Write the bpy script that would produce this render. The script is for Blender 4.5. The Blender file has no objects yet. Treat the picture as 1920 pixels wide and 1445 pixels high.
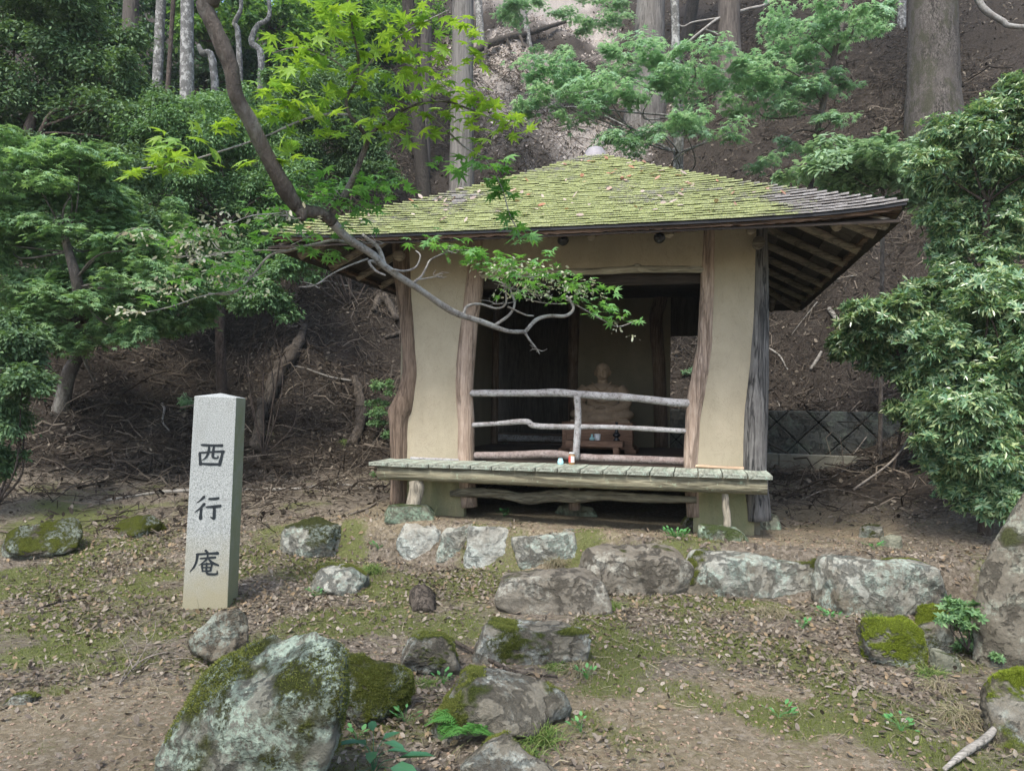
import bpy, bmesh, math, random
import numpy as np
from mathutils import Vector, Matrix
R = math.radians
random.seed(7)
SC = bpy.context.scene
COL = SC.collection

# ------------------------------------------------------------------ camera
F_PX, W_PX, H_PX = 1400.0, 1920.0, 1445.0
EYE = np.array([0.0, 0.0, 1.55])
PITCH, ROLL = math.atan(0.0246), 0.0134
_fw = np.array([0, math.cos(PITCH), math.sin(PITCH)])
_rt0 = np.array([1.0, 0, 0]); _up0 = np.cross(_rt0, _fw)
CR = math.cos(ROLL) * _rt0 + math.sin(ROLL) * _up0
CU = math.cos(ROLL) * _up0 - math.sin(ROLL) * _rt0
cam_data = bpy.data.cameras.new("camera")
cam = bpy.data.objects.new("camera", cam_data); COL.objects.link(cam)
m = Matrix.Identity(4)
for i in range(3):
    m[i][0] = CR[i]; m[i][1] = CU[i]; m[i][2] = -_fw[i]; m[i][3] = EYE[i]
cam.matrix_world = m
cam_data.sensor_width = 36.0
cam_data.lens = 36.0 * F_PX / W_PX
cam_data.clip_start = 0.05
cam_data.clip_end = 600
SC.camera = cam

# ------------------------------------------------------------------ light
SUN_EL, SUN_AZ = 58.0, 205.0      # azimuth clockwise from +Y: the sun stands behind the camera, a little to the left
world = bpy.data.worlds.new("World"); SC.world = world
world.use_nodes = True
wn = world.node_tree
bg = wn.nodes["Background"]
sky = wn.nodes.new("ShaderNodeTexSky"); sky.sky_type = 'NISHITA'; sky.sun_disc = False
sky.sun_elevation = R(SUN_EL); sky.sun_rotation = R(SUN_AZ)
sky.air_density = 1.0; sky.dust_density = 2.5; sky.ozone_density = 0.6
wn.links.new(sky.outputs[0], bg.inputs[0])
bg.inputs[1].default_value = 0.15
sun_d = bpy.data.lights.new("sun", 'SUN'); sun_d.energy = 1.5; sun_d.angle = R(14); sun_d.color = (1.0, 0.965, 0.90)
sun = bpy.data.objects.new("sun", sun_d); COL.objects.link(sun)
_az, _el = R(SUN_AZ), R(SUN_EL)
sdir = Vector((math.sin(_az) * math.cos(_el), math.cos(_az) * math.cos(_el), math.sin(_el)))
sun.rotation_euler = sdir.to_track_quat('Z', 'Y').to_euler()
sun.location = (0, -5, 20)
SC.view_settings.view_transform = 'Standard'
SC.view_settings.look = 'None'
SC.view_settings.gamma = 1.0
SC.view_settings.use_curve_mapping = False
SC.view_settings.exposure = 1.42
SC.render.engine = 'CYCLES'
SC.cycles.max_bounces = 6; SC.cycles.diffuse_bounces = 3; SC.cycles.glossy_bounces = 2
SC.cycles.transmission_bounces = 4
try:
    SC.cycles.use_denoising = True
except Exception:
    pass

# ------------------------------------------------------------------ rays: a pixel of the photograph to a point at a real distance
def ray(px, py):
    d = _fw + CR * ((px - W_PX / 2) / F_PX) + CU * ((H_PX / 2 - py) / F_PX)
    return d
def P(px, py, Y):
    d = ray(px, py)
    return EYE + d * (Y / d[1])
HUT_O = np.array([-1.125, 7.57, 0.0]); HUT_A = R(-13.8)
HU = np.array([math.cos(HUT_A), math.sin(HUT_A), 0]); HV = np.array([-math.sin(HUT_A), math.cos(HUT_A), 0])
HW = 3.44
def to_local(p):
    q = np.asarray(p) - HUT_O
    return np.array([q @ HU, q @ HV, q[2]])
def to_world(u, v, z):
    return HUT_O + HU * u + HV * v + np.array([0, 0, z])
def HP(px, py, v):
    """point of the hut's own frame where the sight line meets the plane at depth v"""
    d = ray(px, py)
    t = ((HUT_O - EYE) @ HV + v) / (d @ HV)
    return to_local(EYE + d * t)
def HPZ(px, py, z):
    d = ray(px, py); t = (z - EYE[2]) / d[2]
    return to_local(EYE + d * t)

# ------------------------------------------------------------------ noise
def _hash(ix, iy, iz, seed):
    h = (ix.astype(np.int64) * 374761393 + iy.astype(np.int64) * 668265263 + iz.astype(np.int64) * 2147483647 + seed * 1274126177) & 0xFFFFFFFF
    h = ((h ^ (h >> 13)) * 1274126177) & 0xFFFFFFFF
    h = (h ^ (h >> 16)) & 0xFFFFFFFF
    return h.astype(np.float64) / 0xFFFFFFFF
def vnoise(p, seed=0):
    p = np.asarray(p, float)
    i = np.floor(p); f = p - i; f = f * f * (3 - 2 * f)
    x, y, z = i[:, 0], i[:, 1], i[:, 2]
    out = 0
    for dx in (0, 1):
        wx = f[:, 0] if dx else 1 - f[:, 0]
        for dy in (0, 1):
            wy = f[:, 1] if dy else 1 - f[:, 1]
            for dz in (0, 1):
                wz = f[:, 2] if dz else 1 - f[:, 2]
                out = out + wx * wy * wz * _hash(x + dx, y + dy, z + dz, seed)
    return out * 2 - 1
def fbm(p, octv=4, seed=0, gain=0.5):
    p = np.asarray(p, float); a, s, out = 1.0, 1.0, 0
    for k in range(octv):
        out = out + a * vnoise(p * s + k * 17.3, seed + k); a *= gain; s *= 2.03
    return out
def sm(x, a, b):
    t = np.clip((np.asarray(x, float) - a) / (b - a), 0, 1)
    return t * t * (3 - 2 * t)

# ------------------------------------------------------------------ the ground as a height function
def foot_y(x):
    x = np.asarray(x, float)
    return 11.6 + 1.1 * (sm(x, -0.5, 0.8) - sm(x, 5.0, 6.8)) - 0.10 * np.clip(-2 - x, 0, 30) ** 1.35 - 0.25 * np.clip(x - 4.6, 0, 30) ** 1.2
def ground_z(x, y):
    x = np.asarray(x, float); y = np.asarray(y, float)
    dx, dy = x - HUT_O[0], y - HUT_O[1]
    u = dx * HU[0] + dy * HU[1]; v = dx * HV[0] + dy * HV[1]
    z = 0.035 * np.clip(y - 3.2, -4, 5)
    w = sm(u, -1.2, 0.1)
    e = -0.93 + 0.15 * (1 - sm(u, 2.1, 2.6)) + 0.03 * np.sin(u * 3.1)
    step = 0.34 * sm(v, e - 0.05, e + 0.12)
    ramp = 0.29 * sm(v, -2.0, 1.2)
    z = z + w * step + (1 - w) * ramp
    z = z - w * (0.113 * np.clip(v + 0.6, 0, 0.6) + 0.03 * np.clip(v, 0, 1.4))
    z = z + 0.18 * sm(v, 1.2, 5.2) + 0.18 * sm(v, 1.2, 5.2) * sm(-u, 0, 2)
    z = z + 0.55 * sm(x, 4.2, 6.5) * sm(y, 4.0, 8.0) + 0.25 * sm(x, 3.0, 4.6) * sm(y, 6.0, 8.0) * (1 - sm(y, 9.0, 11.0))
    z = z + 0.25 * sm(-x, 4.0, 8.0)
    s = y - foot_y(x)
    k = 0.45
    hill = np.where(s > 8, s, k * np.log1p(np.exp(np.clip(s / k, -40, 40))))
    slope = 0.85 - 0.22 * sm(-x, 4.0, 13.0)
    z = z + hill * slope
    hm = sm(s, -0.5, 2.0)
    # bank held by the stone wall
    wall = sm(v, 5.42, 5.50) * (sm(u, -0.3, 0.0) - sm(u, 4.95, 5.3))
    z = z + np.where(v < 5.9, wall * np.clip(1.50 - z, 0, 1), wall * np.clip(1.50 - z, 0, 1))
    q = np.stack([x, y, np.zeros_like(x)], -1).reshape(-1, 3)
    n1 = fbm(q * 0.55, 3, 3).reshape(x.shape); n2 = fbm(q * 2.3, 3, 9).reshape(x.shape)
    z = z + hm * (0.38 * n1 + 0.19 * n2) + (1 - hm) * (0.020 * n1 + 0.012 * n2)
    return z
def gz(x, y):
    return float(ground_z(np.array([x]), np.array([y]))[0])
def hit(px, py, ymin=1.5, ymax=70):
    d = ray(px, py); d = d / d[1]
    ys = np.concatenate([np.arange(ymin, 14, 0.02), np.arange(14, ymax, 0.08)])
    pts = EYE + d * ys[:, None]
    b = pts[:, 2] < ground_z(pts[:, 0], pts[:, 1])
    k = int(np.argmax(b)) if b.any() else len(ys) - 1
    p = pts[k].copy(); p[2] = gz(p[0], p[1])
    return p

# ------------------------------------------------------------------ meshes
def np_mesh(name, V, faces, mat, parent=None, smooth=True, attrs=None, loc=None):
    """faces: list of (m,k) integer arrays"""
    V = np.asarray(V, np.float32)
    me = bpy.data.meshes.new(name)
    me.vertices.add(len(V)); me.vertices.foreach_set("co", V.ravel())
    faces = [np.asarray(f, np.int32) for f in faces if len(f)]
    tot = sum(f.size for f in faces); nf = sum(len(f) for f in faces)
    me.loops.add(tot); me.polygons.add(nf)
    me.loops.foreach_set("vertex_index", np.concatenate([f.ravel() for f in faces]))
    ls, st = [], 0
    for f in faces:
        ls.append(st + np.arange(len(f)) * f.shape[1]); st += f.size
    me.polygons.foreach_set("loop_start", np.concatenate(ls).astype(np.int32))
    me.polygons.foreach_set("use_smooth", np.full(nf, smooth))
    for k, a in (attrs or {}).items():
        at = me.attributes.new(k, 'FLOAT', 'POINT'); at.data.foreach_set("value", np.asarray(a, np.float32))
    me.update(calc_edges=True); me.validate()
    if mat: me.materials.append(mat)
    o = bpy.data.objects.new(name, me); COL.objects.link(o)
    if parent: o.parent = parent
    if loc is not None: o.location = loc
    return o
class MB:
    def __init__(s): s.V, s.F, s.n = [], {}, 0
    def add(s, V, faces):
        V = np.asarray(V, float).reshape(-1, 3)
        for f in faces:
            f = np.asarray(f, int)
            if f.ndim == 1: f = f[None]
            if f.size: s.F.setdefault(f.shape[1], []).append(f + s.n)
        s.V.append(V); s.n += len(V); return s
    def box(s, c, size, rot=None, jit=0.0):
        h = np.array(size) / 2
        V = np.array([[x, y, z] for x in (-1, 1) for y in (-1, 1) for z in (-1, 1)], float) * h
        if jit: V += np.random.default_rng(s.n + 1).uniform(-jit, jit, V.shape)
        if rot is not None: V = V @ np.array(rot).T
        return s.add(V + np.array(c), [[[0, 1, 3, 2], [4, 6, 7, 5], [0, 4, 5, 1], [2, 3, 7, 6], [0, 2, 6, 4], [1, 5, 7, 3]]])
    def tube(s, pts, rad, seg=10, rough=0.0, seed=0, cap=True, squash=None, freq=6.0):
        V, F = tube(pts, rad, seg, rough, seed, cap, squash, freq); return s.add(V, F)
    def lathe(s, prof, c=(0, 0, 0), seg=20):
        prof = np.array(prof, float); a = np.linspace(0, 2 * np.pi, seg, endpoint=False)
        V = np.concatenate([np.stack([r * np.cos(a), r * np.sin(a), np.full(seg, z)], 1) for r, z in prof]) + np.array(c)
        F = [[i * seg + j, i * seg + (j + 1) % seg, (i + 1) * seg + (j + 1) % seg, (i + 1) * seg + j] for i in range(len(prof) - 1) for j in range(seg)]
        s.add(V, [F]); s.F.setdefault(seg, []).append(np.array([list(range(seg))[::-1]]) + s.n - len(V))
        s.F[seg].append(np.array([list(range((len(prof) - 1) * seg, len(prof) * seg))]) + s.n - len(V)); return s
    def prism(s, poly, y0, y1):
        """outline in x,z swept from y0 to y1"""
        n = len(poly); V = [[p[0], y0, p[1]] for p in poly] + [[p[0], y1, p[1]] for p in poly]
        return s.add(V, [[list(range(n))], [list(range(n, 2 * n))[::-1]], [[i, n + i, n + (i + 1) % n, (i + 1) % n] for i in range(n)]])
    def build(s, name, mat, parent=None, smooth=False, bevel=0.0):
        o = np_mesh(name, np.concatenate(s.V), [np.concatenate(f) for f in s.F.values()], mat, parent, smooth)
        if bevel:
            b = o.modifiers.new("bevel", 'BEVEL'); b.width = bevel; b.segments = 2; b.limit_method = 'ANGLE'; b.angle_limit = R(40)
        return o
def catmull(pts, n):
    pts = np.asarray(pts, float)
    if len(pts) < 3: 
        t = np.linspace(0, 1, n)[:, None]; return pts[0] * (1 - t) + pts[-1] * t
    q = np.vstack([2 * pts[0] - pts[1], pts, 2 * pts[-1] - pts[-2]])
    u = np.linspace(0, len(pts) - 1, n); i = np.clip(np.floor(u).astype(int), 0, len(pts) - 2); t = (u - i)[:, None]
    a, b, c, d = q[i], q[i + 1], q[i + 2], q[i + 3]
    return 0.5 * ((2 * b) + (-a + c) * t + (2 * a - 5 * b + 4 * c - d) * t ** 2 + (-a + 3 * b - 3 * c + d) * t ** 3)
def tube(pts, rad, seg=10, rough=0.0, seed=0, cap=True, squash=None, freq=6.0):
    pts = np.asarray(pts, float); n = len(pts); rad = np.broadcast_to(np.asarray(rad, float), (n,))
    T = np.gradient(pts, axis=0); T /= np.linalg.norm(T, axis=1)[:, None] + 1e-12
    ref = np.array([0, 0, 1.0]) if abs(T[0][2]) < 0.8 else np.array([1.0, 0, 0])
    N = np.cross(T[0], ref); N /= np.linalg.norm(N); rings = []
    a = np.linspace(0, 2 * np.pi, seg, endpoint=False)
    for i in range(n):
        N = N - T[i] * (N @ T[i]); N /= np.linalg.norm(N) + 1e-12; B = np.cross(T[i], N)
        ca, sa = np.cos(a), np.sin(a)
        if squash: sa = sa * squash
        rings.append(pts[i] + rad[i] * (ca[:, None] * N + sa[:, None] * B))
    V = np.concatenate(rings)
    if rough:
        C = np.repeat(pts, seg, 0); d = V - C
        V = C + d * (1 + rough * fbm(V * freq + seed * 3.7, 3, seed))[:, None]
    i = np.arange(n - 1)[:, None] * seg; j = np.arange(seg)[None]; j2 = (j + 1) % seg
    F = [np.stack([i + j, i + j2, i + seg + j2, i + seg + j], -1).reshape(-1, 4)]
    if cap:
        F.append(np.array([list(range(seg))[::-1], list(range((n - 1) * seg, n * seg))]))
    return V, F
def spline_tube(ctrl, rads, n=24, seg=10, rough=0.05, seed=0, squash=None, freq=6.0):
    r = np.interp(np.linspace(0, 1, n), np.linspace(0, 1, len(rads)), rads)
    return tube(catmull(ctrl, n), r, seg, rough, seed, True, squash, freq)
def tag(o, label=None, cat=None, group=None, kind=None):
    if label: o["label"] = label
    if cat: o["category"] = cat
    if group: o["group"] = group
    if kind: o["kind"] = kind
    return o
def empty(name, loc=(0, 0, 0), rz=0.0):
    o = bpy.data.objects.new(name, None); COL.objects.link(o); o.location = loc; o.rotation_euler = (0, 0, rz)
    o.empty_display_size = 0.2; return o
# ------------------------------------------------------------------ materials
class NT:
    def __init__(s, name):
        s.m = bpy.data.materials.new(name); s.m.use_nodes = True; s.t = s.m.node_tree
        s.b = s.t.nodes["Principled BSDF"]; s.out = s.t.nodes["Material Output"]
    def n(s, typ, **kw):
        nd = s.t.nodes.new(typ)
        for k, v in kw.items():
            if k.startswith("_"): nd.inputs[int(k[1:])].default_value = v
            else: setattr(nd, k, v)
        return nd
    def l(s, a, b): s.t.links.new(a, b)
    def coord(s, scale=(1, 1, 1), src="Object"):
        tc = s.n("ShaderNodeTexCoord"); mp = s.n("ShaderNodeMapping"); mp.inputs[3].default_value = scale
        s.l(tc.outputs[src], mp.inputs[0]); return mp.outputs[0]
    def noise(s, vec, scale, detail=6, rough=0.6, dist=0.0):
        nd = s.n("ShaderNodeTexNoise"); nd.inputs["Scale"].default_value = scale; nd.inputs["Detail"].default_value = detail
        nd.inputs["Roughness"].default_value = rough; nd.inputs["Distortion"].default_value = dist
        if vec is not None: s.l(vec, nd.inputs["Vector"])
        return nd.outputs[0]
    def vor(s, vec, scale, feature='F1', out=0):
        nd = s.n("ShaderNodeTexVoronoi", feature=feature); nd.inputs["Scale"].default_value = scale
        s.l(vec, nd.inputs["Vector"]); return nd.outputs[out]
    def ramp(s, fac, stops):
        nd = s.n("ShaderNodeValToRGB"); e = nd.color_ramp.elements
        while len(e) < len(stops): e.new(0.5)
        for k, (p, c) in enumerate(stops):
            e[k].position = p; e[k].color = (*c, 1) if not isinstance(c, (int, float)) else (c, c, c, 1)
        s.l(fac, nd.inputs[0]); return nd.outputs[0]
    def mix(s, fac, a, b, mode='MIX'):
        nd = s.n("ShaderNodeMix", data_type='RGBA', blend_type=mode)
        for sock, v in ((nd.inputs[0], fac), (nd.inputs[6], a), (nd.inputs[7], b)):
            if hasattr(v, "is_linked"): s.l(v, sock)
            elif isinstance(v, (int, float)): sock.default_value = v if sock == nd.inputs[0] else (v, v, v, 1)
            else: sock.default_value = (*v, 1)
        return nd.outputs[2]
    def math(s, op, a, b=None, c=None):
        nd = s.n("ShaderNodeMath", operation=op)
        for k, v in enumerate((a, b, c)):
            if v is None: continue
            if hasattr(v, "is_linked"): s.l(v, nd.inputs[k])
            else: nd.inputs[k].default_value = v
        return nd.outputs[0]
    def attr(s, name):
        nd = s.n("ShaderNodeAttribute", attribute_name=name); return nd.outputs["Fac"]
    def bump(s, h, strength=0.5, dist=0.02):
        nd = s.n("ShaderNodeBump"); nd.inputs["Strength"].default_value = strength; nd.inputs["Distance"].default_value = dist
        s.l(h, nd.inputs["Height"]); s.l(nd.outputs[0], s.b.inputs["Normal"]); return nd
    def done(s, color=None, rough=0.8, spec=0.3):
        if color is not None:
            if hasattr(color, "is_linked"): s.l(color, s.b.inputs["Base Color"])
            else: s.b.inputs["Base Color"].default_value = (*color, 1)
        if hasattr(rough, "is_linked"): s.l(rough, s.b.inputs["Roughness"])
        else: s.b.inputs["Roughness"].default_value = rough
        s.b.inputs["Specular IOR Level"].default_value = spec
        return s.m
def up_facing(t, lo, hi):
    g = t.n("ShaderNodeNewGeometry"); sx = t.n("ShaderNodeSeparateXYZ"); t.l(g.outputs["Normal"], sx.inputs[0])
    mr = t.n("ShaderNodeMapRange"); mr.inputs[1].default_value = lo; mr.inputs[2].default_value = hi
    t.l(sx.outputs[2], mr.inputs[0]); return mr.outputs[0]

def wood(name, dark, light, axis='z', crack=(0.03, 0.025, 0.02), lichen=0.0, lich_col=(0.5, 0.52, 0.5), scale=1.0, cracks=0.5, rough=0.85):
    t = NT(name); k = {'x': (0.07, 1, 1), 'y': (1, 0.07, 1), 'z': (1, 1, 0.07)}[axis]
    c = t.coord(tuple(v * scale for v in k))
    g = t.noise(c, 22, 8, 0.65, 0.3); col = t.ramp(g, [(0.3, dark), (0.68, light)])
    fine = t.noise(c, 90, 4, 0.7); col = t.mix(0.5, col, t.ramp(fine, [(0.36, tuple(v * 0.6 for v in dark)), (0.62, tuple(min(1, v * 1.12) for v in light))]), 'MIX')
    big = t.noise(t.coord((1, 1, 1)), 2.2, 4, 0.6); col = t.mix(t.ramp(big, [(0.35, 0.0), (0.75, 0.55)]), col, tuple(v * 0.55 for v in dark))
    cr = t.noise(c, 9, 5, 0.6, 0.6); ck = t.ramp(t.math('ABSOLUTE', t.math('SUBTRACT', cr, 0.5)), [(0.0, 1.0), (0.036, 0.0)])
    ck = t.math('MULTIPLY', ck, cracks); col = t.mix(ck, col, crack)
    if lichen:
        ln = t.noise(t.coord((1, 1, 1)), 16, 8, 0.75); col = t.mix(t.ramp(ln, [(0.62 - lichen * 0.3, 0.0), (0.70 - lichen * 0.3, 1.0)]), col, lich_col)
    h = t.math('SUBTRACT', t.math('ADD', t.math('MULTIPLY', g, 0.7), t.math('MULTIPLY', fine, 0.3)), ck)
    t.bump(h, 0.8, 0.012)
    return t.done(col, rough, 0.2)
def lichen_log(name, axis='x', light=(0.52, 0.50, 0.50), dark=(0.16, 0.13, 0.12), pink=(0.33, 0.24, 0.22)):
    t = NT(name); c = t.coord((1, 1, 1))
    n1 = t.noise(c, 38, 8, 0.8); n2 = t.noise(c, 9, 6, 0.7); v = t.vor(c, 70)
    col = t.mix(t.ramp(n2, [(0.4, 0.0), (0.62, 1.0)]), light, pink)
    col = t.mix(t.ramp(n1, [(0.36, 1.0), (0.50, 0.0)]), col, dark)
    col = t.mix(t.ramp(v, [(0.05, 0.7), (0.25, 0.0)]), col, tuple(x * 1.25 for x in light))
    t.bump(t.math('ADD', n1, n2), 0.9, 0.012); return t.done(col, 0.9, 0.15)
def bark(name, dark, light, kind='strip', moss=0.0, mosscol=(0.05, 0.075, 0.02)):
    t = NT(name); c = t.coord((1, 1, 0.06) if kind == 'strip' else (1, 1, 0.5))
    g = t.noise(c, 26 if kind == 'strip' else 34, 8, 0.7, 0.4)
    col = t.ramp(g, [(0.38, dark), (0.60, light)])
    g2 = t.noise(t.coord((1, 1, 0.16)), 11, 8, 0.75, 0.8); col = t.mix(t.ramp(g2, [(0.40, 0.75), (0.52, 0.0)]), col, tuple(v * 0.7 for v in dark))
    big = t.noise(t.coord((1, 1, 0.4)), 3.0, 5, 0.6)
    col = t.mix(t.ramp(big, [(0.4, 0.0), (0.62, 0.8)]), col, tuple(v * 0.6 for v in light), 'MIX')
    if kind == 'spot':
        v = t.noise(t.coord((1, 1, 0.8)), 9, 8, 0.75); col = t.mix(t.ramp(v, [(0.5, 0.0), (0.58, 0.85)]), col, tuple(min(1, x * 1.9) for x in light))
    if moss:
        mn = t.noise(t.coord((1, 1, 0.5)), 3.5, 7, 0.7); col = t.mix(t.ramp(mn, [(0.62 - moss * 0.3, 0.0), (0.72 - moss * 0.3, 0.8)]), col, mosscol)
    t.bump(g, 1.0, 0.03); return t.done(col, 0.9, 0.15)
def leaf_mat(name, cols, trans=0.35, rough=0.45, spec=0.4, tint=None):
    t = NT(name); g = t.n("ShaderNodeNewGeometry"); n = len(cols)
    col = t.ramp(g.outputs["Random Per Island"], [(k / max(1, n - 1), c) for k, c in enumerate(cols)])
    big = t.noise(t.coord((1, 1, 1)), 1.6, 3, 0.6)
    col = t.mix(t.ramp(big, [(0.35, 0.0), (0.7, 0.45)]), col, tuple(x * 0.7 for x in cols[0]))
    t.done(col, rough, spec)
    tr = t.n("ShaderNodeBsdfTranslucent"); tc = t.mix(1.0, col, tint or (1.25, 1.3, 0.55), 'MULTIPLY'); t.l(tc, tr.inputs[0])
    mx = t.n("ShaderNodeMixShader"); mx.inputs[0].default_value = trans
    t.l(t.b.outputs[0], mx.inputs[1]); t.l(tr.outputs[0], mx.inputs[2]); t.l(mx.outputs[0], t.out.inputs[0])
    return t.m
def rock_mat(name, base=(0.17, 0.15, 0.12), dark=(0.07, 0.06, 0.05), lichen=0.3, moss=0.3, lcol=(0.40, 0.46, 0.40), pale=0.0, mosscol=(0.075, 0.095, 0.015), seed=0.0, palecol=(0.50, 0.52, 0.47)):
    t = NT(name); tc = t.n("ShaderNodeTexCoord"); mp = t.n("ShaderNodeMapping"); mp.inputs[1].default_value = (seed * 3.1, seed * 1.7, seed)
    t.l(tc.outputs["Object"], mp.inputs[0]); c = mp.outputs[0]
    n1 = t.noise(c, 5, 8, 0.65); n2 = t.noise(c, 28, 8, 0.75)
    col = t.ramp(n1, [(0.3, dark), (0.62, base)]); col = t.mix(0.45, col, t.ramp(n2, [(0.3, dark), (0.7, tuple(v * 1.35 for v in base))]))
    if pale:
        pn = t.noise(c, 2.6, 8, 0.58, 0.0); col = t.mix(t.ramp(pn, [(0.60 - 0.34 * pale, 0.0), (0.80 - 0.34 * pale, 0.9)]), col, t.mix(t.ramp(n2, [(0.35, 0.0), (0.65, 1.0)]), tuple(v * 0.62 for v in palecol), palecol))
    ck = t.noise(c, 2.6, 10, 0.66, 0.25); col = t.mix(t.ramp(t.math('ABSOLUTE', t.math('SUBTRACT', ck, 0.5)), [(0.0, 0.4), (0.006, 0.0)]), col, tuple(v * 0.35 for v in dark))
    stn = t.noise(c, 2.0, 8, 0.60, 0.0); col = t.mix(t.ramp(stn, [(0.44, 0.0), (0.68, 0.45)]), col, t.mix(t.ramp(n2, [(0.35, 0.0), (0.65, 1.0)]), dark, (0.15, 0.125, 0.085)))
    lo = None
    if lichen:
        l1 = t.noise(c, 4.5, 5, 0.6); l2 = t.noise(c, 34, 7, 0.8)
        lf = t.math('MULTIPLY', t.ramp(l1, [(0.58 - 0.25 * lichen, 0.0), (0.66 - 0.25 * lichen, 1.0)]), t.ramp(l2, [(0.44, 0.0), (0.52, 1.0)]))
        col = t.mix(lf, col, t.mix(t.ramp(n2, [(0.4, 0.0), (0.6, 1.0)]), tuple(v * 0.75 for v in lcol), lcol)); lo = lf
    h = t.math('SUBTRACT', t.math('ADD', n1, t.math('MULTIPLY', n2, 0.6)), t.ramp(t.math('ABSOLUTE', t.math('SUBTRACT', ck, 0.5)), [(0.0, 0.6), (0.03, 0.0)]))
    if moss:
        mn = t.noise(c, 3.4, 8, 0.72); up = up_facing(t, -0.35, 0.75)
        mf = t.ramp(t.math('ADD', t.attr('moss'), t.math('MULTIPLY', t.math('SUBTRACT', mn, 0.5), 0.9)), [(0.40, 0.0), (0.58, 1.0)])
        if lo is not None: mf = t.math('MULTIPLY', mf, t.math('SUBTRACT', 1.0, t.math('MULTIPLY', lo, 0.85)))
        mnn = t.noise(c, 90, 4, 0.8); mcol = t.ramp(mnn, [(0.3, tuple(v * 0.45 for v in mosscol)), (0.68, tuple(v * 1.5 for v in mosscol))])
        col = t.mix(mf, col, mcol); h = t.math('ADD', h, t.math('MULTIPLY', t.math('MULTIPLY', mf, mnn), 1.4))
    t.bump(h, 1.0, 0.04); return t.done(col, 0.92, 0.15)
def plain(name, col, rough=0.6, spec=0.3, var=0.15, scale=20, bump=0.2):
    t = NT(name); n = t.noise(t.coord((1, 1, 1)), scale, 6, 0.7)
    c = t.ramp(n, [(0.3, tuple(v * (1 - var) for v in col)), (0.7, tuple(min(1, v * (1 + var)) for v in col))])
    if bump: t.bump(n, bump, 0.01)
    return t.done(c, rough, spec)
def plaster(name, col, grime):
    t = NT(name); c = t.coord((1, 1, 1)); n = t.noise(c, 3.0, 6, 0.6); f = t.noise(c, 140, 4, 0.8); v = t.vor(c, 55)
    a = t.ramp(n, [(0.3, tuple(x * 0.88 for x in col)), (0.7, tuple(x * 1.06 for x in col))])
    a = t.mix(t.ramp(f, [(0.33, 0.75), (0.43, 0.0)]), a, tuple(x * 0.38 for x in col))
    cr = t.noise(t.coord((1, 1, 0.6)), 5.5, 7, 0.62, 0.9); a = t.mix(t.ramp(t.math('ABSOLUTE', t.math('SUBTRACT', cr, 0.5)), [(0.0, 0.5), (0.006, 0.0)]), a, tuple(x * 0.4 for x in col))
    bl = t.noise(c, 1.4, 5, 0.65, 0.4); a = t.mix(t.ramp(bl, [(0.45, 0.0), (0.7, 0.5)]), a, grime)
    a = t.mix(t.ramp(f, [(0.62, 0.0), (0.72, 0.5)]), a, tuple(min(1, x * 1.35) for x in col))
    sx = t.n("ShaderNodeSeparateXYZ"); tc = t.n("ShaderNodeTexCoord"); t.l(tc.outputs["Object"], sx.inputs[0])
    st = t.noise(t.coord((1, 1, 0.15)), 4.0, 5, 0.6)
    a = t.mix(t.ramp(st, [(0.48, 0.0), (0.72, 0.6)]), a, grime)
    t.bump(t.math('ADD', f, t.math('MULTIPLY', v, 0.4)), 0.55, 0.006); return t.done(a, 0.95, 0.1)

M = {}
M['plaster'] = plaster('clay_plaster', (0.40, 0.347, 0.25), (0.29, 0.257, 0.18))
M['plaster_low'] = plaster('mossy_plaster', (0.29, 0.26, 0.15), (0.13, 0.16, 0.08))
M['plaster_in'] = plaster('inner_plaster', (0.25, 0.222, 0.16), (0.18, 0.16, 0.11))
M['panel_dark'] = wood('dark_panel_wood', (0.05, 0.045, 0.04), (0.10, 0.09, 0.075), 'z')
M['jamb'] = wood('stripped_jamb_wood', (0.26, 0.175, 0.12), (0.50, 0.40, 0.32), 'z', (0.05, 0.03, 0.02), scale=0.9, cracks=0.55)
M['corner_left'] = wood('brown_corner_wood', (0.11, 0.075, 0.05), (0.27, 0.20, 0.15), 'z', (0.03, 0.02, 0.015))
M['corner_right'] = wood('grey_corner_wood', (0.08, 0.075, 0.07), (0.23, 0.22, 0.205), 'z', (0.02, 0.02, 0.02), cracks=0.9)
M['beam'] = wood('weathered_beam_wood', (0.15, 0.135, 0.085), (0.37, 0.34, 0.23), 'x', lichen=0.15, lich_col=(0.33, 0.38, 0.26))
M['old_log'] = wood('old_log_wood', (0.11, 0.10, 0.07), (0.30, 0.28, 0.21), 'x')
M['leg_wood'] = wood('leg_wood', (0.20, 0.175, 0.13), (0.45, 0.40, 0.31), 'z')
M['deck'] = wood('mossy_deck_wood', (0.23, 0.24, 0.19), (0.42, 0.44, 0.36), 'y', (0.06, 0.07, 0.05), lichen=0.28, lich_col=(0.42, 0.53, 0.42), cracks=0.35)
M['rail'] = lichen_log('lichen_rail_bark', light=(0.44, 0.43, 0.42), dark=(0.09, 0.08, 0.068), pink=(0.27, 0.25, 0.235))
M['sill'] = lichen_log('pink_sill_bark', light=(0.34, 0.29, 0.265), dark=(0.11, 0.085, 0.075), pink=(0.21, 0.16, 0.14))
M['lintel'] = wood('lintel_wood', (0.28, 0.25, 0.18), (0.50, 0.46, 0.36), 'x')
M['rafter'] = wood('rafter_wood', (0.17, 0.145, 0.11), (0.42, 0.36, 0.28), 'x')
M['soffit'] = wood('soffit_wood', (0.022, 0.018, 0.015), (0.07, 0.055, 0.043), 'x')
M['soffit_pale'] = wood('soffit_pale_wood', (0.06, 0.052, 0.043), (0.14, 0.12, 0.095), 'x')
M['floor_in'] = wood('inner_floor_wood', (0.10, 0.075, 0.06), (0.19, 0.15, 0.12), 'x')
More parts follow.
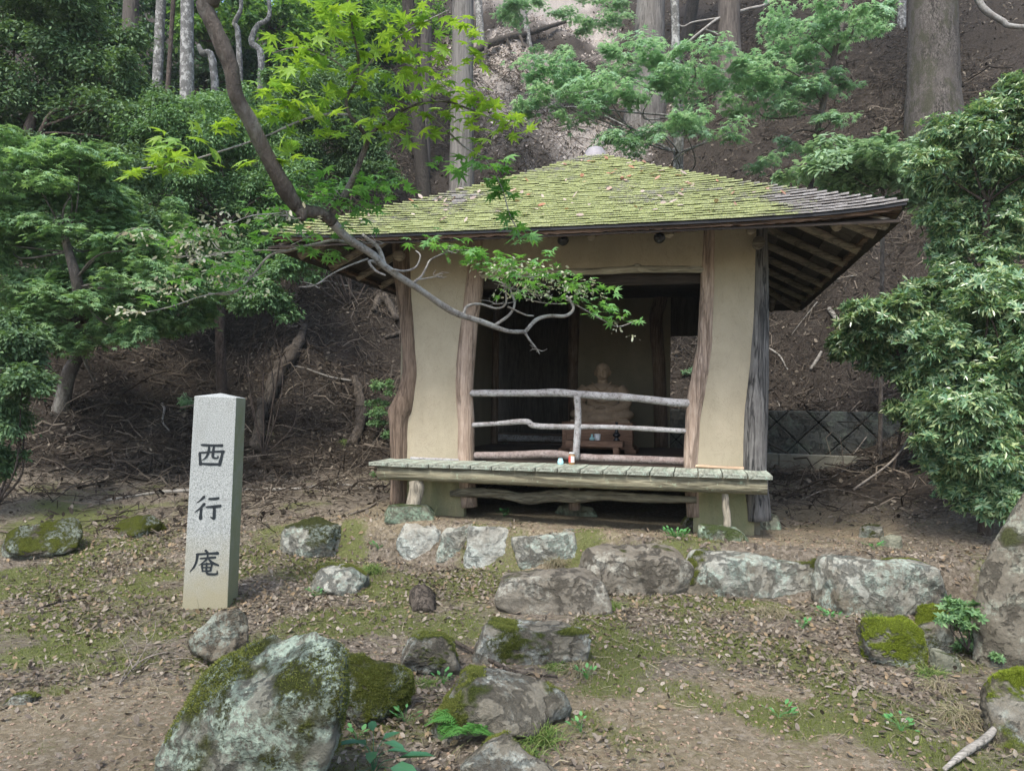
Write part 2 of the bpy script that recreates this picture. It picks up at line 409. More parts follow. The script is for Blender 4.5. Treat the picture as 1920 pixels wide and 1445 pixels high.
M['eave'] = wood('eave_bark', (0.085, 0.055, 0.038), (0.24, 0.155, 0.105), 'x', cracks=0.8)
M['black'] = plain('black_strip', (0.02, 0.02, 0.022), 0.6)
M['cedar_wood'] = wood('red_brown_wood', (0.22, 0.125, 0.08), (0.38, 0.24, 0.165), 'x', cracks=0.2)
M['statue'] = plain('carved_brown_stone', (0.30, 0.222, 0.15), 0.8, 0.2, 0.2, 14, 0.25)
M['lamp'] = plain('lamp_metal', (0.05, 0.045, 0.04), 0.5)
M['white_ceramic'] = plain('white_ceramic', (0.75, 0.77, 0.78), 0.25, 0.5, 0.03, 5, 0)
M['cyan_ceramic'] = plain('pale_cyan_glass', (0.36, 0.62, 0.64), 0.2, 0.5, 0.05, 8, 0)
M['black_ceramic'] = plain('black_ceramic', (0.02, 0.02, 0.022), 0.25, 0.5, 0.1, 8, 0)
M['red_label'] = plain('red_label_paper', (0.55, 0.09, 0.07), 0.5)
M['label_white'] = plain('white_label_paper', (0.70, 0.68, 0.64), 0.5)
M['bottle'] = plain('amber_glass', (0.30, 0.17, 0.07), 0.15, 0.6, 0.1, 8, 0)
M['cap'] = plain('pale_cap_metal', (0.6, 0.62, 0.62), 0.35)
M['cut_wood'] = wood('fresh_cut_wood', (0.50, 0.33, 0.20), (0.66, 0.50, 0.36), 'x', cracks=0.3)
M['stick'] = wood('stick_bark', (0.15, 0.125, 0.10), (0.34, 0.30, 0.25), 'x')
M['pale_stick'] = wood('pale_stick_bark', (0.19, 0.175, 0.145), (0.38, 0.355, 0.31), 'x')
M['rot'] = wood('rotten_wood', (0.035, 0.029, 0.023), (0.125, 0.104, 0.082), 'z', cracks=0.9)
M['cedar'] = bark('cedar_bark', (0.085, 0.077, 0.07), (0.29, 0.272, 0.25), 'strip')
M['cedar_brown'] = bark('cedar_brown_bark', (0.06, 0.052, 0.046), (0.185, 0.16, 0.14), 'strip')
M['dark_bark'] = bark('dark_bark', (0.025, 0.022, 0.02), (0.085, 0.075, 0.065), 'rough')
M['oak'] = bark('oak_bark', (0.024, 0.021, 0.019), (0.165, 0.148, 0.13), 'rough', 0.42, (0.055, 0.055, 0.035))
M['pale_bark'] = bark('pale_spotted_bark', (0.11, 0.105, 0.095), (0.25, 0.245, 0.23), 'spot')
M['maple_bark'] = bark('maple_bark', (0.06, 0.052, 0.045), (0.175, 0.15, 0.128), 'rough', 0.35, (0.25, 0.24, 0.21))
M['maple_twig'] = lichen_log('maple_twig_bark', light=(0.36, 0.355, 0.33), dark=(0.12, 0.105, 0.09), pink=(0.24, 0.215, 0.19))
M['shrub_bark'] = bark('shrub_bark', (0.045, 0.035, 0.03), (0.15, 0.12, 0.10), 'rough')
M['lf_ever'] = leaf_mat('dark_evergreen_leaf', [(0.070, 0.131, 0.066), (0.119, 0.206, 0.097), (0.182, 0.281, 0.127), (0.098, 0.175, 0.088)], 0.3, 0.5, 0.28)
M['lf_bush'] = leaf_mat('bush_leaf', [(0.091, 0.181, 0.083), (0.147, 0.269, 0.116), (0.231, 0.369, 0.154), (0.119, 0.225, 0.110)], 0.3, 0.48, 0.3)
M['lf_gloss'] = leaf_mat('glossy_leaf', [(0.080, 0.168, 0.090), (0.142, 0.263, 0.138), (0.246, 0.386, 0.190), (0.444, 0.515, 0.248), (0.197, 0.336, 0.181)], 0.25, 0.26, 0.6)
M['lf_maple'] = leaf_mat('green_maple_leaf', [(0.129, 0.237, 0.115), (0.212, 0.357, 0.174), (0.318, 0.473, 0.212), (0.166, 0.297, 0.154)], 0.4, 0.5, 0.3, (1.15, 1.2, 0.65))
M['lf_maple_pale'] = leaf_mat('pale_maple_leaf', [(0.20, 0.36, 0.21), (0.30, 0.48, 0.29), (0.42, 0.58, 0.38), (0.24, 0.42, 0.24)], 0.45, 0.5, 0.3, (1.15, 1.2, 0.85))
M['lf_maple_sun'] = leaf_mat('sunlit_maple_leaf', [(0.24, 0.40, 0.06), (0.32, 0.48, 0.09), (0.15, 0.30, 0.08), (0.28, 0.42, 0.05)], 0.45, 0.45, 0.3, (1.2, 1.2, 0.55))  # lit upper sprays: sunlight put into a brighter leaf colour
M['lf_maple_fore'] = leaf_mat('fresh_maple_leaf', [(0.10, 0.24, 0.07), (0.16, 0.35, 0.10), (0.22, 0.42, 0.15)], 0.45, 0.5, 0.3)
M['lf_dry'] = leaf_mat('withered_leaf', [(0.500, 0.500, 0.362), (0.650, 0.625, 0.500), (0.300, 0.425, 0.225), (0.500, 0.425, 0.275)], 0.3, 0.7, 0.2, (1, 0.95, 0.8))
M['lf_hyd'] = leaf_mat('soft_green_leaf', [(0.19, 0.30, 0.17), (0.26, 0.39, 0.23), (0.36, 0.48, 0.28)], 0.4, 0.5, 0.3, (1.1, 1.15, 0.8))
M['lf_far'] = leaf_mat('far_canopy_leaf', [(0.078, 0.169, 0.058), (0.130, 0.260, 0.078), (0.260, 0.416, 0.104)], 0.45, 0.5, 0.3)
M['lf_far_dark'] = leaf_mat('far_dark_leaf', [(0.026, 0.065, 0.033), (0.046, 0.104, 0.046), (0.078, 0.156, 0.065)], 0.3, 0.5, 0.3)
M['litter'] = leaf_mat('fallen_leaf', [(0.065, 0.053, 0.040), (0.140, 0.113, 0.086), (0.240, 0.201, 0.157), (0.360, 0.314, 0.249), (0.175, 0.147, 0.116), (0.100, 0.081, 0.060), (0.310, 0.225, 0.129), (0.220, 0.181, 0.142)], 0.12, 0.75, 0.2, (1, 0.9, 0.75))
M['litter_sun_tint'] = leaf_mat('sun_tinted_leaf', [(0.368, 0.316, 0.270), (0.621, 0.552, 0.483), (0.230, 0.190, 0.161), (0.713, 0.650, 0.586), (0.138, 0.115, 0.098)], 0.12, 0.75, 0.2, (1, 0.85, 0.7))  # dry leaves made paler still, the ridge's sunlight put into their colour
M['litter_hill'] = leaf_mat('hill_leaf_litter', [(0.022, 0.018, 0.013), (0.055, 0.043, 0.032), (0.100, 0.081, 0.060), (0.270, 0.230, 0.176), (0.040, 0.031, 0.023), (0.075, 0.059, 0.043)], 0.1, 0.75, 0.2, (1, 0.85, 0.7))  # dark litter tones, lowered further to carry the canopy's shade
M['twigs'] = leaf_mat('hill_twig_bark', [(0.026, 0.020, 0.015), (0.060, 0.048, 0.037), (0.200, 0.167, 0.130), (0.044, 0.035, 0.027), (0.104, 0.085, 0.066)], 0.0, 0.85, 0.1)
M['grass'] = leaf_mat('grass_blade', [(0.096, 0.180, 0.042), (0.168, 0.264, 0.060), (0.336, 0.336, 0.144)], 0.3, 0.6, 0.2)
M['dry_grass'] = leaf_mat('dry_grass_blade', [(0.22, 0.19, 0.11), (0.38, 0.33, 0.23), (0.18, 0.20, 0.08)], 0.25, 0.7, 0.2, (1, 0.9, 0.7))
M['mossblade'] = leaf_mat('moss_blade', [(0.10, 0.125, 0.03), (0.16, 0.195, 0.045), (0.24, 0.275, 0.085)], 0.3, 0.8, 0.1)
M['fern'] = leaf_mat('fern_leaf', [(0.072, 0.209, 0.043), (0.115, 0.274, 0.065)], 0.35, 0.5, 0.3)
M['herb'] = leaf_mat('broad_leaf', [(0.038, 0.128, 0.064), (0.060, 0.170, 0.085)], 0.2, 0.35, 0.45)
M['clover'] = leaf_mat('weed_leaf', [(0.08, 0.24, 0.08), (0.14, 0.34, 0.11)], 0.3, 0.5, 0.3)

def granite():
    t = NT('speckled_granite'); c = t.coord((1, 1, 1)); n = t.noise(c, 150, 3, 0.8); n2 = t.noise(c, 4, 6, 0.65)
    col = t.ramp(n, [(0.34, (0.085, 0.09, 0.085)), (0.44, (0.27, 0.285, 0.27)), (0.58, (0.36, 0.375, 0.355)), (0.68, (0.52, 0.535, 0.51))])
    sx = t.n("ShaderNodeSeparateXYZ"); tc = t.n("ShaderNodeTexCoord"); t.l(tc.outputs["Object"], sx.inputs[0])
    low = t.math('ADD', t.ramp(sx.outputs[2], [(0.0, 1.15), (0.75, 0.1)]), t.math('MULTIPLY', t.math('SUBTRACT', n2, 0.5), 0.9))
    col = t.mix(t.ramp(low, [(0.25, 0.0), (0.95, 0.75)]), col, (0.27, 0.235, 0.13))
    side = t.noise(c, 9, 5, 0.6); g = t.n("ShaderNodeNewGeometry"); gx = t.n("ShaderNodeSeparateXYZ"); t.l(g.outputs["Normal"], gx.inputs[0])
    col = t.mix(t.math('MULTIPLY', t.ramp(gx.outputs[0], [(0.55, 0.0), (0.75, 0.85)]), t.ramp(side, [(0.3, 0.55), (0.6, 1.0)])), col, (0.20, 0.225, 0.115))
    st = t.noise(t.coord((1, 1, 0.2)), 7, 6, 0.7); col = t.mix(t.ramp(st, [(0.55, 0.0), (0.75, 0.45)]), col, (0.17, 0.17, 0.14))
    t.bump(n, 0.25, 0.003); return t.done(col, 0.8, 0.25)
M['granite'] = granite()
M['ink'] = plain('inscription_black', (0.02, 0.025, 0.028), 0.7, 0.2, 0.3, 60, 0.1)

def roof_mat():
    t = NT('mossy_shingle'); c = t.coord((1, 1, 1)); g = t.n("ShaderNodeNewGeometry")
    rnd = g.outputs["Random Per Island"]
    n1 = t.noise(c, 1.3, 6, 0.65); n2 = t.noise(c, 14, 7, 0.75); n3 = t.noise(c, 60, 5, 0.8)
    wood_c = t.mix(t.ramp(n2, [(0.3, 0.0), (0.7, 1.0)]), (0.26, 0.245, 0.23), (0.66, 0.64, 0.625))
    wood_c = t.mix(t.math('MULTIPLY', rnd, 0.3), wood_c, (0.15, 0.12, 0.10))
    moss_c = t.ramp(n3, [(0.28, (0.16, 0.19, 0.055)), (0.5, (0.41, 0.485, 0.12)), (0.75, (0.66, 0.72, 0.31))])
    sx = t.n("ShaderNodeSeparateXYZ"); t.l(c, sx.inputs[0])
    bias = t.ramp(t.math('DIVIDE', sx.outputs[0], 4.6), [(0.0, 0.42), (0.2, 0.54), (0.60, 0.54), (0.76, 0.36), (0.93, 0.0)])
    zz = t.ramp(t.math('SUBTRACT', sx.outputs[2], 2.95), [(0.0, 0.32), (0.55, 0.26), (1.0, 0.16)])
    f = t.math('ADD', t.math('ADD', t.math('ADD', t.math('MULTIPLY', n1, 1.15), t.math('MULTIPLY', n2, 0.75)), bias), t.math('MULTIPLY', t.math('SUBTRACT', rnd, 0.5), 0.10))
    f = t.math('ADD', t.math('SUBTRACT', f, 0.62), zz)
    mf = t.math('MULTIPLY', t.ramp(f, [(0.87, 0.0), (1.22, 1.0)]), t.math('ADD', 0.5, t.math('MULTIPLY', 0.5, up_facing(t, 0.0, 0.55))))
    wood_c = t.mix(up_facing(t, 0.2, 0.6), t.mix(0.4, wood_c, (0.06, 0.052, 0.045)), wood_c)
    col = t.mix(mf, wood_c, moss_c)
    t.bump(t.math('ADD', t.math('MULTIPLY', n3, t.math('ADD', t.math('MULTIPLY', mf, 1.2), 0.3)), n2), 0.9, 0.015)
    return t.done(col, 0.95, 0.1)
M['shingle'] = roof_mat()

def ground_mat():
    t = NT('forest_floor'); c = t.coord((1, 1, 1))
    n1 = t.noise(c, 3, 8, 0.7); n2 = t.noise(c, 30, 8, 0.75); n3 = t.noise(c, 120, 5, 0.8); v = t.vor(c, 45, 'F1', 1)
    soil = t.mix(t.ramp(n2, [(0.32, 0.0), (0.68, 1.0)]), (0.12, 0.10, 0.072), (0.41, 0.35, 0.26))
    oran = t.mix(t.ramp(n3, [(0.3, 0.0), (0.7, 1.0)]), (0.20, 0.162, 0.098), (0.63, 0.52, 0.335))
    hill = t.mix(t.ramp(n2, [(0.3, 0.0), (0.72, 1.0)]), (0.014, 0.0115, 0.0095), (0.058, 0.048, 0.039))  # dark slope soil with the canopy's shade also put into its tone
    sep = t.n("ShaderNodeSeparateColor"); t.l(v, sep.inputs[0])
    spk = t.ramp(sep.outputs[0], [(0.0, (0.07, 0.056, 0.042)), (0.5, (0.20, 0.165, 0.125)), (0.8, (0.32, 0.27, 0.22)), (1.0, (0.44, 0.39, 0.33))])
    mossc = t.ramp(n3, [(0.3, (0.085, 0.10, 0.035)), (0.55, (0.19, 0.215, 0.07)), (0.8, (0.31, 0.33, 0.14))])
    col = t.mix(t.ramp(t.math('ADD', t.attr("dirt"), t.math('MULTIPLY', t.math('SUBTRACT', n2, 0.5), 1.2)), [(0.35, 0.0), (0.65, 1.0)]), soil, oran)
    col = t.mix(0.45, col, spk)
    col = t.mix(t.ramp(t.math('ADD', t.attr("moss"), t.math('MULTIPLY', t.math('SUBTRACT', n2, 0.5), 1.6)), [(0.22, 0.0), (0.70, 0.9)]), col, mossc)
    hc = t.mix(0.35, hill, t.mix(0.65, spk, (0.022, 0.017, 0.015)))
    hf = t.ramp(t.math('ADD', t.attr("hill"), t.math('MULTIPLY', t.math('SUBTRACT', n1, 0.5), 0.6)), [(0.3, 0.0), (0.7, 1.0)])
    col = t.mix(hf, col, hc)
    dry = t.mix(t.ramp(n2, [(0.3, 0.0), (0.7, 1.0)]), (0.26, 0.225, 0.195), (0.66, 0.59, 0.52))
    col = t.mix(t.attr("dry"), col, dry)  # dry attribute: sunlit patch of the ridge painted into the floor colour
    t.bump(t.math('ADD', t.math('ADD', n2, t.math('MULTIPLY', n3, 0.5)), sep.outputs[1]), 1.0, 0.03)
    return t.done(col, 0.95, 0.1)
M['ground'] = ground_mat()
# ------------------------------------------------------------------ ground sheet
def blobs(lst):
    out = []
    for px, py, r in lst:
        p = hit(px, py); out.append((p[0], p[1], r))
    return out
MOSS_B = blobs([(60, 1090, .5), (200, 1030, .45), (100, 1160, .45), (260, 1110, .3), (220, 1240, .3), (90, 990, .6), (480, 1060, .25), (560, 1010, .4), (640, 1160, .35),
                (760, 1110, .5), (880, 1080, .35), (850, 1170, .35), (1010, 1190, .3), (1150, 1180, .3), (1300, 1130, .35), (1420, 1140, .3), (1380, 1220, .4), (1480, 1250, .35),
                (1560, 1300, .3), (1640, 1360, .25), (1100, 1010, .4), (900, 985, .3), (660, 1000, .3), (1300, 1010, .3), (1180, 1240, .25), (1700, 1400, .25), (980, 1060, .3), (1130, 1290, .22),
                (700, 1100, .35), (420, 1250, .25), (150, 1210, .35), (30, 1230, .3), (330, 1080, .25), (1250, 1290, .25), (1450, 1330, .25), (560, 1080, .2), (300, 1190, .25)])
DIRT_B = blobs([(100, 1340, .45), (250, 1330, .35), (60, 1420, .45), (280, 1410, .3), (1250, 1390, .6), (1450, 1350, .45), (1350, 1430, .5), (1150, 1340, .3), (1550, 1420, .4),
                (900, 960, .5), (1100, 975, .5), (1300, 990, .5), (1500, 965, .5), (720, 960, .6), (1600, 985, .5), (1040, 1000, .4), (620, 975, .4), (170, 1390, .3), (1200, 1440, .5)])
def field(B, x, y):
    x = np.asarray(x, float); f = np.zeros_like(x)
    for bx, by, r in B: f = np.maximum(f, np.exp(-((x - bx) ** 2 + (y - by) ** 2) / (r * r) * 0.7))
    return f
def near_noise(x, y, s, seed):
    q = np.stack([np.ravel(x), np.ravel(y), np.zeros(np.size(x))], -1)
    return fbm(q * s, 4, seed).reshape(np.shape(x))
def terrace_f(x, y):
    u = (x - HUT_O[0]) * HU[0] + (y - HUT_O[1]) * HU[1]; v = (x - HUT_O[0]) * HV[0] + (y - HUT_O[1]) * HV[1]
    return sm(v, -0.85, -0.65) * (1 - sm(v, 0.4, 1.2)) * sm(u, -0.7, -0.2) * (1 - sm(u, 4.4, 5.0))
def moss_f(x, y): return np.clip(-0.45 * terrace_f(x, y) + field(MOSS_B, x, y) * 0.95 + 0.50 * near_noise(x, y, 3.4, 21) + 0.06 - 0.6 * field(DIRT_B, x, y) * (near_noise(x, y, 3.0, 5) > -0.3), 0, 1)
def dirt_f(x, y): return np.clip(0.55 * terrace_f(x, y) + field(DIRT_B, x, y) + 0.25 * near_noise(x, y, 2.2, 31) - 0.05, 0, 1)
def uneven(*segs):
    return np.unique(np.round(np.concatenate([np.arange(a, b, s) for a, b, s in segs]), 4))
gx_ = uneven((-62, -14, 4), (-14, -6, 0.35), (-6, 6.5, 0.055), (6.5, 16, 0.3), (16, 62, 4))
gy_ = uneven((-24, -4, 2.5), (-4, 1.5, 0.4), (1.5, 8.5, 0.045), (8.5, 14, 0.09), (14, 30, 0.22), (30, 46, 0.8))
GX, GY = np.meshgrid(gx_, gy_)
GZ = ground_z(GX, GY)
nx_, ny_ = len(gx_), len(gy_)
_i = np.arange(ny_ - 1)[:, None] * nx_; _j = np.arange(nx_ - 1)[None]
GF = np.stack([_i + _j, _i + _j + 1, _i + nx_ + _j + 1, _i + nx_ + _j], -1)
row = int(np.searchsorted(gy_, 9.4))
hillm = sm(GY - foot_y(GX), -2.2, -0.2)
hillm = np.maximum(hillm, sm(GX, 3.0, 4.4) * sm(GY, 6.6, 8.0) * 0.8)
def sun_tint_f(GX, GY): return sm(near_noise(GX, GY, 0.35, 91), -0.55, 0.35) * sm(GY, 19, 24) * (1 - sm(np.abs(GX - (0.6 + (GY - 20) * 0.10)), 2.5, 5.5)) * 0.95
dry = sun_tint_f(GX, GY)  # mask of the ridge patch whose sunlight is painted into the colour
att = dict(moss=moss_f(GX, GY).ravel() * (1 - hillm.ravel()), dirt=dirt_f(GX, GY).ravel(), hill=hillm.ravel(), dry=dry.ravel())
def sheet(name, r0, r1):
    n = (r1 - r0 + 1) * nx_; sl = slice(r0 * nx_, r0 * nx_ + n)
    V = np.stack([GX.ravel()[sl], GY.ravel()[sl], GZ.ravel()[sl]], -1)
    F = GF[r0:r1].reshape(-1, 4) - r0 * nx_
    return tag(np_mesh(name, V, [F], M['ground'], None, True, {k: v[sl] for k, v in att.items()}), kind='structure')
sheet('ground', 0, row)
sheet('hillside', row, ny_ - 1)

# ------------------------------------------------------------------ leaf templates (length axis x, width y, normal z)
def T_oval(w=0.22, curl=-0.10, fold=0.05):
    v = [(0, 0, 0), (0.33, w, fold), (0.72, w * 0.8, fold + curl * .5), (1, 0, curl), (0.72, -w * 0.8, fold + curl * .5), (0.33, -w, fold)]
    return np.array(v, float), [np.array([[0, 3, 2, 1], [0, 5, 4, 3]])]
def T_maple(full=True):
    ang = [-128, -84, -41, 0, 41, 84, 128] if full else [-100, -48, 0, 48, 100]
    ln = [0.42, 0.78, 0.95, 1.0, 0.95, 0.78, 0.42] if full else [0.6, 0.9, 1.0, 0.9, 0.6]
    no = [0.14, 0.27, 0.36, 0.40, 0.40, 0.36, 0.27, 0.14] if full else [0.15, 0.30, 0.36, 0.36, 0.30, 0.15]
    na = [-165] + [(ang[k] + ang[k + 1]) / 2 for k in range(len(ang) - 1)] + [165]
    v = [(0, 0, 0.03)]
    for k, a in enumerate(na): v.append((no[k] * math.cos(R(a)), no[k] * math.sin(R(a)), 0.02))
    for k, a in enumerate(ang): v.append((ln[k] * math.cos(R(a)), ln[k] * math.sin(R(a)), -0.16 * ln[k]))
    m_ = len(na)
    return np.array(v, float) * 0.6, [np.array([[0, 1 + k, 1 + m_ + k, 2 + k] for k in range(len(ang))])]
def T_star5():
    v = []; F = []
    for a in (-95, -48, 0, 48, 95):
        l = 1.0 if abs(a) < 60 else 0.7; n = len(v)
        for ra, w in ((0, 0), (0.4 * l, 0.11)): pass
        c, s = math.cos(R(a)), math.sin(R(a))
        v += [(0, 0, 0), (0.45 * l * c - 0.13 * s, 0.45 * l * s + 0.13 * c, 0), (l * c, l * s, -0.14), (0.45 * l * c + 0.13 * s, 0.45 * l * s - 0.13 * c, 0)]
        F.append([n, n + 3, n + 2, n + 1])
    return np.array(v, float) * 0.62, [np.array(F)]
def T_rosette(k=8, w=0.16, up=0.35):
    v, F = [], []; b, f = T_oval(w, -0.14, 0.03)
    for i in range(k):
        a = 2 * math.pi * i / k + 0.3 * math.sin(i * 5.1); t = up * (0.5 + 0.9 * ((i * 0.37) % 1)); l = 0.82 + 0.3 * ((i * 0.61) % 1)
        q = b.copy() * l; x, z = q[:, 0] * math.cos(t) - q[:, 2] * math.sin(t), q[:, 0] * math.sin(t) + q[:, 2] * math.cos(t)
        X = x * math.cos(a) - q[:, 1] * math.sin(a); Y = x * math.sin(a) + q[:, 1] * math.cos(a)
        F.append(f[0] + len(v)); v += list(zip(X, Y, z))
    return np.array(v, float), [np.concatenate(F)]
TP = dict(oval=T_oval(), lance=T_oval(0.15, -0.14, 0.04), maple=T_maple(), maple5=T_maple(False), star=T_star5(), rosette=T_rosette(), rosette6=T_rosette(6, 0.2, 0.5), dead=T_oval(0.28, 0.22, 0.10), curl=T_oval(0.24, -0.5, -0.12))
def nrm(a): return a / (np.linalg.norm(a, axis=-1, keepdims=True) + 1e-9)
def scatter(name, mat, tmpl, pos, A, N, size, parent=None, origin=(0, 0, 0), smooth=False):
    tv, tf = TP[tmpl]; N = nrm(N); A = nrm(A - N * (A * N).sum(-1, keepdims=True)); B = np.cross(N, A)
    V = pos[:, None] - np.array(origin) + size[:, None, None] * (tv[None, :, 0, None] * A[:, None] + tv[None, :, 1, None] * B[:, None] + tv[None, :, 2, None] * N[:, None])
    k = np.arange(len(pos))[:, None, None] * len(tv)
    F = [(f[None] + k).reshape(-1, f.shape[1]) for f in tf]
    return np_mesh(name, V.reshape(-1, 3), F, mat, parent, smooth)
def ground_normal(x, y, e=0.06):
    return nrm(np.stack([-(ground_z(x + e, y) - ground_z(x - e, y)) / (2 * e), -(ground_z(x, y + e) - ground_z(x, y - e)) / (2 * e), np.ones_like(x)], -1))
def flat_scatter(name, mat, tmpl, x, y, size, rng, tilt=0.35, lift=0.006, z=None):
    n = len(x); N = ground_normal(x, y) + rng.normal(0, tilt, (n, 3)); A = rng.normal(0, 1, (n, 3))
    zz = ground_z(x, y) if z is None else z
    pos = np.stack([x, y, zz + lift + size * 0.12 * rng.random(n)], -1)
    return scatter(name, mat, tmpl, pos, A, N, size)
def strips(name, mat, P0, D, L, rad, rng, curl=0.5, segs=5, parent=None, droop=None, taper=True, up=None):
    """many thin three-sided twigs or blades of grass as one mesh"""
    n = len(P0); D = nrm(D); side = nrm(np.cross(D, rng.normal(0, 1, (n, 3)))); t = np.linspace(0, 1, segs)
    pts = P0[:, None] + L[:, None, None] * (t[None, :, None] * D[:, None] + (curl * (t ** 2 - 0.6 * t))[None, :, None] * side[:, None] * rng.normal(0, 1, (n, 1, 1)))
    if droop is not None: pts[:, :, 2] -= (droop * L)[:, None] * (t ** 2)[None]
    if rng.random() < 2 and curl > 0.3: pts += L[:, None, None] * 0.05 * rng.normal(0, 1, pts.shape)
    b2 = nrm(np.cross(D, side)); V = []
    for k in range(3):
        a = 2 * math.pi * k / 3
        r_ = rad[:, None, None] * ((1 - 0.75 * t) if taper else np.ones(segs))[None, :, None]
        V.append(pts + r_ * (math.cos(a) * side + math.sin(a) * b2)[:, None])
    V = np.stack(V, 2).reshape(n, segs * 3, 3)
    f = np.array([[i * 3 + j, i * 3 + (j + 1) % 3, (i + 1) * 3 + (j + 1) % 3, (i + 1) * 3 + j] for i in range(segs - 1) for j in range(3)])
    F = (f[None] + (np.arange(n) * segs * 3)[:, None, None]).reshape(-1, 4)
    return np_mesh(name, V.reshape(-1, 3), [F], mat, parent, False)

# ------------------------------------------------------------------ litter: too much to count
rng = np.random.default_rng(11)
LEAF_B = blobs([(520, 1050, .5), (560, 1120, .45), (480, 1150, .4), (700, 1050, .35), (840, 1100, .35), (900, 1050, .3), (1250, 1110, .4), (1180, 1150, .3), (1350, 1180, .4), (1450, 1200, .4),
                (1300, 1160, .4), (1550, 1190, .35), (230, 1060, .5), (350, 1000, .6), (120, 1130, .3), (200, 1160, .35), (60, 1280, .3), (300, 1250, .3), (780, 1290, .25), (740, 1370, .3), (620, 1030, .4),
                (1500, 1250, .35), (1620, 1280, .3), (1700, 1300, .3), (1800, 1350, .3), (820, 1420, .3), (1100, 1420, .3), (1700, 1100, .4)])
def on_bare(x, y):
    u = (x - HUT_O[0]) * HU[0] + (y - HUT_O[1]) * HU[1]; v = (x - HUT_O[0]) * HV[0] + (y - HUT_O[1]) * HV[1]
    return ~((u > -0.1) & (u < HW + 0.1) & (v > -0.3) & (v < HW + 0.1))
def spread(n, x0, x1, y0, y1, dens):
    x = rng.uniform(x0, x1, n); y = y0 + (y1 - y0) * rng.random(n); k = (rng.random(n) < dens(x, y)) & on_bare(x, y); return x[k], y[k]
x, y = spread(230000, -5.5, 5.5, 1.9, 7.8, lambda x, y: np.clip(0.12 + 0.75 * field(LEAF_B, x, y) + 0.18 * near_noise(x, y, 1.8, 44), 0.03, 1) * (1 - 0.5 * (dirt_f(x, y) > 0.5)) * (1 - 0.6 * terrace_f(x, y)) * 0.55)
tag(flat_scatter('fallen_leaves', M['litter'], 'dead', x, y, 0.013 + 0.036 * rng.random(len(x)) ** 1.5, rng, 0.45), kind='stuff')
x, y = spread(40000, -5.5, 5.5, 1.9, 7.6, lambda x, y: np.clip(0.25 + 0.5 * field(LEAF_B, x, y), 0, 1) * 0.5)
tag(flat_scatter('crumbled_leaves', M['litter'], 'curl', x, y, rng.uniform(0.012, 0.03, len(x)), rng, 0.6), kind='stuff')
x, y = spread(230000, -14, 19, 7.2, 42, lambda x, y: (0.35 + 0.65 * sm(y, 8, 10)) * np.clip(1.25 - y / 34, 0.30, 1) * np.clip(0.6 + 0.5 * near_noise(x, y, 0.9, 77), 0.1, 1) * (1 - sun_tint_f(x, y)))
tag(flat_scatter('hillside_leaf_litter', M['litter_hill'], 'dead', x, y, rng.uniform(0.022, 0.075, len(x)) * (0.8 + y / 25), rng, 0.55, 0.012), kind='stuff')
x, y = spread(9000, -11, 12, 8.5, 28, lambda x, y: np.clip(1.2 - y / 30, 0.2, 1))
N_ = ground_normal(x, y); D_ = rng.normal(0, 1, (len(x), 3)) + np.array([0.8, 0, -0.5]); D_ -= N_ * (D_ * N_).sum(-1, keepdims=True) * 0.9
tag(strips('hillside_roots', M['twigs'], np.stack([x, y, ground_z(x, y) + 0.02], -1), D_, rng.uniform(0.5, 1.7, len(x)), 0.007 + 0.016 * rng.random(len(x)) ** 2, rng, 0.8, 8), kind='stuff')
x, y = spread(60000, -7, 10, 18, 36, lambda x, y: sun_tint_f(x, y))
tag(flat_scatter('sun_tinted_ridge_litter', M['litter_sun_tint'], 'dead', x, y, rng.uniform(0.05, 0.13, len(x)), rng, 0.5, 0.012), kind='stuff')  # pale leaves painting the sunlit patch on the ridge
x, y = spread(170000, -12, 13, 7.2, 30, lambda x, y: (0.3 + 0.7 * sm(y, 9, 11)) * np.clip(1.2 - y / 32, 0.25, 1) * np.clip(0.6 + 0.6 * near_noise(x, y, 0.7, 78), 0.05, 1))
N_ = ground_normal(x, y); D_ = rng.normal(0, 1, (len(x), 3)) + np.array([0.6, 0, 0]); D_ -= N_ * (D_ * N_).sum(-1, keepdims=True) * 0.8
tag(strips('hillside_twigs', M['twigs'], np.stack([x, y, ground_z(x, y) + 0.02], -1), D_, rng.uniform(0.10, 0.75, len(x)), (0.003 + 0.009 * rng.random(len(x)) ** 2) * (0.7 + y / 28), rng, 0.7), kind='stuff')
x, y = spread(11000, -5, 5, 2.0, 7.8, lambda x, y: np.clip(0.3 + 0.5 * field(LEAF_B, x, y), 0, 1))
N_ = ground_normal(x, y); D_ = rng.normal(0, 1, (len(x), 3)); D_ -= N_ * (D_ * N_).sum(-1, keepdims=True) * 0.9
tag(strips('dry_straw', M['dry_grass'], np.stack([x, y, ground_z(x, y) + 0.008], -1), D_, rng.uniform(0.06, 0.26, len(x)), rng.uniform(0.0012, 0.0028, len(x)), rng, 0.45), kind='stuff')
x, y = spread(260000, -5, 5, 2.0, 7.4, lambda x, y: (moss_f(x, y) > 0.30 + 0.25 * rng.random(len(x))) * np.clip(1.3 - y / 8, 0.2, 1) * 0.8)
N_ = rng.normal(0, 0.45, (len(x), 3)) + np.array([0, 0, 1.0])
tag(strips('ground_moss', M['mossblade'], np.stack([x, y, ground_z(x, y) - 0.003], -1), N_, rng.uniform(0.008, 0.026, len(x)), rng.uniform(0.0016, 0.0034, len(x)), rng, 0.2, 3), kind='stuff')
x, y = spread(45000, -5, 5, 2.0, 7.2, lambda x, y: np.clip(dirt_f(x, y) * 1.2, 0.12, 1) * np.clip(1.2 - y / 9, 0, 1))
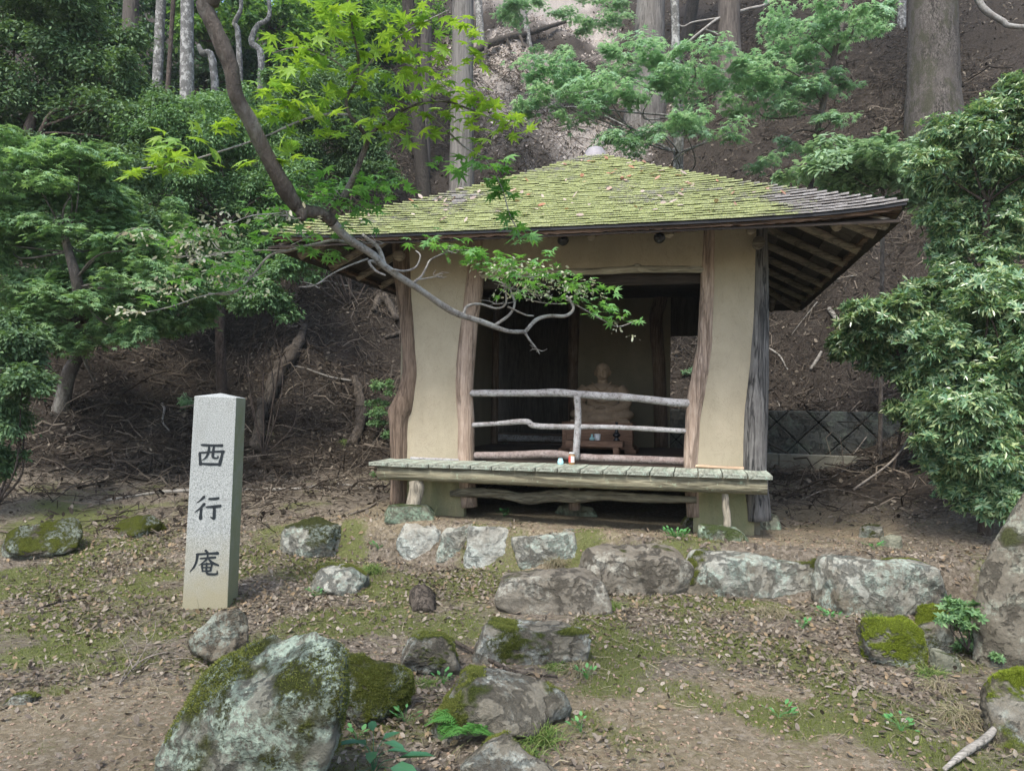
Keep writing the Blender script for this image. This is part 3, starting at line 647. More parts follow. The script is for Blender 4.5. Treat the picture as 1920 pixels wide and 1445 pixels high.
TP['pebble'] = (np.array([(1, 0.1, 0), (0.1, 1, .1), (-1, 0.05, 0), (0, -0.9, 0.1), (0.1, 0.1, 0.6), (0, 0, -0.6)], float), [np.array([[0, 1, 4], [1, 2, 4], [2, 3, 4], [3, 0, 4], [1, 0, 5], [2, 1, 5], [3, 2, 5], [0, 3, 5]])])
M['pebble'] = plain('path_gravel', (0.23, 0.17, 0.12), 0.9, 0.15, 0.45, 9, 0.5)
tag(flat_scatter('path_gravel', M['pebble'], 'pebble', x, y, 0.003 + 0.012 * rng.random(len(x)) ** 2.5, rng, 0.3, 0.001), kind='stuff')
# ------------------------------------------------------------------ the hut
hut = empty('hermitage_hut', tuple(HUT_O), HUT_A)
tag(hut, 'small clay walled hermitage hut with mossy shingle pyramid roof and raised veranda', 'hut')
def hlog(px_path, v, mat, name, n=40, seg=14, rough=0.06, seed=0, squash=None, dv=None, taper=None, parent=hut, freq=6.0):
    """a natural log traced along its centre line: (px, py, apparent width)"""
    c, r = [], []
    for k, q in enumerate(px_path):
        vv = v + (dv[k] if dv else 0); p = HP(q[0], q[1], vv); a = HP(q[0] + q[2] / 2, q[1], vv); b = HP(q[0] - q[2] / 2, q[1], vv)
        c.append(p); r.append(abs(a[0] - b[0]) / 2)
    cc = catmull(c, n); rr = np.interp(np.linspace(0, 1, n), np.linspace(0, 1, len(r)), r)
    V, F = tube(cc, rr, seg, rough, seed, True, squash, freq)
    return np_mesh(name, V, F, mat, parent, True)
ZD = 0.985
# posts
hlog([(751, 392, 34), (752, 436, 34), (757, 520, 33), (764, 600, 28), (769, 660, 27), (770, 700, 30), (764, 735, 34), (755, 765, 42), (750, 790, 38), (750, 862, 33), (751, 870, 33), (748, 950, 32)], 0.0, M['corner_left'], 'corner_post', 70, 18, 0.05, 1)
_k = MB(); a_, b_ = HP(735, 772, -0.02), HP(752, 742, 0.0)
V, F = spline_tube([HP(752, 805, 0.0), HP(741, 783, -0.02), HP(738, 770, -0.02), HP(748, 752, -0.01), HP(762, 722, 0)], [0.05, 0.062, 0.058, 0.05, 0.03], 18, 12, 0.06, 3)
np_mesh('branch_stub', V, F, M['corner_left'], hut, True)
hlog([(1427, 392, 26), (1427, 436, 26), (1427, 520, 28), (1426, 600, 32), (1423, 680, 38), (1419, 750, 45), (1416, 800, 48), (1414, 870, 46), (1417, 900, 46), (1424, 975, 46)], 0.0, M['corner_right'], 'corner_post', 60, 18, 0.05, 2)
hlog([(894, 392, 28), (893, 470, 30), (889, 540, 32), (880, 610, 32), (873, 680, 33), (871, 740, 31), (874, 800, 30), (874, 866, 30), (880, 950, 30)], 0.0, M['jamb'], 'jamb_post', 60, 18, 0.06, 4)
hlog([(1331, 392, 25), (1330, 436, 25), (1328, 500, 27), (1325, 580, 29), (1322, 640, 30), (1315, 690, 32), (1306, 740, 34), (1300, 790, 30), (1296, 872, 29), (1300, 968, 26)], 0.0, M['jamb'], 'jamb_post', 60, 18, 0.05, 5)
def zat(py, px, v): return HP(px, py, v)[2]
def uat(px, py, v): return HP(px, py, v)[0]
zt = 3.42
def wall_box(u0, u1, z0, z1, v0, v1, mat, name, parent=hut):
    return MB().box(((u0 + u1) / 2, (v0 + v1) / 2, (z0 + z1) / 2), (u1 - u0, v1 - v0, z1 - z0)).build(name, mat, parent)
uL, uR = uat(880, 650, 0), uat(1312, 650, 0)
zl = zat(516, 1200, 0)
UA, UB = uat(876, 840, 0), uat(1300, 840, 0)
# panels of clay between the posts (outer edges run into the round posts)
wall_box(0.03, uat(878, 700, 0) + 0.02, ZD, zt, -0.035, 0.05, M['plaster'], 'wall_panel')
_p = MB().prism([(uat(1331, 392, 0), zt), (uat(1330, 440, 0), zat(440, 1330, 0)), (uat(1325, 560, 0), zat(560, 1325, 0)), (uat(1320, 650, 0), zat(650, 1320, 0)), (uat(1306, 740, 0), zat(740, 1306, 0)), (uat(1298, 870, 0), ZD), (HW - 0.02, ZD), (HW - 0.0, zt)][::-1], -0.036, 0.05)
_p.build('wall_panel', M['plaster'], hut)
wall_box(uat(878, 700, 0) + 0.02, uat(1332, 420, 0), zl + 0.03, zt, -0.030, 0.05, M['plaster'], 'wall_panel')
hlog([(878, 518, 12), (960, 514, 13), (1060, 510, 12), (1110, 509, 14), (1180, 505, 14), (1195, 502, 17), (1210, 505, 14), (1290, 505, 14), (1324, 506, 13)], -0.02, M['lintel'], 'lintel', 60, 12, 0.10, 6, parent=hut, dv=None)
wall_box(uL - 0.02, uR + 0.04, zl - 0.08, zl + 0.03, 0.07, 0.16, M['soffit'], 'inner_lintel')  # dark tone carries the shade of the interior behind the lintel
def zlog(path, v, w_m, mat, name, n=50, seg=12, rough=0.06, seed=0, freq=8.0, squash=None):
    c = [HP(q[0], q[1], v) for q in path]; r = [q[2] / 2 for q in path]
    for q, p in zip(path, c): pass
    d = HP(path[0][0], path[0][1], v); k = abs(HP(path[0][0], path[0][1] + 10, v)[2] - d[2]) / 10
    V, F = spline_tube(c, [x * k for x in r], n, seg, rough, seed, squash, freq)
    return np_mesh(name, V, F, mat, hut, True)
zlog([(880, 737, 12), (930, 737, 13), (1000, 737, 13), (1042, 736, 15), (1085, 739, 13), (1140, 743, 14), (1165, 744, 15), (1200, 747, 13), (1260, 754, 14), (1296, 756, 15)], -0.02, 0, M['rail'], 'top_rail', 70, 12, 0.07, 7)
zlog([(880, 797, 9), (930, 794, 9), (985, 790, 11), (1003, 798, 11), (1060, 800, 10), (1130, 800, 9), (1200, 803, 9), (1290, 808, 9)], -0.02, 0, M['rail'], 'middle_rail', 70, 10, 0.09, 8)
hlog([(1082, 742, 13), (1084, 775, 13), (1083, 810, 13), (1079, 862, 13)], -0.03, M['rail'], 'baluster', 20, 10, 0.06, 9)
zlog([(872, 854, 14), (960, 853, 14), (1035, 851, 15), (1090, 857, 13), (1180, 860, 13), (1300, 865, 13)], 0.03, 0, M['sill'], 'sill_log', 70, 12, 0.07, 10)
zlog([(770, 859, 6), (820, 861, 6), (870, 863, 6)], -0.045, 0, M['rail'], 'base_strip', 20, 8, 0.1, 11)
zlog([(1303, 873, 6), (1350, 876, 5), (1395, 878, 6)], -0.045, 0, M['cut_wood'], 'base_strip', 20, 8, 0.1, 12)
# veranda
u0d, u1d = HPZ(690, 869, ZD)[0], HPZ(1450, 895, ZD)[0]
vf = -0.58
u0d, u1d = uat(690, 869, vf), uat(1450, 895, vf)
nb = 18; wb = (u1d - u0d) / nb
rg = np.random.default_rng(5)
board = None
for k in range(nb):
    uc = u0d + wb * (k + 0.5)
    b = MB().box((0, 0, 0), (wb - 0.007, 0.56, 0.032), None, 0.0015)
    o = b.build('deck_board', M['deck'], hut, False, 0.003)
    o.location = (uc, vf + 0.28 + rg.uniform(-0.006, 0.006), ZD - 0.016 + rg.uniform(-0.002, 0.002)); o.rotation_euler = (0, 0, rg.uniform(-0.004, 0.004))
zb = zat(899, 1070, vf + 0.06)
V, F = spline_tube([(uat(703, 890, vf), vf + 0.10, ZD - 0.100), ((u0d + u1d) / 2, vf + 0.10, ZD - 0.105), (uat(1440, 908, vf), vf + 0.10, ZD - 0.100)], [0.066, 0.069, 0.068], 40, 16, 0.05, 13, None, 3.0)
np_mesh('veranda_beam', V, F, M['beam'], hut, True)
wall_box(u0d + 0.10, u1d - 0.10, ZD - 0.075, ZD - 0.034, vf + 0.05, vf + 0.16, M['old_log'], 'batten')
hlog([(779, 900, 24), (781, 915, 26), (776, 940, 25), (769, 962, 25)], vf + 0.12, M['leg_wood'], 'veranda_leg', 24, 14, 0.12, 14, freq=9)
hlog([(1358, 915, 9), (1360, 935, 14), (1361, 950, 15), (1364, 975, 15), (1363, 1000, 15)], vf + 0.12, M['leg_wood'], 'veranda_leg', 30, 12, 0.10, 15, freq=9)
zlog([(845, 925, 12), (880, 923, 17), (940, 926, 18), (985, 934, 20), (1040, 929, 22), (1080, 931, 24), (1130, 929, 18), (1200, 933, 16), (1250, 935, 14), (1306, 937, 12)], -0.12, 0, M['old_log'], 'ground_beam', 70, 12, 0.14, 16, 7.0)
wall_box(0.05, uat(872, 920, 0), 0.36, ZD - 0.04, -0.03, 0.05, M['plaster_low'], 'plinth_panel')
wall_box(uat(1300, 930, 0), HW - 0.02, 0.36, ZD - 0.04, -0.03, 0.05, M['plaster_low'], 'plinth_panel')
hlog([(1077, 890, 22), (1077, 955, 22)], 0.05, M['corner_left'], 'floor_post', 8, 10, 0.05, 17)
# inside: floor, side and back walls, the open bay at the back right
D = HW
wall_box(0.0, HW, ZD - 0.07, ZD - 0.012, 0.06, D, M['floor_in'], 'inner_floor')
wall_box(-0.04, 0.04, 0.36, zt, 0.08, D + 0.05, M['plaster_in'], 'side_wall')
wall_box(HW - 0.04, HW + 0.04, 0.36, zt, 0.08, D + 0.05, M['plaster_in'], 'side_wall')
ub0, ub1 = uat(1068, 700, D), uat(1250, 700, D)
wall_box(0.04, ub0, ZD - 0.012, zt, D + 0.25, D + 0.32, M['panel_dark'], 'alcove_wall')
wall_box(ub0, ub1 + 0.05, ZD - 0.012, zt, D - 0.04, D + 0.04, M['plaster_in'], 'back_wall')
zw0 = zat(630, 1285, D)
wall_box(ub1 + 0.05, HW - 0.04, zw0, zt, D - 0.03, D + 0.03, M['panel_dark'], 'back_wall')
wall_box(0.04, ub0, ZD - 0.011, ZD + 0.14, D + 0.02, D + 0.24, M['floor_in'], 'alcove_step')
hlog([(1076, 460, 20), (1076, 600, 20), (1074, 700, 19), (1075, 842, 19)], D - 0.06, M['corner_left'], 'back_post', 30, 12, 0.06, 18)
hlog([(1240, 470, 24), (1238, 560, 26), (1230, 600, 25), (1236, 700, 24), (1240, 838, 26)], D - 0.06, M['corner_left'], 'back_post', 40, 12, 0.06, 19)
hlog([(932, 470, 14), (930, 600, 13), (926, 842, 14)], D - 0.1, M['corner_left'], 'back_post', 20, 10, 0.05, 20)
zlog([(925, 820, 14), (990, 822, 12), (1066, 824, 12)], D - 0.02, 0, M['rail'], 'alcove_sill', 30, 10, 0.1, 21)
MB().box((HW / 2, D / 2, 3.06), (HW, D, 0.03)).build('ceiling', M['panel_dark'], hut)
# roof ------------------------------------------------------------
OV, ZE, HR = 1.0, 3.012, 1.53
RC = HW / 2; RR = RC + OV
def roof_r(t): return RR * (1 - t)
def roof_z(t, x=0.0):
    r = RR * (1 - t); k = np.abs(x) / np.maximum(r, 1e-6)
    return ZE + HR * (t - 0.09 * t * (1 - t)) + 0.075 * k ** 5 * (1 - t) ** 2
def side_xyz(k, x, r, z):
    """side k (0 front, 1 right, 2 back, 3 left): along the eave x, out from the centre r"""
    if k == 0: return np.array([RC + x, RC - r, z])
    if k == 1: return np.array([RC + r, RC + x, z])
    if k == 2: return np.array([RC - x, RC + r, z])
    return np.array([RC - r, RC - x, z])
rg = np.random.default_rng(3)
NC = 38
V, F = [], []
for k in range(4):
    for i in range(NC):
        ta, tb = i / NC * 0.985, min((i + 1.55) / NC * 0.985, 0.995)
        ra, rb = roof_r(ta), roof_r(tb); x = -ra - rg.uniform(0, 0.05)
        lift = 0.0
        while x < ra:
            w = rg.uniform(0.06, 0.16); x0, x1 = max(x, -ra), min(x + w - 0.0012, ra); x += w
            if x1 - x0 < 0.012: continue
            th = 0.012 + rg.uniform(-0.002, 0.004); dr = rg.uniform(-0.004, 0.005); dz = rg.uniform(-0.002, 0.002)
            c0, c1 = np.clip(x0, -rb, rb), np.clip(x1, -rb, rb); n = len(V)
            za0, za1 = roof_z(ta, x0) + 0.020 + dz, roof_z(ta, x1) + 0.020 + dz + rg.uniform(-.0015, .0015); zb0, zb1 = roof_z(tb, c0) - 0.017, roof_z(tb, c1) - 0.017
            for (xx, rr, zz) in ((x0, ra + dr, za0), (x1, ra + dr, za1), (c1, rb, zb1), (c0, rb, zb0)):
                V.append(side_xyz(k, xx, rr, zz)); 
            for (xx, rr, zz) in ((x0, ra + dr, za0 + th), (x1, ra + dr, za1 + th), (c1, rb, zb1 + 0.009), (c0, rb, zb0 + 0.009)):
                V.append(side_xyz(k, xx, rr, zz))
            F += [[n, n + 3, n + 2, n + 1], [n + 4, n + 5, n + 6, n + 7], [n, n + 1, n + 5, n + 4], [n + 1, n + 2, n + 6, n + 5], [n + 3, n, n + 4, n + 7]]
roof = np_mesh('roof', np.array(V), [np.array(F)], M['shingle'], hut, False)
# bark band and dark strip under the shingle edge
def band(r_out, r_in, z_hi, z_lo, mat, name, n=60, jit=0.0, parent=roof):
    V, F = [], []
    for k in range(4):
        xs = np.linspace(-1, 1, n); s = len(V)
        for xx in xs:
            e = 0.075 * abs(xx) ** 5; j = rg.uniform(-jit, jit) if jit else 0
            for (r, z) in ((r_out, z_hi + e), (r_out + j * .5, z_lo + e + j), (r_in, z_lo + e + j), (r_in, z_hi + e + 0.0)):
                V.append(side_xyz(k, xx * r, r, z))
        for i in range(n - 1):
            for q in range(4): F.append([s + i * 4 + q, s + i * 4 + (q + 1) % 4, s + (i + 1) * 4 + (q + 1) % 4, s + (i + 1) * 4 + q])
    return np_mesh(name, np.array(V), [np.array(F)], mat, parent, False)
band(RR - 0.012, RR - 0.10, ZE + 0.012, ZE - 0.008, M['black'], 'drip_strip')
band(RR - 0.040, RR - 0.16, ZE - 0.008, ZE - 0.034, M['eave'], 'eave_band', 160, 0.006)
# boards under the eaves: planks running along each side
V, F, V2, F2 = [], [], [], []
NS = 13
for k in range(4):
    for i in range(NS):
        t0, t1 = i / NS * 0.80, (i + 0.97) / NS * 0.80
        r0, r1 = RR * (1 - t0) - 0.05, RR * (1 - t1) - 0.05
        if r1 < 0.2: continue
        A_, B_ = (V2, F2) if (i in (1, 4)) else (V, F)
        n = len(A_); z0, z1 = float(roof_z(t0)) - 0.055, float(roof_z(t1)) - 0.055
        d = 0.012 if i in (1, 4) else 0.0
        e = 0.06 * (1 - t0) ** 2; e = 0
        for (x, r, z) in ((-r0, r0, z0 - d), (r0, r0, z0 - d), (r1, r1, z1 - d), (-r1, r1, z1 - d), (-r0, r0, z0 + 0.014), (r0, r0, z0 + 0.014), (r1, r1, z1 + 0.014), (-r1, r1, z1 + 0.014)):
            A_.append(side_xyz(k, x, r, z))
        B_ += [[n, n + 1, n + 2, n + 3], [n + 4, n + 7, n + 6, n + 5], [n, n + 4, n + 5, n + 1], [n + 2, n + 6, n + 7, n + 3]]
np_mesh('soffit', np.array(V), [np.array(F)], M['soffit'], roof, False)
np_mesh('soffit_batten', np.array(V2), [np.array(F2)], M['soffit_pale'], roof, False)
for k in range(4):
    for s in np.arange(-2.24, 2.25, 0.64):
        r0 = max(RC - 0.06, abs(s) + 0.10); r1 = RR - 0.13
        if r1 - r0 < 0.15: continue
        pts = []
        for r in np.linspace(r0, r1, 5):
            t = 1 - r / RR; pts.append(side_xyz(k, s, r, float(roof_z(t)) - 0.115))
        V, F = tube(pts, np.linspace(0.046, 0.040, 5), 10, 0.06, int(s * 100) + k * 7)
        np_mesh('rafter', V, F, M['rafter'], roof, True)
for k in range(4):   # hip poles out to the corners
    a, b = side_xyz(k, RC - 0.05, RC - 0.05, float(roof_z(1 - RC / RR)) - 0.09), side_xyz(k, RR - 0.13, RR - 0.13, ZE - 0.045)
    V, F = tube(np.linspace(a, b, 5), 0.05, 10, 0.06, 50 + k); np_mesh('hip_pole', V, F, M['rafter'], roof, True)
# wall plate logs whose ends show beside the corner post
for v in (0.11, D):
    V, F = spline_tube([(-0.16, v, zt - 0.02), (HW / 2, v, zt), (HW + 0.16, v, zt - 0.02)], [0.06, 0.065, 0.06], 24, 12, 0.05, 33); np_mesh('wall_plate', V, F, M['beam'], hut, True)
for u in (0.0, HW):
    V, F = spline_tube([(u, -0.14, 3.02), (u, D / 2, 3.03), (u, D + 0.2, 3.02)], [0.055, 0.06, 0.055], 24, 12, 0.05, 34); np_mesh('wall_plate', V, F, M['rafter'], hut, True)
za = float(roof_z(0.955))
M['tile'] = plain('grey_tile', (0.24, 0.225, 0.235), 0.6, 0.3, 0.15, 12, 0.2)
MB().lathe([(0.001, -0.04), (0.165, -0.04), (0.167, 0.015), (0.150, 0.022), (0.150, 0.060), (0.128, 0.068), (0.118, 0.115), (0.085, 0.155), (0.04, 0.172), (0.001, 0.175)], (RC, RC, za - 0.02), 28).build('finial', M['tile'], roof, True)
for px, py in ((1057, 450), (1237, 445)):
    p = HP(px, py, -0.14); l = MB()
    V, F = tube([p + np.array([0, 0.06, 0.02]), p, p + np.array([0, -0.05, -0.015])], [0.035, 0.048, 0.052], 16); l.add(V, F)
    V, F = tube([p + np.array([0, 0.02, 0.02]), p + np.array([0, 0.10, 0.10])], 0.012, 8); l.add(V, F)
    lo = l.build('lamp', M['lamp'], hut, True)
    V, F = tube([p + np.array([0, -0.0505, -0.0151]), p + np.array([0, -0.056, -0.017])], [0.042, 0.038], 16); np_mesh('lens', V, F, M['black_ceramic'], lo, True)

# leaves lying on the roof
rl = np.random.default_rng(8); n = 110
t = rl.uniform(0.02, 0.85, n); xr = rl.uniform(-0.95, 0.95, n) * RR * (1 - t)
loc = np.array([side_xyz(0, a, RR * (1 - b) - 0.02, float(roof_z(b, a)) + 0.05) for a, b in zip(xr, t)])
pos = HUT_O + loc[:, :1] * HU + loc[:, 1:2] * HV + loc[:, 2:] * np.array([0, 0, 1])
M['roof_leaf'] = leaf_mat('roof_fallen_leaf', [(0.30, 0.23, 0.19), (0.50, 0.42, 0.37), (0.40, 0.17, 0.09), (0.20, 0.14, 0.11), (0.58, 0.50, 0.46)], 0.15, 0.7, 0.2, (1, 0.85, 0.7))
o = scatter('roof_fallen_leaves', M['roof_leaf'], 'dead', pos, rl.normal(0, 1, (n, 3)), rl.normal(0, 0.25, (n, 3)) + np.array([-0.1, -0.5, 1]), rl.uniform(0.035, 0.10, n)); tag(o, kind='stuff')

# ------------------------------------------------------------------ things in and on the hut
FZ = ZD - 0.012
def hthing(name, label, cat, u, v, z, group=None):
    o = empty(name, tuple(to_world(u, v, z)), HUT_A); return tag(o, label, cat, group)
uc = HP(1124, 800, 2.15)[0]
al = hthing('statue_pedestal', 'wooden altar pedestal with stepped feet under the seated monk statue', 'pedestal', uc, 2.15, FZ)
MB().box((0, 0, 0.33), (0.86, 0.50, 0.075)).build('pedestal_top', M['cedar_wood'], al, False, 0.005)
MB().box((0, 0, 0.185), (0.80, 0.44, 0.215)).box((-0.40, -0.21, 0.185), (0.05, 0.05, 0.213)).box((0.40, -0.21, 0.185), (0.05, 0.05, 0.213)).box((0.02, -0.2205, 0.185), (0.02, 0.008, 0.21)).build('pedestal_body', M['cedar_wood'], al, False, 0.004)
MB().box((0, 0, 0.062), (0.88, 0.48, 0.03)).box((-0.40, -0.02, 0.0235), (0.13, 0.48, 0.047)).box((0.40, -0.02, 0.0235), (0.13, 0.48, 0.047)).build('pedestal_foot', M['cedar_wood'], al, False, 0.004)
# seated monk
st = hthing('monk_statue', 'carved stone statue of a seated monk in robes, hands folded in lap', 'statue', uc + 0.03, 2.17, FZ + 0.3675)
S = 1.0
bmv = []
def blob(c, r, rot=0.0, sub=3):
    b = bmesh.new(); bmesh.ops.create_icosphere(b, subdivisions=sub, radius=1.0)
    v = np.array([x.co[:] for x in b.verts]); f = np.array([[q.index for q in p.verts] for p in b.faces]); b.free()
    v = v * np.array(r)
    if rot: v = v @ np.array(Matrix.Rotation(rot, 3, 'Y')).T
    return v + np.array(c), [f]
sb = MB()
for c, r, ro in (((0, 0.02, 0.25), (0.165, 0.115, 0.19), 0), ((0, 0.0, 0.36), (0.20, 0.105, 0.09), 0), ((0, 0.02, 0.11), (0.22, 0.16, 0.10), 0),
                 ((0, 0.0, 0.47), (0.055, 0.055, 0.07), 0), ((0, -0.008, 0.575), (0.074, 0.086, 0.098), 0), ((0, 0.0, 0.60), (0.073, 0.084, 0.078), 0),
                 ((0, -0.035, 0.525), (0.055, 0.052, 0.048), 0), ((0, -0.093, 0.565), (0.012, 0.016, 0.026), 0), ((0, -0.102, 0.552), (0.017, 0.012, 0.010), 0),
                 ((0, -0.083, 0.520), (0.024, 0.012, 0.007), 0), ((0, -0.080, 0.508), (0.020, 0.012, 0.007), 0), ((-0.03, -0.083, 0.598), (0.026, 0.012, 0.006), 0.15), ((0.03, -0.083, 0.598), (0.026, 0.012, 0.006), -0.15),
                 ((-0.030, -0.084, 0.580), (0.017, 0.010, 0.007), 0), ((0.030, -0.084, 0.580), (0.017, 0.010, 0.007), 0),
                 ((-0.077, 0.0, 0.562), (0.012, 0.022, 0.036), 0), ((0.077, 0.0, 0.562), (0.012, 0.022, 0.036), 0),
                 ((-0.20, -0.05, 0.075), (0.13, 0.13, 0.075), 0.12), ((0.20, -0.05, 0.075), (0.13, 0.13, 0.075), -0.12), ((0, -0.13, 0.055), (0.19, 0.10, 0.055), 0)):
    sb.add(*blob(c, r, ro))
for s in (-1, 1):
    V, F = spline_tube([(s * 0.16, 0.02, 0.385), (s * 0.225, 0.0, 0.29), (s * 0.235, -0.05, 0.20), (s * 0.16, -0.125, 0.155), (s * 0.06, -0.165, 0.145)], [0.075, 0.072, 0.062, 0.048, 0.032], 20, 12); sb.add(V, F)
    V, F = spline_tube([(s * 0.235, -0.03, 0.21), (s * 0.22, -0.06, 0.14), (s * 0.18, -0.09, 0.10)], [0.06, 0.055, 0.04], 10, 10); sb.add(V, F)
    V, F = spline_tube([(s * 0.20, 0.02, 0.08), (s * 0.17, -0.10, 0.065), (0.0, -0.185, 0.05), (-s * 0.12, -0.19, 0.045)], [0.085, 0.08, 0.06, 0.04], 18, 12); sb.add(V, F)
    for k in range(4):
        V, F = spline_tube([(s * 0.075, -0.172 - 0.004 * k, 0.150 - 0.010 * k), (s * 0.03, -0.192, 0.142 - 0.011 * k), (-s * 0.02, -0.192 - 0.002 * s, 0.140 - 0.011 * k)], [0.009, 0.009, 0.007], 8, 8); sb.add(V, F)
    V, F = spline_tube([(s * 0.07, -0.170, 0.155), (s * 0.04, -0.185, 0.170), (s * 0.006, -0.188, 0.172)], [0.010, 0.009, 0.007], 8, 8); sb.add(V, F)
for zc, w, b in ((0.40, 0.05, 0.10), (0.33, 0.085, 0.12), (0.27, 0.12, 0.13)):   # robe folds across the chest and the knees
    V, F = spline_tube([(-w - 0.05, -0.075, zc + 0.05), (-w * 0.4, -0.115, zc - 0.03), (w * 0.5, -0.118, zc - 0.035), (w + 0.05, -0.07, zc + 0.06)], 0.010 * np.ones(4), 16, 6); sb.add(V, F)
for k in range(5):
    V, F = spline_tube([(-0.27 + 0.03 * k, -0.13 - 0.012 * k, 0.03 + 0.022 * k), (-0.12, -0.205 + 0.01 * k, 0.035 + 0.014 * k), (0, -0.225 + 0.016 * k, 0.03 + 0.012 * k), (0.12, -0.205 + 0.01 * k, 0.035 + 0.014 * k), (0.27 - 0.03 * k, -0.13 - 0.012 * k, 0.03 + 0.022 * k)], 0.011 * np.ones(5), 22, 6); sb.add(V, F)
sb.box((0, -0.03, 0.008), (0.60, 0.38, 0.03))
so = sb.build('body', M['statue'], st, True); so.scale = (1.2, 1.08, 1.08)
rm = so.modifiers.new('remesh', 'REMESH'); rm.mode = 'VOXEL'; rm.voxel_size = 0.0045; rm.use_smooth_shade = True
sm_ = so.modifiers.new('smooth', 'SMOOTH'); sm_.factor = 0.5; sm_.iterations = 1
# low offering table and what stands on it
ut = HP(1116, 830, 1.62)[0]
tb = hthing('offering_table', 'low wooden offering table in front of the statue pedestal', 'table', ut, 1.62, FZ)
TZ = 0.165
MB().box((0, 0, TZ - 0.035), (0.66, 0.26, 0.07)).build('table_top', M['cedar_wood'], tb, False, 0.005)
for s in (-1, 1):
    MB().box((s * 0.25, 0, (TZ - 0.07) / 2), (0.065, 0.22, TZ - 0.07)).build('leg', M['cedar_wood'], tb, False, 0.003)
def onto(name, label, cat, px, prof, mat, v=1.58, seg=20):
    u = HP(px, 820, v)[0]; o = MB().lathe(prof, (0, 0, 0), seg).build(name, mat, None, True)
    o.location = tuple(to_world(u, v, FZ + TZ + 0.001)); return tag(o, label, cat)
onto('white_cup', 'small white cup on the low offering table', 'cup', 1120, [(0.001, 0), (0.032, 0), (0.036, 0.004), (0.040, 0.075), (0.036, 0.075), (0.030, 0.012), (0.001, 0.01)], M['white_ceramic'], 1.62)
onto('small_vase', 'pale cyan narrow necked vase on the low offering table', 'vase', 1110, [(0.001, 0), (0.028, 0), (0.031, 0.02), (0.026, 0.034), (0.013, 0.042), (0.011, 0.062), (0.016, 0.072), (0.012, 0.072), (0.001, 0.06)], M['cyan_ceramic'], 1.545)
onto('incense_burner', 'tall black footed incense burner at right end of the offering table', 'burner', 1156, [(0.001, 0), (0.034, 0), (0.040, 0.01), (0.026, 0.025), (0.022, 0.04), (0.043, 0.055), (0.046, 0.075), (0.028, 0.09), (0.020, 0.11), (0.020, 0.15), (0.052, 0.172), (0.054, 0.18), (0.016, 0.185), (0.014, 0.20), (0.024, 0.215), (0.001, 0.22)], M['black_ceramic'], 1.60)
# on the veranda boards
def deck_pt(px, py): return HPZ(px, py, ZD)
def ondeck(name, label, cat, px, py):
    q = deck_pt(px, py); return tag(empty(name, tuple(to_world(q[0], q[1], ZD + 0.002)), HUT_A), label, cat)
o = ondeck('cyan_cup', 'small pale cyan cup on the veranda boards left of the bottle', 'cup', 1051, 871)
MB().lathe([(0.001, 0), (0.026, 0), (0.028, 0.005), (0.030, 0.030), (0.022, 0.040), (0.020, 0.058), (0.017, 0.058), (0.001, 0.03)], seg=20).build('cup_body', M['cyan_ceramic'], o, True)
o = ondeck('drink_jar', 'small amber jar with red and white label on the veranda boards', 'jar', 1072, 871)
MB().lathe([(0.001, 0), (0.028, 0), (0.031, 0.006), (0.031, 0.085), (0.024, 0.096), (0.024, 0.10), (0.001, 0.10)], seg=24).build('jar_body', M['bottle'], o, True)
MB().lathe([(0.026, 0.1005), (0.026, 0.115), (0.001, 0.116)], seg=20).build('lid', M['cap'], o, True)
def arc_label(a0, a1, z0, z1, mat):
    a = np.linspace(R(a0), R(a1), 14); V = [[0.0318 * math.cos(t), 0.0318 * math.sin(t), z] for z in (z0, z1) for t in a]
    np_mesh('label', V, [np.array([[i, i + 1, 15 + i, 14 + i] for i in range(13)])], mat, o, True)
arc_label(170, 262, 0.022, 0.080, M['red_label']); arc_label(263, 330, 0.022, 0.080, M['label_white'])
q = deck_pt(910, 860); V, F = spline_tube([(-0.13, 0.02, 0.02), (-0.03, 0, 0.03), (0.05, 0.0, 0.028), (0.13, -0.01, 0.022)], [0.02, 0.03, 0.026, 0.012], 16, 8, 0.2, 3, 0.7)
o = np_mesh('wood_offcut', V, F, M['cut_wood'], None, True); o.location = tuple(to_world(q[0], q[1], ZD + 0.002)); o.rotation_euler = (0, 0, HUT_A + 0.05)
tag(o, 'pale split wood offcut lying on the veranda at the left jamb', 'offcut')
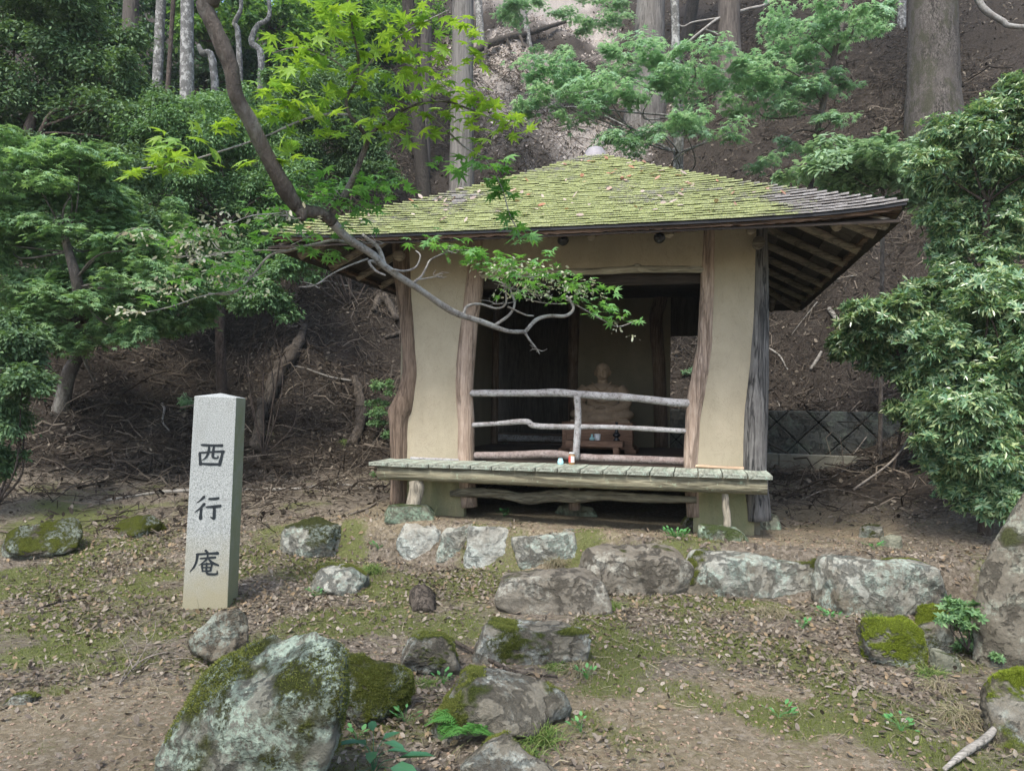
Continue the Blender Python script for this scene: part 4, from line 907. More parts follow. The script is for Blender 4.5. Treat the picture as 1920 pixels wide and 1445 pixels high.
# ------------------------------------------------------------------ rocks
_ico = {}
def ico(sub):
    if sub not in _ico:
        b = bmesh.new(); bmesh.ops.create_icosphere(b, subdivisions=sub, radius=1.0)
        _ico[sub] = (np.array([v.co[:] for v in b.verts]), np.array([[v.index for v in f.verts] for f in b.faces])); b.free()
    return _ico[sub]
def rock_shape(seed, dims, boxy=0.5, nplane=9, p=15, rough=0.05, sub=6, top=None, freq=2.6, layered=0.0, taper=0.0, skew=0.0):
    D, F = ico(sub); g = np.random.default_rng(seed); N, h = [], []
    if boxy > 0:
        for ax in range(3):
            for s in (-1, 1):
                q = np.zeros(3); q[ax] = s; q += g.normal(0, 0.13, 3); N.append(q / np.linalg.norm(q)); h.append(1.0 - 0.30 * boxy + g.uniform(-.05, .05))
    for _ in range(nplane):
        q = nrm(g.normal(0, 1, 3)); N.append(q); h.append(g.uniform(0.78, 1.02))
    N = np.array(N); h = np.array(h)
    s = np.clip(D @ N.T / h, 0, None); r = (s ** p).sum(1) ** (-1 / p)
    V = D * r[:, None]; V = (V - (V.max(0) + V.min(0)) / 2) / (V.max(0) - V.min(0))
    dm = np.array(dims); V = V * dm; k = freq / dm.max()
    n = fbm(V * k + seed * 5.1, 5, seed, 0.55)
    rid = 1 - np.abs(fbm(V * k * 1.3 + seed * 2.7, 4, seed + 40)); n = n + 0.35 * np.abs(fbm(V * k * 3.1 + seed, 3, seed + 60))
    V = V + D * (rough * dm.min() * (n - 0.5 * np.clip(rid - 0.75, 0, 1)))[:, None] * 1.6
    if taper or skew:
        zz_ = V[:, 2] / dm[2]; V[:, :2] *= (1 - taper * np.clip(zz_ + 0.5, 0, 2) ** 1.5)[:, None]; V[:, 0] += skew * dm[0] * (zz_ + 0.5)
    if layered:
        V[:, :2] *= (1 + layered * np.sin(V[:, 2] / dm[2] * 26 + 3 * n))[:, None]
    return V, F
def rock(label, x0, x1, yt, yb, mat, seed, depth=0.75, name='rock', cat='rock', boxy=0.5, sub=6, rough=0.05, sink=0.22, Yf=None, nplane=9, rz=None, group=None, p=15, layered=0.0, hk=1.0, taper=0.12, skew=0.0, mossy=None):
    pc = hit((x0 + x1) / 2, yb) if Yf is None else P((x0 + x1) / 2, yb, Yf)
    Y = pc[1]; w = (x1 - x0) / F_PX * Y; dp = w * depth; yc = Y + dp * 0.42
    ztop = P((x0 + x1) / 2, yt, Y + dp * (0.30 if boxy > 0.3 else 0.42))[2]
    w = (x1 - x0) / F_PX * (Y + dp * 0.25)
    h = max(0.04, (ztop - pc[2])) * hk
    if hk != 1: ztop = pc[2] + h
    V, F = rock_shape(seed, (w, dp, h * (1 + sink)), boxy, nplane, p, rough, sub, layered=layered, taper=taper, skew=skew)
    V = V * np.array([w, dp, h * (1 + sink)]) / (V.max(0) - V.min(0))
    cx = P((x0 + x1) / 2, yb, yc)[0]
    mm_ = MOSSY.get(mat, 0.3) if mossy is None else mossy
    nV = vert_normals(V, F); q_ = V + np.array([cx, yc, 0.0])
    mask = np.clip(0.5 + 0.55 * fbm(q_ * 4.2, 4, seed + 7) + (0.12 if mat == 'r_big' else 0.42) * (nV[:, 2] - 0.45) + (mm_ - 0.5) * 1.3, 0, 1)
    o = np_mesh(name, V, [F], M[mat] if isinstance(mat, str) else mat, None, True, dict(moss=mask))
    o.location = (cx, yc, ztop - V[:, 2].max()); o.rotation_euler = (0, 0, rz if rz is not None else 0)
    if Y < 6.2 and mm_ > 0.2:        # raised cushions of moss: many tiny shoots
        g = np.random.default_rng(seed + 900); pr = np.clip(mask - 0.5, 0, 1) * (nV[:, 2] > -0.3)
        if pr.sum() > 1:
            n = int(min(26000, 9000 * w * dp * 3.2)); k = g.choice(len(V), n, p=pr / pr.sum()); step_ = w / 90
            pos = V[k] + g.normal(0, step_, (n, 3)) * (1 - np.abs(nV[k])) 
            b = strips('moss', M['mossblade_bright' if mat == 'r_bright' else 'mossblade_dark'], pos, nV[k] + g.normal(0, 0.45, (n, 3)), g.uniform(0.004, 0.012, n), g.uniform(0.0012, 0.0026, n), g, 0.2, 3, o)
    return tag(o, label, cat, group)
MOSSY = dict(r_big=0.60, r_mossdark=0.52, r_brown=0.18, r_grey=0.34, r_step=0.10, r_pale=0.22, r_pale2=0.12, r_bright=0.62, r_right=0.06, r_found=0.18)
def vert_normals(V, F):
    n = np.cross(V[F[:, 1]] - V[F[:, 0]], V[F[:, 2]] - V[F[:, 0]]); N = np.zeros_like(V)
    for k in range(3): np.add.at(N, F[:, k], n)
    return nrm(N)
M['mossblade_dark'] = leaf_mat('dark_moss_shoot', [(0.085, 0.105, 0.025), (0.15, 0.175, 0.04), (0.22, 0.235, 0.07)], 0.25, 0.85, 0.1)
M['mossblade_bright'] = leaf_mat('bright_moss_shoot', [(0.13, 0.17, 0.015), (0.21, 0.27, 0.03), (0.30, 0.36, 0.06)], 0.3, 0.85, 0.1)
mr = rock_mat
M['r_big'] = mr('lichen_boulder', (0.20, 0.20, 0.165), (0.085, 0.085, 0.065), 0.72, 0.78, (0.33, 0.40, 0.32), 0.0, (0.065, 0.075, 0.016), 1)
M['r_mossdark'] = mr('dark_moss_boulder', (0.14, 0.125, 0.095), (0.05, 0.045, 0.035), 0.25, 0.55, (0.3, 0.34, 0.28), 0, (0.095, 0.11, 0.016), 2)
M['r_brown'] = mr('brown_rock', (0.20, 0.175, 0.13), (0.09, 0.075, 0.055), 0.25, 0.30, (0.30, 0.33, 0.27), 0, (0.085, 0.10, 0.025), 3)
M['r_grey'] = mr('grey_rock', (0.23, 0.215, 0.17), (0.10, 0.09, 0.07), 0.42, 0.42, (0.36, 0.38, 0.33), 0.1, (0.08, 0.10, 0.02), 4)
M['r_step'] = mr('step_rock', (0.225, 0.205, 0.165), (0.10, 0.088, 0.068), 0.15, 0.18, (0.36, 0.35, 0.29), 0.0, (0.09, 0.10, 0.03), 5)
M['r_pale'] = mr('pale_terrace_stone', (0.22, 0.20, 0.155), (0.09, 0.078, 0.055), 0.35, 0.34, (0.38, 0.44, 0.37), 0.66, (0.075, 0.085, 0.025), 6, (0.49, 0.50, 0.435))
M['r_pale2'] = mr('white_terrace_stone', (0.25, 0.22, 0.17), (0.11, 0.09, 0.065), 0.2, 0.22, (0.42, 0.46, 0.41), 0.92, (0.085, 0.095, 0.03), 7, (0.53, 0.545, 0.485))
M['r_bright'] = mr('bright_moss_rock', (0.20, 0.18, 0.135), (0.09, 0.08, 0.06), 0.2, 0.60, (0.38, 0.42, 0.36), 0.15, (0.145, 0.185, 0.018), 8)
M['r_right'] = mr('tall_brown_boulder', (0.20, 0.18, 0.14), (0.085, 0.078, 0.06), 0.35, 0.18, (0.31, 0.32, 0.25), 0.0, (0.09, 0.10, 0.04), 9)
M['r_found'] = mr('green_foundation_stone', (0.26, 0.27, 0.20), (0.12, 0.12, 0.085), 0.5, 0.25, (0.33, 0.43, 0.31), 0.0, (0.09, 0.12, 0.04), 10)
rock('big rounded boulder covered in pale green lichen and dark moss, at bottom left centre', 306, 690, 1190, 1560, 'r_big', 5, 0.8, 'boulder', 'boulder', 0.0, 7, 0.035, 0.2, None, 13, p=9, taper=0.50, skew=0.05)
rock('dark boulder with a yellow green moss cap behind the lichen boulder', 580, 792, 1208, 1368, 'r_mossdark', 12, 0.8, 'boulder', 'boulder', 0.0, 6, 0.05, 0.3, None, 12, p=9, taper=0.35, skew=-0.12)
rock('bare brown faceted boulder in front of the stone pillar', 334, 461, 1138, 1254, 'r_brown', 23, 0.75, 'boulder', 'boulder', 0.0, 6, 0.05, 0.18, None, 12, skew=0.1, taper=0.15)
rock('squat grey rock right of the dark mossy boulder', 746, 863, 1184, 1272, 'r_grey', 31, 0.75, 'rock', 'rock', 0.2, 6, 0.05, taper=0.2)
rock('long low grey rock with moss on its front, beside a grass tuft', 893, 1115, 1170, 1246, 'r_grey', 44, 0.5, 'rock', 'rock', 0.75, 6, 0.07, layered=0.01)
rock('broad domed grey boulder with a fern growing before it', 812, 1080, 1256, 1394, 'r_grey', 52, 0.7, 'boulder', 'boulder', 0.0, 6, 0.05, 0.25, None, 12, p=8, taper=0.32)
rock('low mossy rock cut off by the bottom edge, in front of the domed boulder', 860, 1048, 1376, 1480, 'r_grey', 67, 0.7, 'rock', 'rock', 0.0, 6, 0.05, nplane=12, taper=0.3)
rock('flat brown stepping stone in front of the terrace edge', 926, 1142, 1066, 1152, 'r_step', 71, 0.6, 'stepping_stone', 'stepping stone', 0.9, 6, 0.045, 0.2, p=16)
G = 'stones edging the terrace'
rock('small pale terrace edging stone, leftmost of the row', 744, 842, 980, 1040, 'r_pale2', 81, 0.45, 'edging_stone', 'edging stone', 0.9500000000000001, 6, 0.05, 0.45, None, 7, group=G)
rock('small pale edging stone with moss on its right side, second in the row', 818, 890, 982, 1044, 'r_pale', 82, 0.45, 'edging_stone', 'edging stone', 0.85, 6, 0.05, 0.45, None, 7, group=G)
rock('white wedge shaped edging stone, third in the row', 868, 976, 986, 1064, 'r_pale2', 83, 0.45, 'edging_stone', 'edging stone', 0.75, 6, 0.05, 0.45, None, 8, group=G)
rock('cracked grey white edging stone with dry grass before it, fourth in the row', 952, 1094, 994, 1070, 'r_pale', 84, 0.45, 'edging_stone', 'edging stone', 0.85, 6, 0.05, 0.45, None, 8, group=G)
rock('dark brown edging stone with a sloping pale top, behind the stepping stone', 1081, 1302, 1026, 1116, 'r_step', 85, 0.45, 'edging_stone', 'edging stone', 0.9500000000000001, 6, 0.055, 0.2, None, 8, group=G, p=14)
rock('largest edging stone, pale grey with green lichen, below the right jamb', 1262, 1537, 1026, 1118, 'r_pale', 86, 0.45, 'edging_stone', 'edging stone', 1.0, 6, 0.05, 0.2, None, 8, group=G, p=14)
rock('small grey filler stone between the two largest edging stones', 1506, 1559, 1044, 1090, 'r_grey', 87, 0.7, 'edging_stone', 'edging stone', 0.65, 5, 0.05, 0.3, group=G)
rock('square shouldered patchy edging stone at right end of the row', 1532, 1773, 1046, 1155, 'r_pale', 90, 0.5, 'edging_stone', 'edging stone', 1.0, 6, 0.045, 0.2, None, 7, group=G, p=16)
rock('blocky rock with a bright green moss cap in front of the terrace end', 1612, 1728, 1160, 1250, 'r_bright', 91, 0.7, 'rock', 'rock', 0.85, 6, 0.06, 0.2, p=14)
rock('thin slanting grey slab leaning on the bright moss capped rock', 1718, 1784, 1158, 1222, 'r_grey', 92, 0.5, 'rock', 'rock', 0.7, 5, 0.06, 0.2)
rock('small moss topped rock beside the leafy seedling', 1720, 1788, 1134, 1178, 'r_bright', 93, 0.7, 'rock', 'rock', 0.4, 5, 0.05, 0.3)
rock('small grey green rock half hidden by dry grass below the slab', 1745, 1800, 1218, 1262, 'r_found', 94, 0.7, 'rock', 'rock', 0.4, 5, 0.05, 0.3)
rock('tall leaning brown boulder at the right edge under the glossy shrub', 1772, 2130, 850, 1262, 'r_right', 95, 0.6, 'boulder', 'boulder', 0.0, 6, 0.04, 0.15, None, 13, p=7, taper=0.72, skew=0.16)
rock('mossy mound of rock at the lower right edge', 1840, 2030, 1258, 1405, 'r_bright', 96, 0.8, 'rock', 'rock', 0.0, 6, 0.05, 0.3, None, 12, p=7, taper=0.3)
rock('moss covered rock with two bare pale spots at left edge', -8, 155, 972, 1050, 'r_mossdark', 97, 0.8, 'rock', 'rock', 0.0, 6, 0.06, 0.4, None, 12, p=7, taper=0.4, mossy=0.72)
rock('low flat mossy rock left of the stone pillar', 203, 307, 962, 1008, 'r_mossdark', 98, 0.8, 'rock', 'rock', 0.0, 5, 0.06, 0.5, nplane=12, taper=0.35, mossy=0.7)
rock('pale topped rock on a moss base right of the pillar', 528, 645, 972, 1046, 'r_pale', 99, 0.7, 'rock', 'rock', 0.2, 6, 0.06, 0.3, mossy=0.5)
rock('leaning pale slab of rock with grass at its upper end', 588, 700, 1020, 1114, 'r_pale', 100, 0.9, 'rock', 'rock', 0.4, 6, 0.05, 0.5, rz=0.6, hk=0.52)
G = 'flat foundation stones under the hut'
rock('flat green tinged foundation stone under the left corner post', 716, 822, 944, 980, 'r_found', 101, 0.9, 'foundation_stone', 'foundation stone', 0.9, 5, 0.04, 0.5, group=G, p=16)
rock('flat foundation stone under the middle floor post', 1038, 1118, 946, 968, 'r_found', 102, 0.9, 'foundation_stone', 'foundation stone', 0.8, 5, 0.05, 0.5, group=G)
rock('shadowed foundation stone under the foot of right jamb post', 1276, 1345, 962, 990, 'r_grey', 103, 0.9, 'foundation_stone', 'foundation stone', 0.8, 5, 0.05, 0.5, group=G)
rock('slanting slab shaped foundation stone under the right veranda leg', 1308, 1402, 984, 1013, 'r_found', 104, 0.7, 'foundation_stone', 'foundation stone', 0.7, 5, 0.06, 0.5, group=G, rz=-0.25)
rock('flat foundation stone under the grey right corner post', 1396, 1462, 966, 993, 'r_found', 105, 0.9, 'foundation_stone', 'foundation stone', 0.9, 5, 0.04, 0.5, group=G, p=16)
rock('small blue grey stone at the right of the terrace', 1612, 1656, 982, 1008, 'r_pale', 106, 0.7, 'rock', 'rock', 0.6, 5, 0.06, 0.4)
rock('small round stone below the blue grey one', 1655, 1690, 1002, 1028, 'r_found', 107, 0.8, 'rock', 'rock', 0.3, 5, 0.05, 0.4)
rock('flat grey stone half buried in the path at left edge', 18, 70, 1298, 1322, 'r_grey', 108, 0.9, 'rock', 'rock', 0.5, 5, 0.04, 0.5)

# ------------------------------------------------------------------ stone pillar with the carved name
pb = hit(381, 1140); pY = pb[1]; kz = pY / F_PX
pw = 0.0 + 76 * kz; phh = (1140 - 752) * kz + 0.02
pil = empty('stone_pillar', (pb[0], pY + pw * 0.45, pb[2] - 0.06), R(7)); pil.rotation_euler = (R(-0.6), R(1.25), R(7))
tag(pil, 'square grey granite marker pillar carved with three black characters', 'pillar')
hw, ph = pw / 2, phh + 0.06
V = [(-hw * 1.06, -hw * 1.06, 0), (hw * 1.06, -hw * 1.06, 0), (hw * 1.06, hw * 1.06, 0), (-hw * 1.06, hw * 1.06, 0), (-hw, -hw, ph), (hw, -hw, ph), (hw, hw, ph), (-hw, hw, ph), (0, 0, ph + 0.03)]
mb = MB().add(V, [[[0, 1, 5, 4], [1, 2, 6, 5], [2, 3, 7, 6], [3, 0, 4, 7], [3, 2, 1, 0]], [[4, 5, 8], [5, 6, 8], [6, 7, 8], [7, 4, 8]]])
shaft = mb.build('shaft', M['granite'], pil, False, 0.004)
# brush strokes: points in a unit square (y up) with a width at each
CH = {
 'west': [[(.10, .93, .07), (.5, .915, .085), (.92, .925, .10)], [(.06, .60, .075), (.08, .35, .085), (.12, .07, .10)], [(.06, .585, .06), (.5, .63, .07), (.92, .665, .09), (.985, .64, .09)], [(.955, .66, .09), (.90, .36, .09), (.845, .06, .10)],
          [(.12, .115, .08), (.5, .10, .085), (.88, .11, .09)], [(.42, .90, .075), (.385, .58, .07), (.30, .38, .06), (.17, .27, .02)], [(.60, .90, .07), (.575, .60, .075), (.575, .42, .075), (.66, .375, .065), (.77, .39, .06), (.765, .47, .025)]],
 'go': [[(.36, .97, .085), (.25, .84, .07), (.08, .70, .02)], [(.38, .68, .085), (.24, .50, .075), (.02, .31, .02)], [(.255, .50, .08), (.25, .25, .085), (.25, .04, .10)], [(.52, .87, .07), (.72, .875, .08), (.90, .905, .08)],
        [(.44, .53, .07), (.72, .55, .085), (.99, .585, .10)], [(.755, .55, .085), (.755, .30, .085), (.75, .06, .09), (.62, .13, .02)]],
 'an': [[(.50, .99, .07), (.58, .89, .085)], [(.20, .82, .06), (.58, .845, .075), (.95, .87, .09)], [(.245, .83, .075), (.22, .55, .075), (.14, .32, .06), (.01, .13, .02)],
        [(.34, .655, .055), (.60, .68, .065), (.87, .71, .075)], [(.60, .80, .06), (.56, .62, .06), (.33, .40, .02)], [(.62, .66, .055), (.76, .50, .08), (.97, .40, .06), (.99, .385, .03)],
        [(.42, .44, .055), (.425, .30, .055), (.45, .155, .055)], [(.42, .435, .05), (.62, .45, .055), (.755, .45, .06), (.735, .30, .055), (.715, .17, .055)], [(.45, .305, .045), (.72, .31, .05)], [(.46, .17, .045), (.71, .175, .05)],
        [(.575, .50, .06), (.575, .20, .06), (.62, .065, .065), (.80, .045, .065), (.95, .07, .065), (.945, .19, .02)]],
}
def strokes(name, key, x0, x1, z0, z1, wk=1.0):
    mbs = MB()
    for li, st_ in enumerate(CH[key]):
        q = np.array(st_); n = 20; c = catmull(q[:, :2], n); w = np.interp(np.linspace(0, 1, n), np.linspace(0, 1, len(q)), q[:, 2]) / 2 * wk * (1.28 if key != 'an' else 1.18)
        w[0] *= 0.65; w[1] *= 0.95
        w = w * (1 + 0.10 * np.sin(np.linspace(0, 7, n) + li))
        T = nrm(np.gradient(c, axis=0)); Np = np.stack([-T[:, 1], T[:, 0]], 1)
        c = np.vstack([c[0] - T[0] * w[0] * .7, c, c[-1] + T[-1] * w[-1] * 0.6]); Np = np.vstack([Np[0], Np, Np[-1]]); w = np.concatenate([[w[0] * .45], w, [w[-1] * .45]])
        a, b = c + Np * w[:, None], c - Np * w[:, None]; n = len(c)
        to = lambda uv, y: np.stack([x0 + (x1 - x0) * uv[:, 0], np.full(len(uv), y), z0 + (z1 - z0) * uv[:, 1]], 1)
        zz = (z0 + z1) / 2; yf = -hw * (1.06 - 0.06 * zz / ph)
        yf0 = yf - 0.0022 - 0.00025 * li
        V = np.vstack([to(a, yf0), to(b, yf0), to(a, yf + 0.02), to(b, yf + 0.02)])
        i = np.arange(n - 1)
        mbs.add(V, [np.stack([i, i + 1, n + i + 1, n + i], 1), np.stack([i, 2 * n + i, 2 * n + i + 1, i + 1], 1), np.stack([n + i, n + i + 1, 3 * n + i + 1, 3 * n + i], 1)])
    return mbs.build(name, M['ink'], shaft, False)
zz = lambda py: 0.06 + (1138 - py) * kz
cxp = -0.005
strokes('inscription', 'west', -0.34 * pw, 0.27 * pw, zz(875), zz(832), 1.0)
strokes('inscription', 'go', -0.36 * pw, 0.26 * pw, zz(974), zz(929), 1.0)
strokes('inscription', 'an', -0.40 * pw, 0.28 * pw, zz(1076), zz(1029), 1.0)

# ------------------------------------------------------------------ retaining wall and concrete kerb behind the hut
WV = 5.40
rw = empty('retaining_wall', tuple(to_world(2.6, WV, 0.70)), HUT_A)
tag(rw, 'low shaded retaining wall of diamond set stones behind the hut', 'retaining wall')
M['wall_stone'] = rock_mat('shaded_wall_stone', (0.075, 0.08, 0.074), (0.03, 0.033, 0.03), 0.3, 0, (0.10, 0.12, 0.095), 0, (0.05, 0.06, 0.03), 11)  # stone tone lowered: the shade under the shrubs is in the colour
mb = MB(); g = np.random.default_rng(4); dw, dh = 0.62, 0.62
for i in range(-6, 6):
    for j in range(-1, 4):
        cx, cz = (i + 0.5 * (j % 2)) * dw, j * dh * 0.5
        poly = []
        for (ax, az) in ((0, -.5), (.5, 0), (0, .5), (-.5, 0)):
            poly.append((cx + ax * dw * 0.972, cz + az * dh * 0.972))
        # clip to the wall's height
        def clip(pl, zlim, up):
            out = []
            for q in range(len(pl)):
                a, b = pl[q], pl[(q + 1) % len(pl)]; ia, ib = (a[1] <= zlim) == up, (b[1] <= zlim) == up
                if ia: out.append(a)
                if ia != ib:
                    t = (zlim - a[1]) / (b[1] - a[1]); out.append((a[0] + t * (b[0] - a[0]), zlim))
            return out
        poly = clip(clip(poly, 0.80, True), -0.12, False)
        if len(poly) >= 3:
            f = g.uniform(-0.055, -0.03); mb.prism(poly, f, 0.02)
        del poly
np_ = mb.build('stones', M['wall_stone'], rw, False, 0.018)
MB().box((-0.3, 0.03, 0.34), (7.4, 0.04, 0.9)).build('joints', plain('dark_joint', (0.012, 0.012, 0.012), 0.95), rw)
kb = hit(1500, 884)
cbk = MB().box((0, 0, 0.02), (1.3, 0.14, 0.30)).box((-1.31, 0, 0.02), (1.3, 0.14, 0.30)).build('concrete_kerb', plain('old_concrete', (0.17, 0.165, 0.13), 0.9, 0.2, 0.25, 6, 0.4), None, False, 0.008)
q = to_local(kb); cbk.location = tuple(to_world(q[0] + 0.35, q[1] + 0.05, gz(kb[0], kb[1]) + 0.08)); cbk.rotation_euler = (0, R(0.5), HUT_A)
tag(cbk, 'low concrete kerb in front of the retaining wall, right of the hut', 'kerb')
# ------------------------------------------------------------------ trees and shrubs
def px_clumps(lst, Y, depth=0.9, jit=0.5, rng=None):
    out = []
    for c in lst:
        px, py, rx, ry = c[:4]; yy = (c[4] if len(c) > 4 else Y) + (rng.uniform(-jit, jit) if rng is not None else 0)
        s = yy / F_PX; out.append((P(px, py, yy), np.array([rx * s, max(rx, ry) * s * depth, ry * s])))
    return out
def crown_points(rng, clumps, n, style, sub=9):
    """leaf bases, length axes and normals on many small tufts (or flat trays) round each clump"""
    vol = np.array([r[0] * r[2] + r[0] * r[1] for _, r in clumps]); share = np.maximum(30, (n * vol / vol.sum())).astype(int)
    Ps, As, Ns = [], [], []
    for (c, r), k in zip(clumps, share):
        if style == 'tray':
            m = max(4, int(sub)); tilt = rng.normal(0, 0.16, (m, 3)) + np.array([0, 0, 1]); d = rng.normal(0, 1, (m, 3)); d = nrm(d) * rng.random((m, 1)) ** 0.6 * 1.15
            tc = c + d * r * np.array([0.95, 0.95, 1.0]); tr = rng.uniform(0.20, 0.55, m) * (r[0] + r[1]) / 2
            w = rng.integers(0, m, k); ang = rng.uniform(0, 2 * np.pi, k); q = rng.random(k) ** 0.62 * (1 + 0.45 * np.sin(ang * 3 + w * 1.7) * np.sin(ang * 5 + w)); T = nrm(tilt)[w]
            e1 = nrm(np.cross(T, [0, 1, 0.01])); e2 = np.cross(T, e1)
            rad = np.cos(ang)[:, None] * e1 + np.sin(ang)[:, None] * e2
            Pp = tc[w] + rad * (q * tr[w])[:, None]; Pp[:, 2] += -0.22 * tr[w] * q ** 2 + rng.normal(0, 0.045, k) * (0.6 + tr[w])
            N = T + rng.normal(0, 0.26, (k, 3)) + 0.30 * rad; A = rad + rng.normal(0, 0.55, (k, 3)) - np.array([0, 0, 0.25])
        else:
            m = max(5, int(sub * (0.6 + 0.8 * rng.random()))); d = nrm(rng.normal(0, 1, (m, 3)) + np.array([0, -0.1, 0.25])); sc = c + d * r * rng.uniform(0.40, 1.06, (m, 1))
            sr = rng.uniform(0.26, 0.46, (m, 1)) * np.array([1, 1, 0.8]) * np.minimum(r, r.mean() * 1.1)
            w = rng.integers(0, m, k); e = nrm(rng.normal(0, 1, (k, 3)) + np.array([0, 0, 0.35]))
            Pp = sc[w] + e * sr[w] * (0.35 + 0.5 * np.abs(rng.normal(0, 1, (k, 1)))); out = nrm((Pp - c) / r)
            N = 0.55 * e + np.array([0, 0, 0.65]) + rng.normal(0, 0.38, (k, 3)); A = e + 0.5 * out + rng.normal(0, 0.6, (k, 3)) - np.array([0, 0, 0.2])
        Ps.append(Pp); As.append(A); Ns.append(N)
    return np.concatenate(Ps), np.concatenate(As), np.concatenate(Ns)
def trunk_near(trunk, c, src0):
    if not trunk: return src0
    q = np.concatenate([catmull(np.array(t[0]), 30)[4:] for t in trunk]); d = np.linalg.norm(q - c, axis=1) + np.where(q[:, 2] > c[2] - 0.05, 1.2, 0) ; return q[int(np.argmin(d))]
def plant(name, label, cat, base, clumps, n, tmpl, size, mat, style='clump', seed=0, group=None, trunk=None, tmat='shrub_bark', limbs=True, sub=9, limb_r=0.02, extra=None, cname='crown'):
    rng = np.random.default_rng(seed); root = empty(name, tuple(base)); tag(root, label, cat, group); o = np.array(base, float)
    Pp, A, N = crown_points(rng, clumps, n, style, sub)
    s = rng.uniform(size[0], size[1], len(Pp))
    scatter(cname, M[mat], tmpl, Pp, A, N, s, root, o)
    if extra:
        P2, A2, N2 = crown_points(rng, clumps, extra[0], style, sub); scatter(cname, M[mat], extra[1], P2, A2, N2, rng.uniform(extra[2], extra[3], len(P2)), root, o)
    if trunk is None: trunk = []
    for ctrl, rads in trunk:
        V, F = spline_tube(np.array(ctrl) - o, rads, 36, 14, 0.10, seed, None, 3.0); np_mesh('trunk', V, F, M[tmat], root, True)
    if limbs and len(clumps):
        mb = MB(); src0 = o + np.array([0, 0, 0.05])
        for c, r in clumps:
            src = trunk_near(trunk, c, src0); mid = (src + c) / 2 + rng.normal(0, 0.12, 3) * np.linalg.norm(c - src); 
            V, F = spline_tube([src - o, mid - o, c - o], [limb_r, limb_r * 0.7, limb_r * 0.3], 12, 6, 0.1, seed); mb.add(V, F)
            for _ in range(3):
                e = c + nrm(rng.normal(0, 1, 3)) * r * 0.8; V, F = spline_tube([c - o, (c + e) / 2 + rng.normal(0, 0.04, 3) - o, e - o], [limb_r * 0.35, limb_r * 0.25, limb_r * 0.12], 8, 5); mb.add(V, F)
        mb.build('branch', M[tmat], root, True)
    return root
rs = np.random.default_rng(99)
# --- dark evergreen at the upper left
base = np.array([P(75, 500, 12.5)[0], 12.5, gz(P(75, 500, 12.5)[0], 12.5)])
plant('evergreen_tree', 'dark evergreen tree filling the upper left corner above the green maple', 'tree', base,
      px_clumps([(50, 120, 110, 90), (170, 100, 110, 80), (220, 150, 70, 60), (120, 195, 110, 65), (235, 230, 100, 65), (40, 225, 90, 65), (275, 225, 60, 40), (150, 25, 130, 55), (30, 15, 90, 60), (300, 265, 70, 50), (160, 280, 110, 55), (60, 300, 80, 50), (240, 310, 90, 45), (-60, 160, 90, 120)], 12.5, 0.8, 0.7, rs),
      95000, 'oval', (0.055, 0.095), 'lf_ever', 'clump', 1, None, [([base - [0, 0, .1], P(62, 330, 12.4), P(52, 262, 12.4), P(66, 200, 12.4)], [0.14, 0.12, 0.10, 0.05]), ([P(60, 285, 12.4), P(95, 215, 12.3), P(130, 205, 12.3)], [0.05, 0.04, 0.02])], 'shrub_bark', True, 16, 0.025)
# --- the green maple below it
base = hit(112, 765)
plant('maple_tree', 'leaning green maple with tiered foliage at left edge behind the stone pillar', 'tree', base,
      px_clumps([(60, 330, 90, 40), (150, 345, 100, 45), (230, 395, 100, 45), (90, 420, 110, 50), (190, 460, 110, 45), (290, 470, 90, 40), (330, 530, 80, 45), (375, 585, 46, 40), (120, 520, 100, 45), (40, 560, 70, 40), (200, 560, 100, 40), (120, 605, 80, 34), (310, 600, 60, 34), (150, 640, 55, 18), (20, 470, 70, 40), (10, 380, 70, 40), (-60, 450, 90, 70), (250, 520, 90, 40), (220, 620, 60, 24), (360, 480, 60, 40), (150, 290, 90, 30), (30, 290, 80, 30)], 8.8, 0.9, 0.5, rs),
      27000, 'maple', (0.085, 0.135), 'lf_maple', 'tray', 2, None, [([base - [0, 0, .1], P(128, 705, base[1] - .1), P(150, 655, base[1] - .3), P(150, 560, 8.6), P(120, 440, 8.6)], [0.13, 0.10, 0.09, 0.07, 0.04]), ([P(150, 655, base[1] - .3), P(165, 690, base[1] - .25), P(178, 715, base[1] - .2)], [0.025, 0.022, 0.018])], 'maple_bark', True, 12, 0.014)
# --- bushes on the left bank
def bush_base(px, Y):
    x = P(px, 600, Y)[0]; return np.array([x, Y, gz(x, Y)])
plant('evergreen_bush', 'large dense evergreen bush on the bank left of the hut roof', 'bush', bush_base(420, 12.4),
      px_clumps([(300, 250, 75, 60), (380, 255, 95, 60), (460, 300, 85, 60), (420, 350, 95, 55), (330, 335, 80, 55), (520, 330, 65, 55), (480, 400, 85, 55), (400, 420, 85, 55), (500, 465, 85, 42), (430, 480, 80, 45), (560, 395, 60, 45), (350, 440, 80, 55), (280, 380, 70, 55), (300, 480, 60, 50), (540, 440, 50, 40), (440, 220, 80, 50)], 12.2, 0.8, 0.6, rs), 105000, 'oval', (0.04, 0.07), 'lf_bush', 'clump', 3, None, [([bush_base(420, 12.4) - [0, 0, .1], P(410, 500, 12.1), P(420, 420, 12.1)], [0.09, 0.07, 0.04])], 'shrub_bark', True, 18, 0.02)
